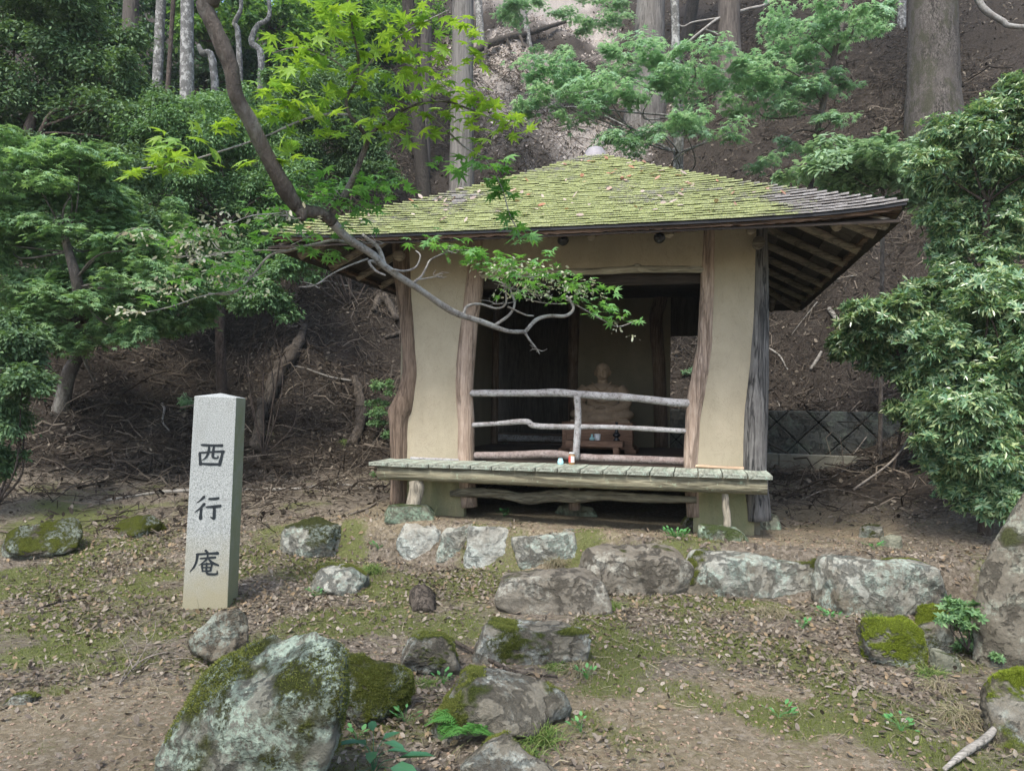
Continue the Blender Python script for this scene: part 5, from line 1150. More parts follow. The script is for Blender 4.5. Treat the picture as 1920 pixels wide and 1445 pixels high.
plant('evergreen_bush', 'shadowed evergreen bush between the green maple and the large dense bush', 'bush', bush_base(230, 11.6),
      px_clumps([(240, 340, 80, 60), (200, 420, 80, 60), (280, 430, 70, 60), (330, 500, 70, 50), (240, 500, 80, 50), (160, 500, 80, 60), (380, 540, 50, 36), (290, 560, 60, 36), (120, 610, 80, 50), (220, 620, 80, 40), (60, 580, 80, 60), (330, 600, 60, 34), (90, 500, 90, 60), (40, 420, 80, 60)], 10.6, 0.8, 0.4, rs), 60000, 'oval', (0.045, 0.075), 'lf_ever', 'clump', 9, None, None, 'shrub_bark', False, 14)
plant('round_bush', 'small bright green round bush hanging over the bare bank', 'bush', bush_base(500, 10.9), px_clumps([(500, 570, 52, 36), (530, 582, 30, 26), (465, 548, 44, 28), (515, 545, 44, 26), (570, 505, 44, 28), (540, 500, 40, 28), (480, 520, 50, 30)], 10.7, 0.9, 0.15, rs), 20000, 'oval', (0.04, 0.07), 'lf_bush', 'clump', 4, None, None, 'shrub_bark', True, 14, 0.012)
plant('evergreen_bush', 'dark bush on the slope directly above the left end of the roof', 'bush', bush_base(660, 14.2), px_clumps([(600, 240, 75, 70), (660, 285, 65, 50), (700, 320, 55, 36), (560, 200, 70, 60), (620, 180, 70, 55), (620, 330, 70, 40), (560, 300, 60, 60), (520, 250, 60, 60), (690, 250, 40, 40)], 13.8, 0.8, 0.5, rs), 60000, 'oval', (0.045, 0.075), 'lf_ever', 'clump', 5, None, None, 'shrub_bark', True, 16, 0.02)
plant('evergreen_bush', 'far dark evergreen bush around the foot of the pale spotted trunk', 'bush', bush_base(420, 16.5), px_clumps([(420, 215, 80, 30), (500, 190, 70, 40), (350, 225, 70, 24), (270, 200, 60, 30), (560, 150, 60, 40), (680, 170, 60, 50), (590, 170, 70, 50)], 16.6, 0.8, 0.8, rs), 50000, 'oval', (0.06, 0.10), 'lf_bush', 'clump', 10, None, None, 'shrub_bark', False, 14)
plant('evergreen_bush', 'low dark bush at left edge beneath the green maple', 'bush', bush_base(0, 7.9), px_clumps([(20, 640, 60, 55), (60, 680, 55, 45), (40, 740, 55, 45), (15, 800, 40, 45), (5, 865, 35, 35), (-50, 760, 70, 80)], 7.8, 0.9, 0.3, rs), 30000, 'oval', (0.038, 0.068), 'lf_ever', 'clump', 6, None, None, 'shrub_bark', True, 14, 0.014)
# --- maples behind and right of the roof
def branch_plant(label, base, lst, Y, n, size, mat, seed, tmpl='maple5', name='maple_tree', cat='tree', sub=6, jit=0.5, trunk=None, lr=0.022, tm='maple_bark'):
    return plant(name, label, cat, base, px_clumps(lst, Y, 1.0, jit, rs), n, tmpl, size, mat, 'tray', seed, None, trunk, tm, True, sub, lr)
def onhill(px, py, ymin=9): return hit(px, py, ymin)
b = np.array([P(1270, 330, 16)[0], 16.0, 0]); b[2] = gz(b[0], b[1])
branch_plant('pale green maple with flat tiers of leaves, directly behind the roof peak', b,
             [(1075, 128, 84, 16), (1180, 115, 105, 18), (1300, 118, 99, 18), (1085, 175, 78, 14), (1235, 240, 99, 13), (1165, 178, 78, 13), (1330, 150, 78, 14), (1075, 212, 48, 8), (1275, 222, 73, 11), (1010, 185, 52, 9), (1370, 248, 50, 7), (1240, 150, 73, 12), (1120, 150, 73, 12), (1000, 205, 52, 7), (1390, 140, 73, 12), (1020, 150, 63, 11), (1180, 265, 63, 7), (1420, 200, 52, 8)], 14.2, 7000, (0.13, 0.20), 'lf_maple_pale', 11,
             trunk=[([b - [0, 0, .2], P(1272, 240, 15.8), P(1268, 120, 15.6), P(1262, -60, 15.5), P(1240, -300, 15.5)], [0.11, 0.10, 0.09, 0.08, 0.05])], tm='pale_bark')
b = onhill(1520, 330)
branch_plant('mid green maple with drooping tiers on the slope left of the tall oak trunk', b,
             [(1480, 45, 63, 14), (1560, 28, 84, 18), (1650, 28, 63, 16), (1450, 145, 63, 14), (1530, 165, 63, 13), (1420, 105, 52, 12), (1555, 232, 57, 9), (1470, 190, 52, 11), (1590, 150, 42, 9), (1500, 100, 52, 13), (1480, 270, 42, 12), (1440, 300, 42, 11), (1520, 70, 63, 16), (1600, 50, 73, 18), (1400, 170, 52, 12), (1490, 150, 73, 16)], 14.5, 4600, (0.13, 0.20), 'lf_maple_pale', 12, trunk=[([b - [0, 0, .2], P(1530, 260, 15), P(1560, 120, 14.8), P(1600, -60, 14.8), P(1610, -300, 14.8)], [0.07, 0.06, 0.06, 0.05, 0.03])])
b = np.array([P(1670, 470, 10.6)[0], 10.9, 0]); b[2] = gz(b[0], b[1])
branch_plant('soft pale green leafy shrub spreading above the right end of the roof', b,
             [(1560, 298, 80, 16), (1645, 305, 80, 18), (1710, 330, 70, 18), (1515, 318, 50, 9), (1690, 372, 60, 9), (1610, 340, 65, 14), (1590, 275, 60, 10), (1660, 280, 60, 10), (1740, 300, 60, 14), (1740, 365, 50, 9)], 10.4, 6500, (0.08, 0.15), 'lf_hyd', 13, 'oval', 'leafy_shrub', 'shrub', 6, 0.35, [([b - [0, 0, .1], P(1655, 380, 10.5), P(1650, 330, 10.4)], [0.03, 0.025, 0.015])], 0.014)
# --- glossy shrubs on the right
b = np.array([P(1850, 650, 8.4)[0], 8.5, 0]); b[2] = gz(b[0], b[1])
plant('glossy_shrub', 'tall glossy shrub at right edge below the oak, its leaves silvery with sky light', 'shrub', b,
      px_clumps([(1830, 270, 90, 60), (1890, 215, 60, 50), (1780, 330, 60, 45), (1860, 370, 80, 60), (1810, 430, 60, 50), (1890, 460, 60, 60), (1775, 480, 38, 36), (1960, 320, 80, 120), (1800, 520, 34, 26), (1930, 180, 50, 40), (1840, 320, 80, 60), (1880, 540, 60, 50), (1830, 490, 60, 50), (1750, 400, 36, 30), (1740, 300, 40, 24), (1800, 560, 50, 36), (1870, 600, 60, 40), (1760, 540, 30, 24)], 8.3, 0.8, 0.4, rs), 8000, 'rosette', (0.05, 0.09), 'lf_gloss', 'clump', 21, None, [([b - [0, 0, .1], P(1850, 520, 8.4), P(1850, 380, 8.3)], [0.07, 0.06, 0.04])], 'shrub_bark', True, 14, 0.016, (30000, 'lance', 0.04, 0.085))
b = np.array([P(1860, 930, 6.6)[0], 6.7, 0]); b[2] = gz(b[0], b[1])
plant('glossy_shrub', 'big glossy dark green shrub at right edge overhanging the tall boulder', 'shrub', b,
      px_clumps([(1880, 590, 60, 50), (1800, 640, 70, 50), (1850, 700, 80, 60), (1765, 700, 50, 45), (1900, 770, 60, 60), (1800, 780, 75, 55), (1775, 850, 55, 36), (1850, 850, 70, 45), (1890, 890, 50, 36), (1740, 765, 40, 36), (1890, 940, 60, 40), (1840, 920, 70, 40), (1790, 890, 70, 36), (1850, 560, 70, 40), (1900, 550, 60, 50), (1760, 640, 50, 40), (1960, 680, 80, 120), (1840, 560, 50, 30), (1850, 640, 80, 60), (1830, 760, 80, 60), (1860, 830, 70, 60), (1900, 660, 60, 60), (1760, 800, 50, 40)], 6.5, 0.8, 0.3, rs), 9500, 'rosette', (0.045, 0.085), 'lf_gloss', 'clump', 22, None, [([b - [0, 0, .1], P(1850, 830, 6.6), P(1840, 720, 6.5)], [0.06, 0.05, 0.03])], 'shrub_bark', True, 14, 0.014, (30000, 'lance', 0.035, 0.075))
b = np.array([P(1680, 800, 9.0)[0], 9.1, 0]); b[2] = gz(b[0], b[1])
plant('glossy_shrub', 'lower glossy shrub spreading towards the hut above the stone wall', 'shrub', b,
      px_clumps([(1640, 590, 60, 24), (1610, 648, 56, 26), (1690, 635, 60, 36), (1700, 690, 50, 30), (1580, 640, 26, 18), (1680, 580, 60, 26), (1650, 680, 40, 22), (1720, 720, 40, 24), (1735, 600, 40, 40), (1690, 770, 36, 16), (1670, 615, 70, 40), (1650, 640, 60, 34), (1740, 660, 50, 50), (1620, 600, 40, 24), (1720, 560, 50, 30), (1750, 700, 40, 50), (1730, 790, 40, 30)], 8.9, 0.9, 0.35, rs), 5000, 'rosette', (0.055, 0.10), 'lf_gloss', 'clump', 23, None, [([b - [0, 0, .1], P(1700, 740, 9.0), P(1690, 680, 8.9)], [0.02, 0.018, 0.012])], 'shrub_bark', True, 12, 0.012, (18000, 'lance', 0.05, 0.10))

# --- tall trunks; crowns stand above the picture
def tall_tree(name, label, cat, px_base, py_base, width, px_top, mat, seed, Y=None, height=15.0, crown=True, flare=1.35, group=None, cmat='lf_far_dark', bend=0.0, n=1500, rough=0.05):
    b = hit(px_base, py_base, 9) if Y is None else None
    if b is None:
        x = P(px_base, py_base, Y)[0]; b = np.array([x, Y, gz(x, Y)])
    Yb = b[1]; r = width / 2 * Yb / F_PX
    top = P(px_top, 0, Yb); d = (top - b) / max(0.5, top[2] - b[2]); hgt = max(height, top[2] - b[2] + 4)
    ctrl = [b - d * 1.6, b + d * 0.5, b + d * 2.0, b + d * (hgt * 0.5) + np.array([bend, 0, 0]), b + d * hgt]
    root = empty(name, tuple(b)); tag(root, label, cat, group); V, F = spline_tube(np.array(ctrl) - b, [r * flare * 1.1, r * flare * 0.95, r * 1.02, r * 0.8, r * 0.4], 60, 22, rough, seed, None, 1.6)
    np_mesh('trunk', V, F, M[mat], root, True)
    if crown:
        rng = np.random.default_rng(seed + 500); ctop = b + d * hgt; cl = []
        for _ in range(6): cl.append((ctop + rng.normal(0, 1, 3) * np.array([1.3, 1.3, 1.6]) - np.array([0, 0, 1.0]), np.array([1.6, 1.6, 1.0]) * rng.uniform(0.8, 1.3)))
        Pp, A, N = crown_points(rng, cl, n, 'clump', 9); scatter('crown', M[cmat], 'oval', Pp, A, N, rng.uniform(0.16, 0.34, len(Pp)), root, b)
    return root
tall_tree('cedar_tree', 'straight grey cedar trunk rising behind the left roof slope', 'tree', 867, 335, 46, 868, 'cedar', 31, Y=15.5)
tall_tree('dark_tree', 'thin dark leaning trunk just left of the grey cedar', 'tree', 812, 345, 27, 765, 'dark_bark', 32, Y=15.2, flare=1.1, n=900)
tall_tree('cedar_tree', 'wide grey cedar trunk with flared foot behind the roof peak', 'tree', 1208, 232, 58, 1221, 'cedar', 33, flare=1.4)
brown_cedar = tall_tree('cedar_tree', 'brown cedar trunk right of the roof peak, partly behind maple leaves', 'tree', 1367, 185, 42, 1367, 'cedar_brown', 34, flare=1.3)
big_oak = tall_tree('oak_tree', 'massive oak trunk with mossy bark at upper right', 'tree', 1752, 258, 86, 1748, 'oak', 35, flare=1.25, cmat='lf_far', n=2600)
tall_tree('dark_tree', 'thin black trunk at the top edge between the wide cedar and brown cedar', 'tree', 1288, 72, 22, 1300, 'dark_bark', 36, flare=1.1, n=700)
tall_tree('pale_tree', 'pale spotted straight trunk left of the leaning maple limb', 'tree', 354, 210, 26, 351, 'pale_bark', 37, Y=17, flare=1.15, cmat='lf_far')
tall_tree('pale_tree', 'pale trunk with a slight lean, second from left at the top edge', 'tree', 290, 185, 19, 302, 'pale_bark', 38, Y=17.5, flare=1.15, cmat='lf_far')
tall_tree('cedar_tree', 'brown cedar trunk at the top left edge among dark leaves', 'tree', 243, 110, 30, 246, 'cedar_brown', 39, Y=18)
tall_tree('thin_tree', 'slender winding grey stem between the two pale trunks', 'tree', 306, 170, 9, 325, 'shrub_bark', 40, Y=17, flare=1.1, n=500)
tall_tree('pale_tree', 'pale slim trunk at top edge right of the grey cedar', 'tree', 902, 85, 13, 897, 'pale_bark', 41, flare=1.2, n=600, cmat='lf_far')
tall_tree('pale_tree', 'thin pale sapling on the sunlit ridge at the top edge', 'tree', 992, 88, 9, 980, 'pale_bark', 42, flare=1.3, n=400, cmat='lf_far')
tall_tree('cedar_tree', 'dim brown trunk behind the bright maple leaves, left of the dark leaning one', 'tree', 795, 300, 22, 800, 'cedar_brown', 43, Y=20, flare=1.1, n=700)
tall_tree('pale_tree', 'short pale trunk seen at top edge above the right maple', 'tree', 1690, 52, 12, 1692, 'pale_bark', 44, flare=1.3, n=500, cmat='lf_far')
tall_tree('pale_tree', 'grey trunk half hidden inside the dark evergreen at upper left', 'tree', 115, 330, 20, 100, 'pale_bark', 45, Y=13.6, flare=1.1, n=500)
# crooked pale trees in the light gap
def crooked(label, pts, Y, r, seed):
    w = [P(a, c, Y) for a, c in pts]; b = w[0].copy(); b[2] = min(b[2], gz(b[0], b[1])); root = empty('crooked_tree', tuple(b)); tag(root, label, 'tree')
    V, F = spline_tube(np.array([b] + w[1:]) - b, [r, r * 0.9, r * 0.7, r * 0.5], 40, 10, 0.12, seed); np_mesh('trunk', V, F, M['pale_bark'], root, True); return root
crooked('crooked pale trunk bending in the light gap at top left', [(485, 150), (490, 110), (472, 80), (482, 50), (505, 30), (500, -30)], 21, 0.10, 1)
crooked('twisted pale stem with a kink, left one in the light gap', [(455, 130), (447, 70), (440, 45), (452, 15), (448, -30)], 22, 0.09, 2)
crooked('slanting pale fallen trunk in the dark gap left of the maple limb', [(418, 150), (400, 125), (380, 100), (372, 85)], 18, 0.10, 3)
# forest behind, on and beyond the slope
far = [(420, 40, 'lf_far'), (520, 60, 'lf_far'), (600, 30, 'lf_far'), (690, 70, 'lf_far'), (770, 40, 'lf_far'), (180, -20, 'lf_far_dark'), (330, 20, 'lf_far_dark'), (470, 150, 'lf_far_dark'), (580, 120, 'lf_far'), (240, 60, 'lf_far_dark'), (380, 120, 'lf_far_dark'), (700, 160, 'lf_far_dark')]
words_ = ['yellow green broadleaf tree glimpsed left of the maple limb at top', 'light green tree in the gap above the bush', 'light green tree behind the topmost bright maple leaves', 'bright far tree behind the dark leaning trunk', 'pale far tree left of the grey cedar', 'dark far evergreen above the corner evergreen', 'dark far evergreen between the pale trunks', 'dark green tree low in the gap right of the maple limb', 'mid green tree behind the crooked pale trunks', 'dark evergreen behind the brown cedar at top left', 'dark evergreen at the foot of the pale spotted trunk', 'dark evergreen behind the bright maple spray']
for k, ((px, py, mt), lb) in enumerate(zip(far, words_)):
    Y = 23 + (k * 3.7) % 8 if k < 12 else 27; x = P(px, py, Y)[0]; b = np.array([x, Y + 0.5, gz(x, Y + 0.5)]); r = np.random.default_rng(k + 200)
    cl = px_clumps([(px + r.uniform(-50, 50), py + r.uniform(-45, 45), r.uniform(40, 62), r.uniform(32, 48)) for _ in range(7)] if k < 12 else [(px + r.uniform(-30, 30), py + r.uniform(-14, 10), 26, 10) for _ in range(5)], Y, 0.9, 0.8, r)
    t0 = P(px, py, Y); tr = [([b - [0, 0, .3], (b + t0) / 2 + [0.15, 0, 0], t0], [0.16, 0.13, 0.08])]
    if t0[2] < b[2] + 0.5: tr = [([b - [0, 0, .3], b + [0, 0, .4], b + [0, 0, 1]], [0.1, 0.08, 0.05])]
    plant('forest_tree', lb, 'tree', b, cl, 5200 if k < 12 else 1500, 'oval', (0.13, 0.24), mt, 'clump', 300 + k, 'trees of the forest behind', tr, 'shrub_bark', True, 9, 0.05)
b = onhill(1440, 90); plant('leafy_shrub', 'small pale green shrub on the sunlit ridge left of the wide cedar', 'shrub', onhill(1130, 60), px_clumps([(1120, 45, 50, 12), (1150, 22, 46, 12), (1040, 100, 40, 10), (1010, 112, 30, 8), (1080, 10, 60, 14), (960, 20, 50, 16), (1020, 8, 50, 14)], 24, 1, 0.6, rs), 3600, 'maple5', (0.12, 0.2), 'lf_maple_pale', 'tray', 51, None, None, 'shrub_bark', False, 5, 0.02)

# --- bare branches over the upper right
def bare_branch(root, pts, r0, r1, seed, side=()):
    """a leafless limb growing from the tree's own trunk above the picture"""
    b = np.array(root.location); Y = b[1]
    V, F = spline_tube(np.array([P(a, c, Y - 0.02 * k) for k, (a, c) in enumerate(pts)]) - b, [r0, r1], 44, 8, 0.12, seed); li = np_mesh('limb', V, F, M['maple_twig'], root, True)
    for s in side:
        V, F = spline_tube(np.array([P(a, c, Y) for a, c in s]) - b, [r1 * 1.1, r1 * 0.5], 20, 6, 0.1, seed); np_mesh('side_twig', V, F, M['maple_twig'], li, True)
bare_branch(brown_cedar, [(1368, -330), (1420, -180), (1450, -40), (1440, 5), (1400, 18), (1350, 34), (1320, 55), (1290, 80), (1262, 110)], 0.065, 0.03, 3, [[(1350, 34), (1300, 42), (1280, 50), (1262, 38)], [(1320, 55), (1345, 65), (1362, 85), (1385, 105), (1400, 130)]])
bare_branch(big_oak, [(1750, -330), (1790, -150), (1815, -50), (1834, 0), (1850, 22), (1880, 40), (1900, 50), (1990, 52)], 0.10, 0.055, 4)

# ------------------------------------------------------------------ the maple in the foreground
mb0 = np.array([-2.6, 1.7, 0]); mb0[2] = gz(-2.6, 1.7)
mp = empty('maple_tree', tuple(mb0)); tag(mp, 'foreground maple whose curving limb crosses in front of the hut with bright leaves', 'tree')
def rel(pts): return np.array(pts) - mb0
V, F = spline_tube(rel([mb0 - [0, 0, .1], mb0 + [0.03, 0, 0.8], mb0 + [0.15, 0.15, 2.0], mb0 + [0.3, 0.3, 3.4], mb0 + [0.5, 0.4, 5.0]]), [0.14, 0.11, 0.10, 0.08, 0.05], 40, 14, 0.08, 60, None, 3); np_mesh('trunk', V, F, M['maple_bark'], mp, True)
limb_px = [(372, -40, 2.45), (384, 10, 2.48), (410, 70, 2.5), (432, 125, 2.52), (443, 180, 2.55), (470, 230, 2.6), (502, 295, 2.66), (535, 355, 2.72), (562, 392, 2.78), (600, 400, 2.84), (622, 415, 2.88), (650, 445, 2.95), (700, 478, 3.05), (722, 500, 3.1), (790, 545, 3.24), (850, 585, 3.36), (900, 602, 3.46), (950, 620, 3.56), (985, 622, 3.62)]
limb = [P(a, c, y) for a, c, y in limb_px]
pre = [mb0 + [0.25, 0.25, 3.0], np.array([-1.55, 2.15, 3.35])]
wpx = [40, 40, 36, 34, 33, 32, 32, 31, 29, 34, 26, 24, 21, 18, 15, 14, 13, 13, 11, 9, 8]
Ys = [2.3, 2.4] + [q[2] for q in limb_px]
n = 130; cc = catmull(rel(pre + limb), n); rr = np.interp(np.linspace(0, 1, n), np.linspace(0, 1, len(wpx)), [w * 0.93 / 2 * y / F_PX for w, y in zip(wpx, Ys)])
kj = int(n * 0.605)
V, F = tube(cc[:kj + 1], rr[:kj + 1], 14, 0.12, 61, True, None, 18); np_mesh('limb', V, F, M['maple_bark'], mp, True)
V, F = tube(cc[kj:], rr[kj:], 12, 0.12, 61, True, None, 18); np_mesh('limb', V, F, M['maple_twig'], mp, True)
V, F = spline_tube(rel([P(562, 392, 2.78), P(566, 402, 2.77), P(568, 413, 2.765)]), [0.024, 0.022, 0.010], 10, 10, 0.1, 2); np_mesh('branch_stub', V, F, M['maple_bark'], mp, True)
def twig(pts, w0, w1, mat='maple_twig', n=30, nm='twig', seed=0, seg=7):
    w = [P(a, c, y) for a, c, y in pts]; k = pts[0][2] / F_PX / 2
    V, F = spline_tube(rel(w), [w0 * k, w1 * k], n, seg, 0.10, seed, None, 20); return np_mesh(nm, V, F, M[mat], mp, True)
twig([(618, 405, 2.88), (640, 375, 2.88), (655, 350, 2.87), (668, 320, 2.86), (682, 285, 2.85), (690, 262, 2.84)], 15, 9, 'maple_bark', 30, 'branch', 1, 10)
twig([(690, 262, 2.84), (672, 235, 2.8), (655, 215, 2.78), (650, 185, 2.76), (668, 150, 2.74), (672, 110, 2.7), (662, 60, 2.66), (652, 0, 2.62)], 8, 4, 'maple_bark', 40, 'branch', 2)
twig([(690, 262, 2.84), (702, 245, 2.84), (735, 222, 2.84), (770, 200, 2.83), (830, 190, 2.82), (880, 205, 2.8), (950, 235, 2.78)], 8, 3, 'maple_bark', 40, 'branch', 3)
twig([(655, 215, 2.78), (610, 215, 2.74), (560, 228, 2.7), (500, 255, 2.66), (420, 282, 2.6), (340, 305, 2.56), (255, 318, 2.52)], 5, 2.5, 'maple_twig', 40, 'branch', 4)
twig([(770, 205, 2.83), (820, 230, 2.86), (870, 275, 2.9), (910, 300, 2.95), (940, 350, 2.98), (955, 400, 3.0), (975, 440, 3.02)], 4, 2, 'maple_twig', 40, 'branch', 5)
twig([(668, 150, 2.74), (720, 90, 2.7), (780, 50, 2.66), (840, 20, 2.62)], 4, 2, 'maple_twig', 30, 'branch', 6)
twig([(668, 150, 2.74), (620, 110, 2.7), (560, 90, 2.66), (510, 100, 2.64)], 4, 2, 'maple_twig', 30, 'branch', 7)
twig([(985, 622, 3.62), (1005, 600, 3.64), (1030, 592, 3.68), (1060, 592, 3.7), (1075, 580, 3.72), (1070, 565, 3.74), (1062, 555, 3.75)], 8, 5, 'maple_twig', 30, 'branch', 8)
twig([(1062, 562, 3.75), (1095, 580, 3.8), (1130, 600, 3.86), (1160, 612, 3.9), (1195, 600, 3.94)], 3, 1.5, 'maple_twig', 30, 'branch', 9)
twig([(985, 625, 3.62), (995, 640, 3.62), (1005, 652, 3.62), (1012, 664, 3.62)], 5, 2, 'maple_twig', 16, 'twig', 10)
twig([(868, 592, 3.4), (876, 574, 3.42), (900, 570, 3.46), (930, 578, 3.5), (948, 570, 3.52), (948, 545, 3.52), (940, 528, 3.5)], 6, 3, 'maple_twig', 40, 'branch', 11)
twig([(925, 612, 3.52), (955, 590, 3.54), (965, 570, 3.56), (960, 552, 3.58), (955, 535, 3.6)], 6, 3, 'maple_twig', 30, 'branch', 12)
twig([(952, 575, 3.52), (985, 590, 3.56), (1000, 592, 3.6)], 4, 3, 'maple_twig', 16, 'twig', 13)
twig([(722, 500, 3.1), (712, 470, 3.1), (700, 455, 3.1), (690, 448, 3.12), (680, 440, 3.14)], 10, 5, 'maple_twig', 24, 'branch', 14)
twig([(735, 505, 3.1), (760, 508, 3.14), (780, 500, 3.18), (788, 480, 3.2), (780, 470, 3.22)], 5, 2.5, 'maple_twig', 24, 'twig', 15)
twig([(775, 530, 3.2), (790, 518, 3.22), (800, 500, 3.24), (810, 485, 3.28), (850, 470, 3.34), (890, 470, 3.4)], 5, 2, 'maple_twig', 30, 'branch', 16)
twig([(780, 525, 3.2), (810, 520, 3.25), (830, 518, 3.28)], 3, 1.5, 'maple_twig', 16, 'twig', 17)
twig([(715, 498, 3.1), (700, 490, 3.06), (692, 492, 3.04), (705, 508, 3.02), (722, 516, 3.0)], 7, 4, 'maple_twig', 24, 'twig', 18)
twig([(700, 480, 3.06), (640, 452, 3.0), (590, 458, 2.98), (540, 470, 2.96), (505, 480, 2.94), (470, 520, 2.92), (445, 545, 2.9), (425, 552, 2.9), (390, 550, 2.88)], 6, 3, 'maple_twig', 50, 'branch', 19)
twig([(540, 470, 2.96), (480, 470, 2.92), (420, 475, 2.88), (350, 490, 2.84)], 4, 2, 'maple_twig', 30, 'branch', 20)
twig([(445, 545, 2.9), (380, 555, 2.86), (320, 575, 2.82), (260, 588, 2.78)], 3, 1.5, 'maple_twig', 30, 'twig', 21)
twig([(640, 430, 2.95), (590, 440, 2.92), (545, 460, 2.9)], 3, 1.5, 'maple_twig', 20, 'twig', 22)
twig([(690, 485, 3.04), (650, 500, 3.0), (620, 515, 2.98), (590, 535, 2.96), (560, 538, 2.95)], 4, 2, 'maple_twig', 24, 'twig', 23)
twig([(985, 560, 3.6), (1020, 568, 3.66), (1060, 570, 3.72)], 2.5, 1.5, 'maple_twig', 16, 'twig', 24)
twig([(560, 392, 2.78), (520, 400, 2.74), (470, 405, 2.7), (420, 425, 2.66)], 3, 1.5, 'maple_twig', 24, 'twig', 25)
rt = np.random.default_rng(66)
for k, (a, c, y, L, w) in enumerate([(700, 455, 3.1, 34, 7), (840, 470, 3.3, 30, 6), (470, 520, 2.92, 44, 8), (420, 475, 2.88, 44, 8), (950, 540, 3.5, 50, 9), (1010, 555, 3.6, 40, 8), (590, 535, 2.96, 30, 5), (820, 518, 3.25, 26, 5), (1008, 655, 3.62, 22, 5), (540, 405, 2.75, 34, 6), (640, 370, 2.9, 30, 5), (930, 570, 3.5, 34, 6), (350, 480, 2.84, 40, 7), (1000, 520, 3.55, 46, 8)]):
    m_ = MB()
    for _ in range(w):
        an = rt.uniform(-math.pi, math.pi); l = L * rt.uniform(0.5, 1.2); e = (a + math.cos(an) * l, c - 0.5 * abs(math.sin(an)) * l * rt.choice([1, 1, -0.5]), y + rt.uniform(-.1, .1)); mid = ((a + e[0]) / 2 + rt.uniform(-6, 6), (c + e[1]) / 2 + rt.uniform(-5, 5), y)
        V, F = spline_tube(rel([P(a, c, y), P(*mid), P(*e)]), [0.0024, 0.0018, 0.0010], 8, 5); m_.add(V, F)
    m_.build('twig', M['maple_twig'], mp, True)
def spray(name, mat, pts, size, rng, tmpl='maple', spread_=1.0, tilt=0.33, bias=(0, 0, 0)):
    """pts: (px, py, depth, half width px, half height px, count)"""
    Pp, A, N = [], [], []
    for (a, c, y, rx, ry, k) in pts:
        q = rng.normal(0, 0.5, (k, 2)); q = np.clip(q, -1.25, 1.25); dy = rng.normal(0, 1, k) * rx * y / F_PX * 0.55
        for j in range(k):
            p = P(a + q[j, 0] * rx, c + q[j, 1] * ry, y) ; p[1] += dy[j]; p[2] += 0.0; p[0] += dy[j] * p[0] / y
            Pp.append(p); A.append([q[j, 0] + rng.normal(0, 0.5), -0.25 + rng.normal(0, 0.7), -0.25]); N.append(np.array([0, 0, 1.0]) + np.array(bias) + rng.normal(0, tilt, 3))
    Pp = np.array(Pp); return scatter(name, M[mat], tmpl, Pp, np.array(A), np.array(N), rng.uniform(size[0], size[1], len(Pp)), mp, mb0)
rf = np.random.default_rng(77)
bright = [(245, 322, 2.52, 30, 10, 6), (300, 305, 2.54, 45, 14, 9), (345, 262, 2.56, 40, 12, 5), (400, 238, 2.58, 40, 16, 7), (320, 285, 2.55, 40, 14, 6), (345, 318, 2.55, 40, 12, 6), (390, 300, 2.58, 40, 10, 4),
          (510, 170, 2.66, 45, 14, 9), (555, 95, 2.66, 50, 22, 12), (600, 60, 2.64, 60, 22, 14), (650, 25, 2.62, 60, 24, 16), (720, 40, 2.62, 60, 26, 16), (540, 130, 2.67, 40, 16, 8), (600, 150, 2.7, 50, 18, 9), (690, 100, 2.68, 60, 26, 13), (760, 95, 2.68, 60, 26, 13), (640, 170, 2.74, 50, 18, 10), (700, 170, 2.76, 60, 20, 12), (770, 150, 2.76, 60, 22, 12), (830, 110, 2.7, 50, 22, 10), (800, 30, 2.62, 50, 24, 12), (870, 60, 2.64, 40, 18, 6), (520, 205, 2.68, 50, 14, 8), (580, 195, 2.7, 50, 16, 8),
          (840, 165, 2.78, 55, 20, 12), (900, 190, 2.78, 50, 20, 12), (940, 225, 2.78, 45, 16, 9), (860, 225, 2.84, 50, 18, 8), (790, 215, 2.82, 50, 16, 8), (730, 245, 2.84, 40, 18, 7), (620, 245, 2.76, 50, 16, 8), (560, 215, 2.7, 50, 14, 8), (800, 260, 2.86, 40, 14, 4), (750, 265, 2.86, 40, 14, 3), (540, 300, 2.66, 36, 14, 5), (550, 265, 2.68, 40, 12, 5), (960, 245, 2.78, 40, 12, 5), (480, 215, 2.64, 30, 12, 5), (470, 300, 2.6, 20, 10, 2), (890, 100, 2.68, 26, 10, 3), (910, 260, 2.8, 40, 12, 5), (700, 220, 2.82, 40, 14, 5)]
spray('foliage', 'lf_maple_sun', [(a, c, y, rx, ry * 1.15, int(k * 1.25) + 1) for a, c, y, rx, ry, k in bright], (0.066, 0.104), rf, 'maple', 1, 0.36)
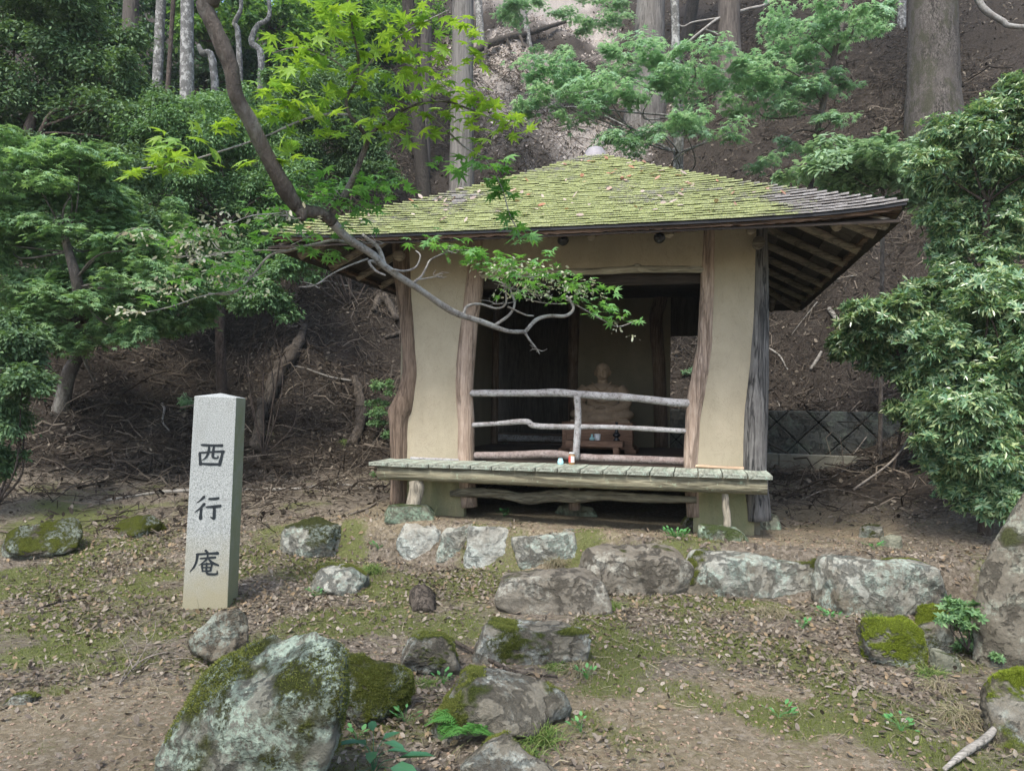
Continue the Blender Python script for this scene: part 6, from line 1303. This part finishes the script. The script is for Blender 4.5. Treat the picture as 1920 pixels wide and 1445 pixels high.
fore = [(640, 345, 2.9, 80, 22, 22), (710, 352, 2.95, 70, 20, 18), (600, 372, 2.86, 60, 20, 14), (560, 350, 2.82, 40, 18, 8), (690, 385, 2.95, 60, 18, 12), (740, 345, 3.0, 40, 16, 8), (640, 420, 2.95, 50, 20, 9), (560, 430, 2.9, 50, 22, 8), (590, 470, 2.96, 50, 12, 8), (630, 480, 2.98, 30, 10, 5), (500, 400, 2.76, 50, 14, 8), (690, 400, 2.96, 50, 16, 7),
        (800, 458, 3.3, 50, 10, 10), (860, 465, 3.36, 50, 12, 14), (900, 480, 3.42, 40, 14, 12), (920, 500, 3.46, 50, 14, 14), (960, 490, 3.5, 40, 12, 9), (1000, 500, 3.55, 50, 14, 14), (960, 520, 3.5, 50, 12, 14), (1040, 515, 3.6, 50, 12, 14), (1090, 530, 3.65, 40, 12, 10), (1120, 540, 3.68, 36, 10, 7), (1010, 545, 3.58, 60, 12, 14), (1080, 560, 3.7, 60, 10, 10), (1130, 580, 3.84, 30, 12, 8), (1150, 590, 3.88, 24, 14, 7), (1195, 603, 3.94, 20, 8, 4), (1145, 575, 3.84, 20, 10, 4), (1020, 470, 3.5, 24, 8, 3),
        (470, 480, 2.9, 60, 12, 10), (420, 500, 2.88, 60, 16, 12), (360, 520, 2.84, 60, 16, 12), (400, 430, 2.7, 50, 14, 8), (340, 450, 2.76, 40, 14, 7), (450, 540, 2.9, 50, 10, 7), (300, 560, 2.8, 40, 12, 6), (500, 440, 2.84, 50, 14, 8)]
spray('foliage', 'lf_maple_fore', [(a, c, y, rx, ry, int(k * 1.7)) for a, c, y, rx, ry, k in fore], (0.05, 0.085), rf, 'maple', 1, 0.33)
chain = [(880, 310, 2.95, 50, 12, 11), (935, 325, 2.98, 32, 20, 12), (920, 300, 2.96, 36, 14, 8), (945, 365, 3.0, 20, 22, 8), (955, 405, 3.02, 20, 22, 8), (945, 345, 3.0, 24, 20, 6), (990, 440, 3.02, 34, 12, 9), (970, 430, 3.02, 20, 16, 5), (825, 305, 2.92, 28, 8, 5)]
spray('foliage', 'lf_maple_fore', chain, (0.065, 0.098), rf, 'maple', 1, 0.42)
dry = [(940, 505, 3.5, 60, 14, 60), (1000, 515, 3.55, 60, 16, 80), (1060, 540, 3.62, 60, 14, 60), (980, 545, 3.56, 50, 12, 40), (1100, 550, 3.68, 40, 10, 24), (400, 425, 2.7, 60, 18, 60), (340, 450, 2.76, 50, 18, 44), (370, 480, 2.8, 60, 18, 44), (330, 540, 2.82, 60, 18, 50), (420, 520, 2.88, 60, 16, 36), (240, 585, 2.78, 40, 8, 22), (520, 410, 2.78, 60, 16, 26), (470, 545, 2.9, 40, 8, 16), (1150, 605, 3.9, 16, 14, 12), (1185, 632, 3.92, 10, 6, 6), (260, 440, 2.7, 30, 8, 10)]
spray('withered_leaves', 'lf_dry', [(a, c, y, rx, ry * 1.1, int(k * 1.7)) for a, c, y, rx, ry, k in dry], (0.011, 0.025), rf, 'curl', 1, 0.8)

# ------------------------------------------------------------------ dead wood
def stick(label, pts, w, mat='stick', seed=0, name='fallen_branch', cat='branch', lift=0.012, side=(), rough=0.14, n=40, Y=None):
    w3 = []
    for q in pts:
        p = hit(*q[:2]); p[2] += lift + (q[2] if len(q) > 2 else 0); w3.append(p)
    b = w3[0].copy(); k = b[1] / F_PX / 2; root = empty(name, tuple(b)); tag(root, label, cat)
    V, F = spline_tube(np.array(w3) - b, [x * k for x in w], n, 9, rough, seed, None, 8); np_mesh('stem', V, F, M[mat], root, True)
    for s in side:
        s3 = []
        for q in s:
            p = hit(*q[:2]); p[2] += lift + (q[2] if len(q) > 2 else 0); s3.append(p)
        V, F = spline_tube(np.array(s3) - b, [w[-1] * k * 0.9, w[-1] * k * 0.5], 20, 6, rough, seed); np_mesh('side_twig', V, F, M[mat], root, True)
    return root
stick('long thin pale fallen branch lying across the ground left of the hut', [(200, 940), (300, 925), (380, 920), (460, 920), (560, 918), (620, 908), (700, 918)], [5, 7, 7, 6, 5, 4], 'pale_stick', 1, side=[[(560, 918), (600, 915), (640, 920)]])
stick('thin reddish brown stick between the squat rock and the domed boulder', [(850, 1212, .02), (880, 1228, .02), (920, 1245, .01), (960, 1262), (1000, 1267), (1045, 1272)], [7, 7, 6, 4], 'rot', 2)
stick('curved thick pale branch on the ground at bottom right', [(1770, 1450), (1810, 1425, .02), (1845, 1405, .03), (1875, 1380, .04), (1890, 1360, .04)], [9, 14, 15, 14, 11], 'pale_stick', 3, name='fallen_branch')
stick('dry forked brush of bare twigs left of the faceted boulder', [(222, 1290), (262, 1255, .03), (310, 1240, .04), (345, 1240, .02)], [2.6, 2.6, 2], 'stick', 4, name='dead_brush', cat='twigs',
      side=[[(222, 1290), (246, 1262, .05), (258, 1240, .06), (240, 1215, .06)], [(240, 1270), (285, 1225, .08), (292, 1195, .12)], [(250, 1262), (275, 1225, .06), (252, 1200, .09), (234, 1180, .09)], [(262, 1255), (320, 1220, .05), (385, 1196, .04)], [(280, 1250), (350, 1245, .02), (400, 1265, .01)], [(250, 1262), (232, 1230, .05), (218, 1210, .05)]])
stick('short dark stick on the moss left of the pillar', [(70, 1145), (110, 1132), (150, 1125), (165, 1122)], [4, 4, 3], 'rot', 5)
stick('grey fallen stick on the bank beside the left corner post', [(600, 985), (660, 965), (690, 955), (705, 945)], [5, 5, 4], 'stick', 6)
stick('rotten log lying upslope on the left bank, split and crumbling', [(497, 770), (520, 720, .1), (548, 680, .12), (565, 645, .12), (572, 625, .1)], [20, 30, 27, 18, 10], 'rot', 7, 'rotten_log', 'log', 0.03, (), 0.32, 50)
stick('thin curved root running beside the rotten log', [(480, 790, .03), (500, 745, .05), (512, 715, .05), (520, 695, .04)], [5, 5, 4], 'pale_stick', 8, 'tree_root', 'root')
stick('dark weathered root stump below the rotten log', [(480, 850, .02), (485, 820, .12), (490, 795, .2), (487, 778, .24)], [24, 25, 22, 14], 'rot', 9, 'root_stump', 'stump', 0, (), 0.35, 30)
stick('pale twisted tree stump root on the bank left of the corner post', [(660, 838, .02), (678, 800, .12), (672, 760, .2), (664, 735, .25)], [20, 22, 22, 16], 'rot', 10, 'tree_stump', 'stump', 0, (), 0.35, 40)
stick('pale broken log high on the bank beside the left eave', [(745, 612, .1), (725, 580, .12), (712, 570, .1), (700, 590, .05)], [13, 18, 16, 8], 'rot', 11, 'rotten_log', 'log', 0.02, (), 0.3, 30)
stick('low root ledge on the bank right behind the corner post', [(722, 640, .03), (740, 634, .04), (756, 632, .04)], [6, 8, 8], 'rot', 12, 'tree_root', 'root')
stick('mossy fallen log with pale root stubs on the sunlit ridge', [(880, 118, .2), (930, 98, .3), (990, 80, .3), (1060, 55, .2)], [14, 16, 14, 8], 'rot', 13, 'fallen_log', 'log', 0.1, [[(912, 108, .3), (908, 128, .1), (905, 140, .05)], [(950, 95, .3), (958, 108, .1)], [(975, 88, .3), (984, 100, .1)]], 0.25)
stick('pale stick leaning on the slope behind the right end of the veranda', [(1555, 590, .05), (1572, 610, .05), (1585, 625, .05)], [9, 9, 8], 'pale_stick', 14)
stick('short pale stick on the bank right of the hut, below the eave', [(1520, 700, .05), (1532, 682, .06), (1540, 668, .06)], [6, 7, 5], 'pale_stick', 15)
stick('arching dead twigs on the ground below the glossy shrub', [(1600, 930, .05), (1680, 890, .2), (1720, 830, .35), (1700, 790, .4)], [4, 4, 3], 'stick', 16, 'dead_brush', 'twigs', 0.02, [[(1560, 900, .02), (1620, 880, .08), (1700, 900, .06)], [(1600, 860, .05), (1640, 830, .2), (1690, 820, .3)], [(1500, 940), (1560, 925, .03), (1650, 945, .02)]])
stick('small mossy cut stump on the ground left of the stepping stone', [(793, 1145, -.03), (793, 1140, .02), (792, 1128, .055)], [42, 44, 46], 'rot', 17, 'small_stump', 'stump', 0, (), 0.25, 12)
p = hit(792, 1136)
x, y = p[0] + rng.normal(0, 0.045, 500), p[1] + 0.02 + rng.normal(0, 0.04, 500)

# loose sticks on the slope: one kind, copied
proto = None; gs = np.random.default_rng(17)
for k in range(46):
    x_, y_ = gs.uniform(-7, 9), gs.uniform(10.2, 22); 
    if 0.3 < x_ < 5.2 and y_ < 12.9: y_ += 3
    if proto is None:
        V, F = spline_tube([(-0.5, 0, 0), (-0.2, 0.05, 0.02), (0.15, -0.02, 0.0), (0.5, 0.04, 0.02)], [0.022, 0.019, 0.016, 0.010], 18, 7, 0.15, 3, None, 6); o = proto = np_mesh('slope_stick', V, F, M['pale_stick'], None, True)
    else:
        o = proto.copy(); COL.objects.link(o)
    n_ = ground_normal(np.array([x_]), np.array([y_]))[0]; a_ = gs.uniform(0, 6.28); q = Vector(n_).to_track_quat('Z', 'Y').to_matrix().to_4x4() @ Matrix.Rotation(a_, 4, 'Z')
    sc_ = gs.uniform(0.35, 1.5); q = Matrix.Translation((x_, y_, gz(x_, y_) + 0.02)) @ q @ Matrix.Diagonal((sc_, sc_ * 0.8, sc_ * 0.8, 1)); o.matrix_world = q
    tag(o, 'weathered grey stick lying on the leaf litter of the slope', 'stick', 'loose sticks on the slope')

gs = np.random.default_rng(31); proto = None
for k in range(16):
    x_, y_ = gs.uniform(-6, 8), gs.uniform(10.6, 19)
    if 0.3 < x_ < 5.2 and y_ < 13.2: y_ += 3
    b = np.array([x_, y_, gz(x_, y_)])
    if proto is None:
        proto = o = plant('slope_seedling', 'x', 'plant', b, [(b + np.array([0, 0, .16]), np.array([.16, .16, .08])), (b + np.array([.12, 0, .24]), np.array([.14, .14, .07])), (b + np.array([-.10, .05, .30]), np.array([.12, .12, .06]))], 420, 'oval', (0.04, 0.08), 'lf_maple_pale', 'tray', 88, None, None, 'shrub_bark', True, 4, 0.006)
    else:
        o = proto.copy(); COL.objects.link(o); o.location = tuple(b); o.rotation_euler = (0, 0, gs.uniform(0, 6)); o.scale = [gs.uniform(0.6, 1.5)] * 3
        for ch in list(proto.children):
            c_ = ch.copy(); COL.objects.link(c_); c_.parent = o
    tag(o, 'small pale green seedling growing out of the litter on the slope', 'plant', 'seedlings on the slope')

# ------------------------------------------------------------------ small plants
def tuft(label, px, py, n, L, spread_, mat, seed, name='grass_tuft', droop=0.5, rad=0.0024, group=None):
    g = np.random.default_rng(seed); n = int(n * 1.5); b = hit(px, py); root_p = np.stack([g.normal(0, 0.035, n), g.normal(0, 0.03, n), np.zeros(n) - 0.01], -1)
    D = np.stack([g.normal(0, spread_, n), g.normal(0, spread_, n), np.ones(n)], -1)
    o = strips(name, M[mat], root_p, D, g.uniform(L * 0.5, L * 1.15, n), np.full(n, rad) * g.uniform(0.7, 1.3, n), g, 0.25, 7, None, droop); o.location = tuple(b); return tag(o, label, 'grass', group)
tuft('green grass tuft growing against the front of the domed boulder', 1015, 1395, 170, 0.24, 0.45, 'grass', 1, droop=0.6)
tuft('thin green grass tuft at the right foot of the domed boulder', 985, 1420, 90, 0.17, 0.5, 'grass', 2, droop=0.7)
tuft('green and dry grass tuft at the right end of the long low rock', 1085, 1262, 190, 0.22, 0.6, 'dry_grass', 3, droop=0.8)
tuft('dark green grass beneath the long low rock', 1050, 1255, 110, 0.16, 0.6, 'grass', 4, droop=0.8)
tuft('grass tuft at upper end of the leaning pale slab', 697, 1075, 160, 0.26, 0.42, 'grass', 5, droop=0.7)
tuft('dry bleached grass tuft before the largest edging stone', 1445, 1150, 170, 0.28, 0.8, 'dry_grass', 6, droop=1.0)
tuft('dry grass clump beside the bare end of the moss capped rock', 1800, 1350, 240, 0.30, 0.7, 'dry_grass', 7, droop=1.0)
tuft('smaller dry grass clump below the grey slab', 1760, 1290, 150, 0.24, 0.7, 'dry_grass', 8, droop=1.0)
tuft('dry grass in the gap before the cracked edging stone', 1045, 1065, 130, 0.24, 0.7, 'dry_grass', 9, droop=0.9)
tuft('short green grass right of the stepping stone', 1150, 1140, 110, 0.20, 0.6, 'grass', 10, droop=0.8)
tuft('grass fringe before the patchy edging stone', 1640, 1160, 170, 0.18, 1.2, 'grass', 11, droop=0.7)
tuft('short grass at the foot of the squat grey rock', 800, 1285, 90, 0.10, 0.8, 'grass', 12, droop=0.5)
tuft('grass tuft hanging on the bank by the pale twisted stump', 650, 830, 120, 0.28, 0.7, 'grass', 13, droop=1.1)
tuft('grass tuft on the dark root stump below the rotten log', 500, 815, 100, 0.26, 0.6, 'dry_grass', 14, droop=1.1)
tuft('grass tuft under the grey slab', 1740, 1265, 90, 0.16, 0.8, 'grass', 15, droop=0.6)
def herb(name, label, cat, px, py, leaves, mat, tmpl, seed, lift=0.0, stem=0.0025):
    """leaves: (dx, dy, dz, length, ax, ay, az)"""
    g = np.random.default_rng(seed); b = hit(px, py); root = empty(name, tuple(b)); tag(root, label, cat)
    L = np.array(leaves, float); N = np.cross(nrm(L[:, 4:7]), nrm(np.cross(np.array([0, 0, 1.0]), L[:, 4:7]) + 1e-6)); N = N * np.sign(N[:, 2:3] + 1e-9) + g.normal(0, 0.15, N.shape)
    scatter('leaves', M[mat], tmpl, L[:, :3], L[:, 4:7], N, L[:, 3], root, (0, 0, 0), True)
    mb = MB()
    for q in L:
        V, F = spline_tube([(0, 0, -0.01), (q[0] * .4, q[1] * .4, q[2] * .7), tuple(q[:3])], [stem, stem * .7, stem * .5], 8, 5); mb.add(V, F)
    mb.build('stalks', M[mat], root, True); return root
TP['broad'] = T_oval(0.20, -0.22, 0.03)
lv = []
for k in range(7):
    a = k * 2.4; lv.append((0.05 * math.cos(a), 0.05 * math.sin(a), 0.09 + 0.01 * k, 0.10 + 0.012 * (k % 3), math.cos(a), math.sin(a), 0.25))
lv += [(0.10, -0.02, 0.07, 0.17, 0.85, -0.2, 0.35), (0.08, -0.06, 0.05, 0.15, 0.75, -0.5, 0.15), (-0.02, -0.08, 0.05, 0.10, -0.5, -0.8, 0.1)]
herb('broadleaf_plant', 'broad leaved dark green plant at the bottom edge by the lichen boulder', 'plant', 700, 1450, lv, 'herb', 'broad', 1)
def fern(label, px, py, fronds, seed):
    g = np.random.default_rng(seed); b = hit(px, py); root = empty('fern', tuple(b)); tag(root, label, 'fern'); Pp, A, N, S = [], [], [], []; mb = MB()
    for (ax, ay, L, h) in fronds:
        d = nrm(np.array([ax, ay, 0.0])); side = np.array([-d[1], d[0], 0]); tip = d * L; c = catmull([(0, 0, 0), d * L * 0.35 + [0, 0, h], d * L * 0.7 + [0, 0, h * 1.05], tip + [0, 0, h * 0.7]], 22)
        V, F = tube(c, np.linspace(0.0022, 0.0006, 22), 5); mb.add(V, F)
        for i in range(5, 22):
            l = 0.085 * math.sin(min(1.0, (22 - i) / 13) * math.pi / 2) * (0.9 if i < 8 else 1)
            for s in (-1, 1):
                ax_ = nrm(side * s + d * 0.45)
                m_ = 5
                for q in range(m_):      # each pinna is cut into small lobes
                    Pp.append(c[i] + ax_ * l * q / m_); A.append(ax_ * 1.0 + d * (0.9 if q % 2 else -0.2)); N.append(np.array([0, 0, 1.0]) + g.normal(0, 0.1, 3)); S.append(max(0.008, l * 0.42 * (1 - q / m_ * 0.75)))
    scatter('fronds', M['fern'], 'oval', np.array(Pp), np.array(A), np.array(N), np.array(S), root, (0, 0, 0)); mb.build('stalks', M['fern'], root, True); return root
fern('bright green fern with lacy fronds before the domed boulder', 880, 1385, [(-1, -0.15, 0.20, 0.10), (-0.75, -0.75, 0.17, 0.07), (0.2, -0.5, 0.10, 0.08), (0.75, -0.6, 0.14, 0.07), (-0.5, 0.4, 0.13, 0.11)], 1)
# leafy seedling before the tall boulder, bank plants, small weeds
plant('leafy_seedling', 'leafy green seedling at the foot of the tall brown boulder', 'plant', hit(1815, 1235), px_clumps([(1770, 1135, 26, 14), (1810, 1150, 36, 18), (1835, 1180, 34, 26), (1790, 1165, 30, 16), (1820, 1215, 26, 18)], hit(1815, 1235)[1], 0.9, 0.1, rs), 260, 'rosette6', (0.03, 0.05), 'lf_bush', 'clump', 71, None, None, 'shrub_bark', True, 8, 0.005)
plant('leafy_seedling', 'tiny seedling right of the leafy seedling, under the tall boulder', 'plant', hit(1880, 1255), px_clumps([(1875, 1235, 22, 14), (1895, 1225, 18, 10)], hit(1880, 1255)[1], 0.9, 0.05, rs), 90, 'rosette6', (0.025, 0.04), 'lf_bush', 'clump', 72, None, None, 'shrub_bark', True, 6, 0.004)
b = hit(715, 820); plant('small_bush', 'small bush on the bank just left of the corner post', 'bush', b, px_clumps([(712, 725, 24, 18), (700, 765, 26, 18), (725, 780, 24, 18), (715, 805, 26, 16)], b[1] - 0.15, 0.9, 0.1, rs), 2600, 'oval', (0.03, 0.055), 'lf_bush', 'clump', 73, None, None, 'shrub_bark', True, 7, 0.008)
def weeds(spec):
    for k, (px, py, lab, r, m) in enumerate(spec):
        g = np.random.default_rng(k + 40); lv = []
        for j in range(m):
            a = g.uniform(0, 6.28); q = r * math.sqrt(g.random()); lv.append((q * math.cos(a), q * math.sin(a), 0.02 + 0.04 * g.random(), g.uniform(0.022, 0.04), math.cos(a), math.sin(a), 0.3))
        herb('weed', lab, 'weed', px, py, lv, 'clover', 'dead', k + 40, stem=0.0012)
weeds([(1270, 1008, 'patch of bright green weeds on the terrace before the ground beam', 0.13, 60), (945, 968, 'little green weed on the terrace under the veranda', 0.07, 24), (1505, 1182, 'clover like weed on the leaf litter below the largest edging stone', 0.06, 14), (710, 1032, 'small bright weed beside the white edging stones', 0.06, 16),
       (830, 1285, 'small leafy weed at the right foot of the squat grey rock', 0.06, 16), (1100, 1275, 'small weed right of the reddish stick', 0.06, 14), (1640, 1030, 'bright green weed by the small round stone', 0.08, 20), (1555, 1160, 'low weed at left foot of the patchy edging stone', 0.10, 26), (760, 1355, 'dark weed under the moss capped boulder', 0.06, 14), (670, 1395, 'round leaved weed beside the lichen boulder', 0.06, 14),
       (395, 1130, 'weed sprig at the base of the stone pillar', 0.07, 16), (590, 1120, 'weed at the foot of the leaning pale slab', 0.06, 14), (1090, 1375, 'tiny weed right of the domed boulder', 0.05, 10), (1460, 1345, 'flat green weed in the path at lower right', 0.07, 12), (700, 895, 'bright weed by the left end of the veranda', 0.08, 18), (1690, 1370, 'green weed on moss at the lower right', 0.07, 14)])
# ------------------------------------------------------------------ the forest air
hz = MB().box((0, 12, 17.5), (130, 76, 39)).build('haze', None, None); tag(hz, kind='stuff')
hm = bpy.data.materials.new('forest_air'); hm.use_nodes = True; ht = hm.node_tree
for nd in list(ht.nodes):
    if nd.type != 'OUTPUT_MATERIAL': ht.nodes.remove(nd)
pv = ht.nodes.new('ShaderNodeVolumePrincipled'); pv.inputs['Color'].default_value = (0.86, 0.93, 0.92, 1); pv.inputs['Density'].default_value = 0.0008; pv.inputs['Anisotropy'].default_value = 0.2
ht.links.new(pv.outputs[0], [n for n in ht.nodes if n.type == 'OUTPUT_MATERIAL'][0].inputs['Volume']); hz.data.materials.append(hm)
SC.cycles.volume_bounces = 0
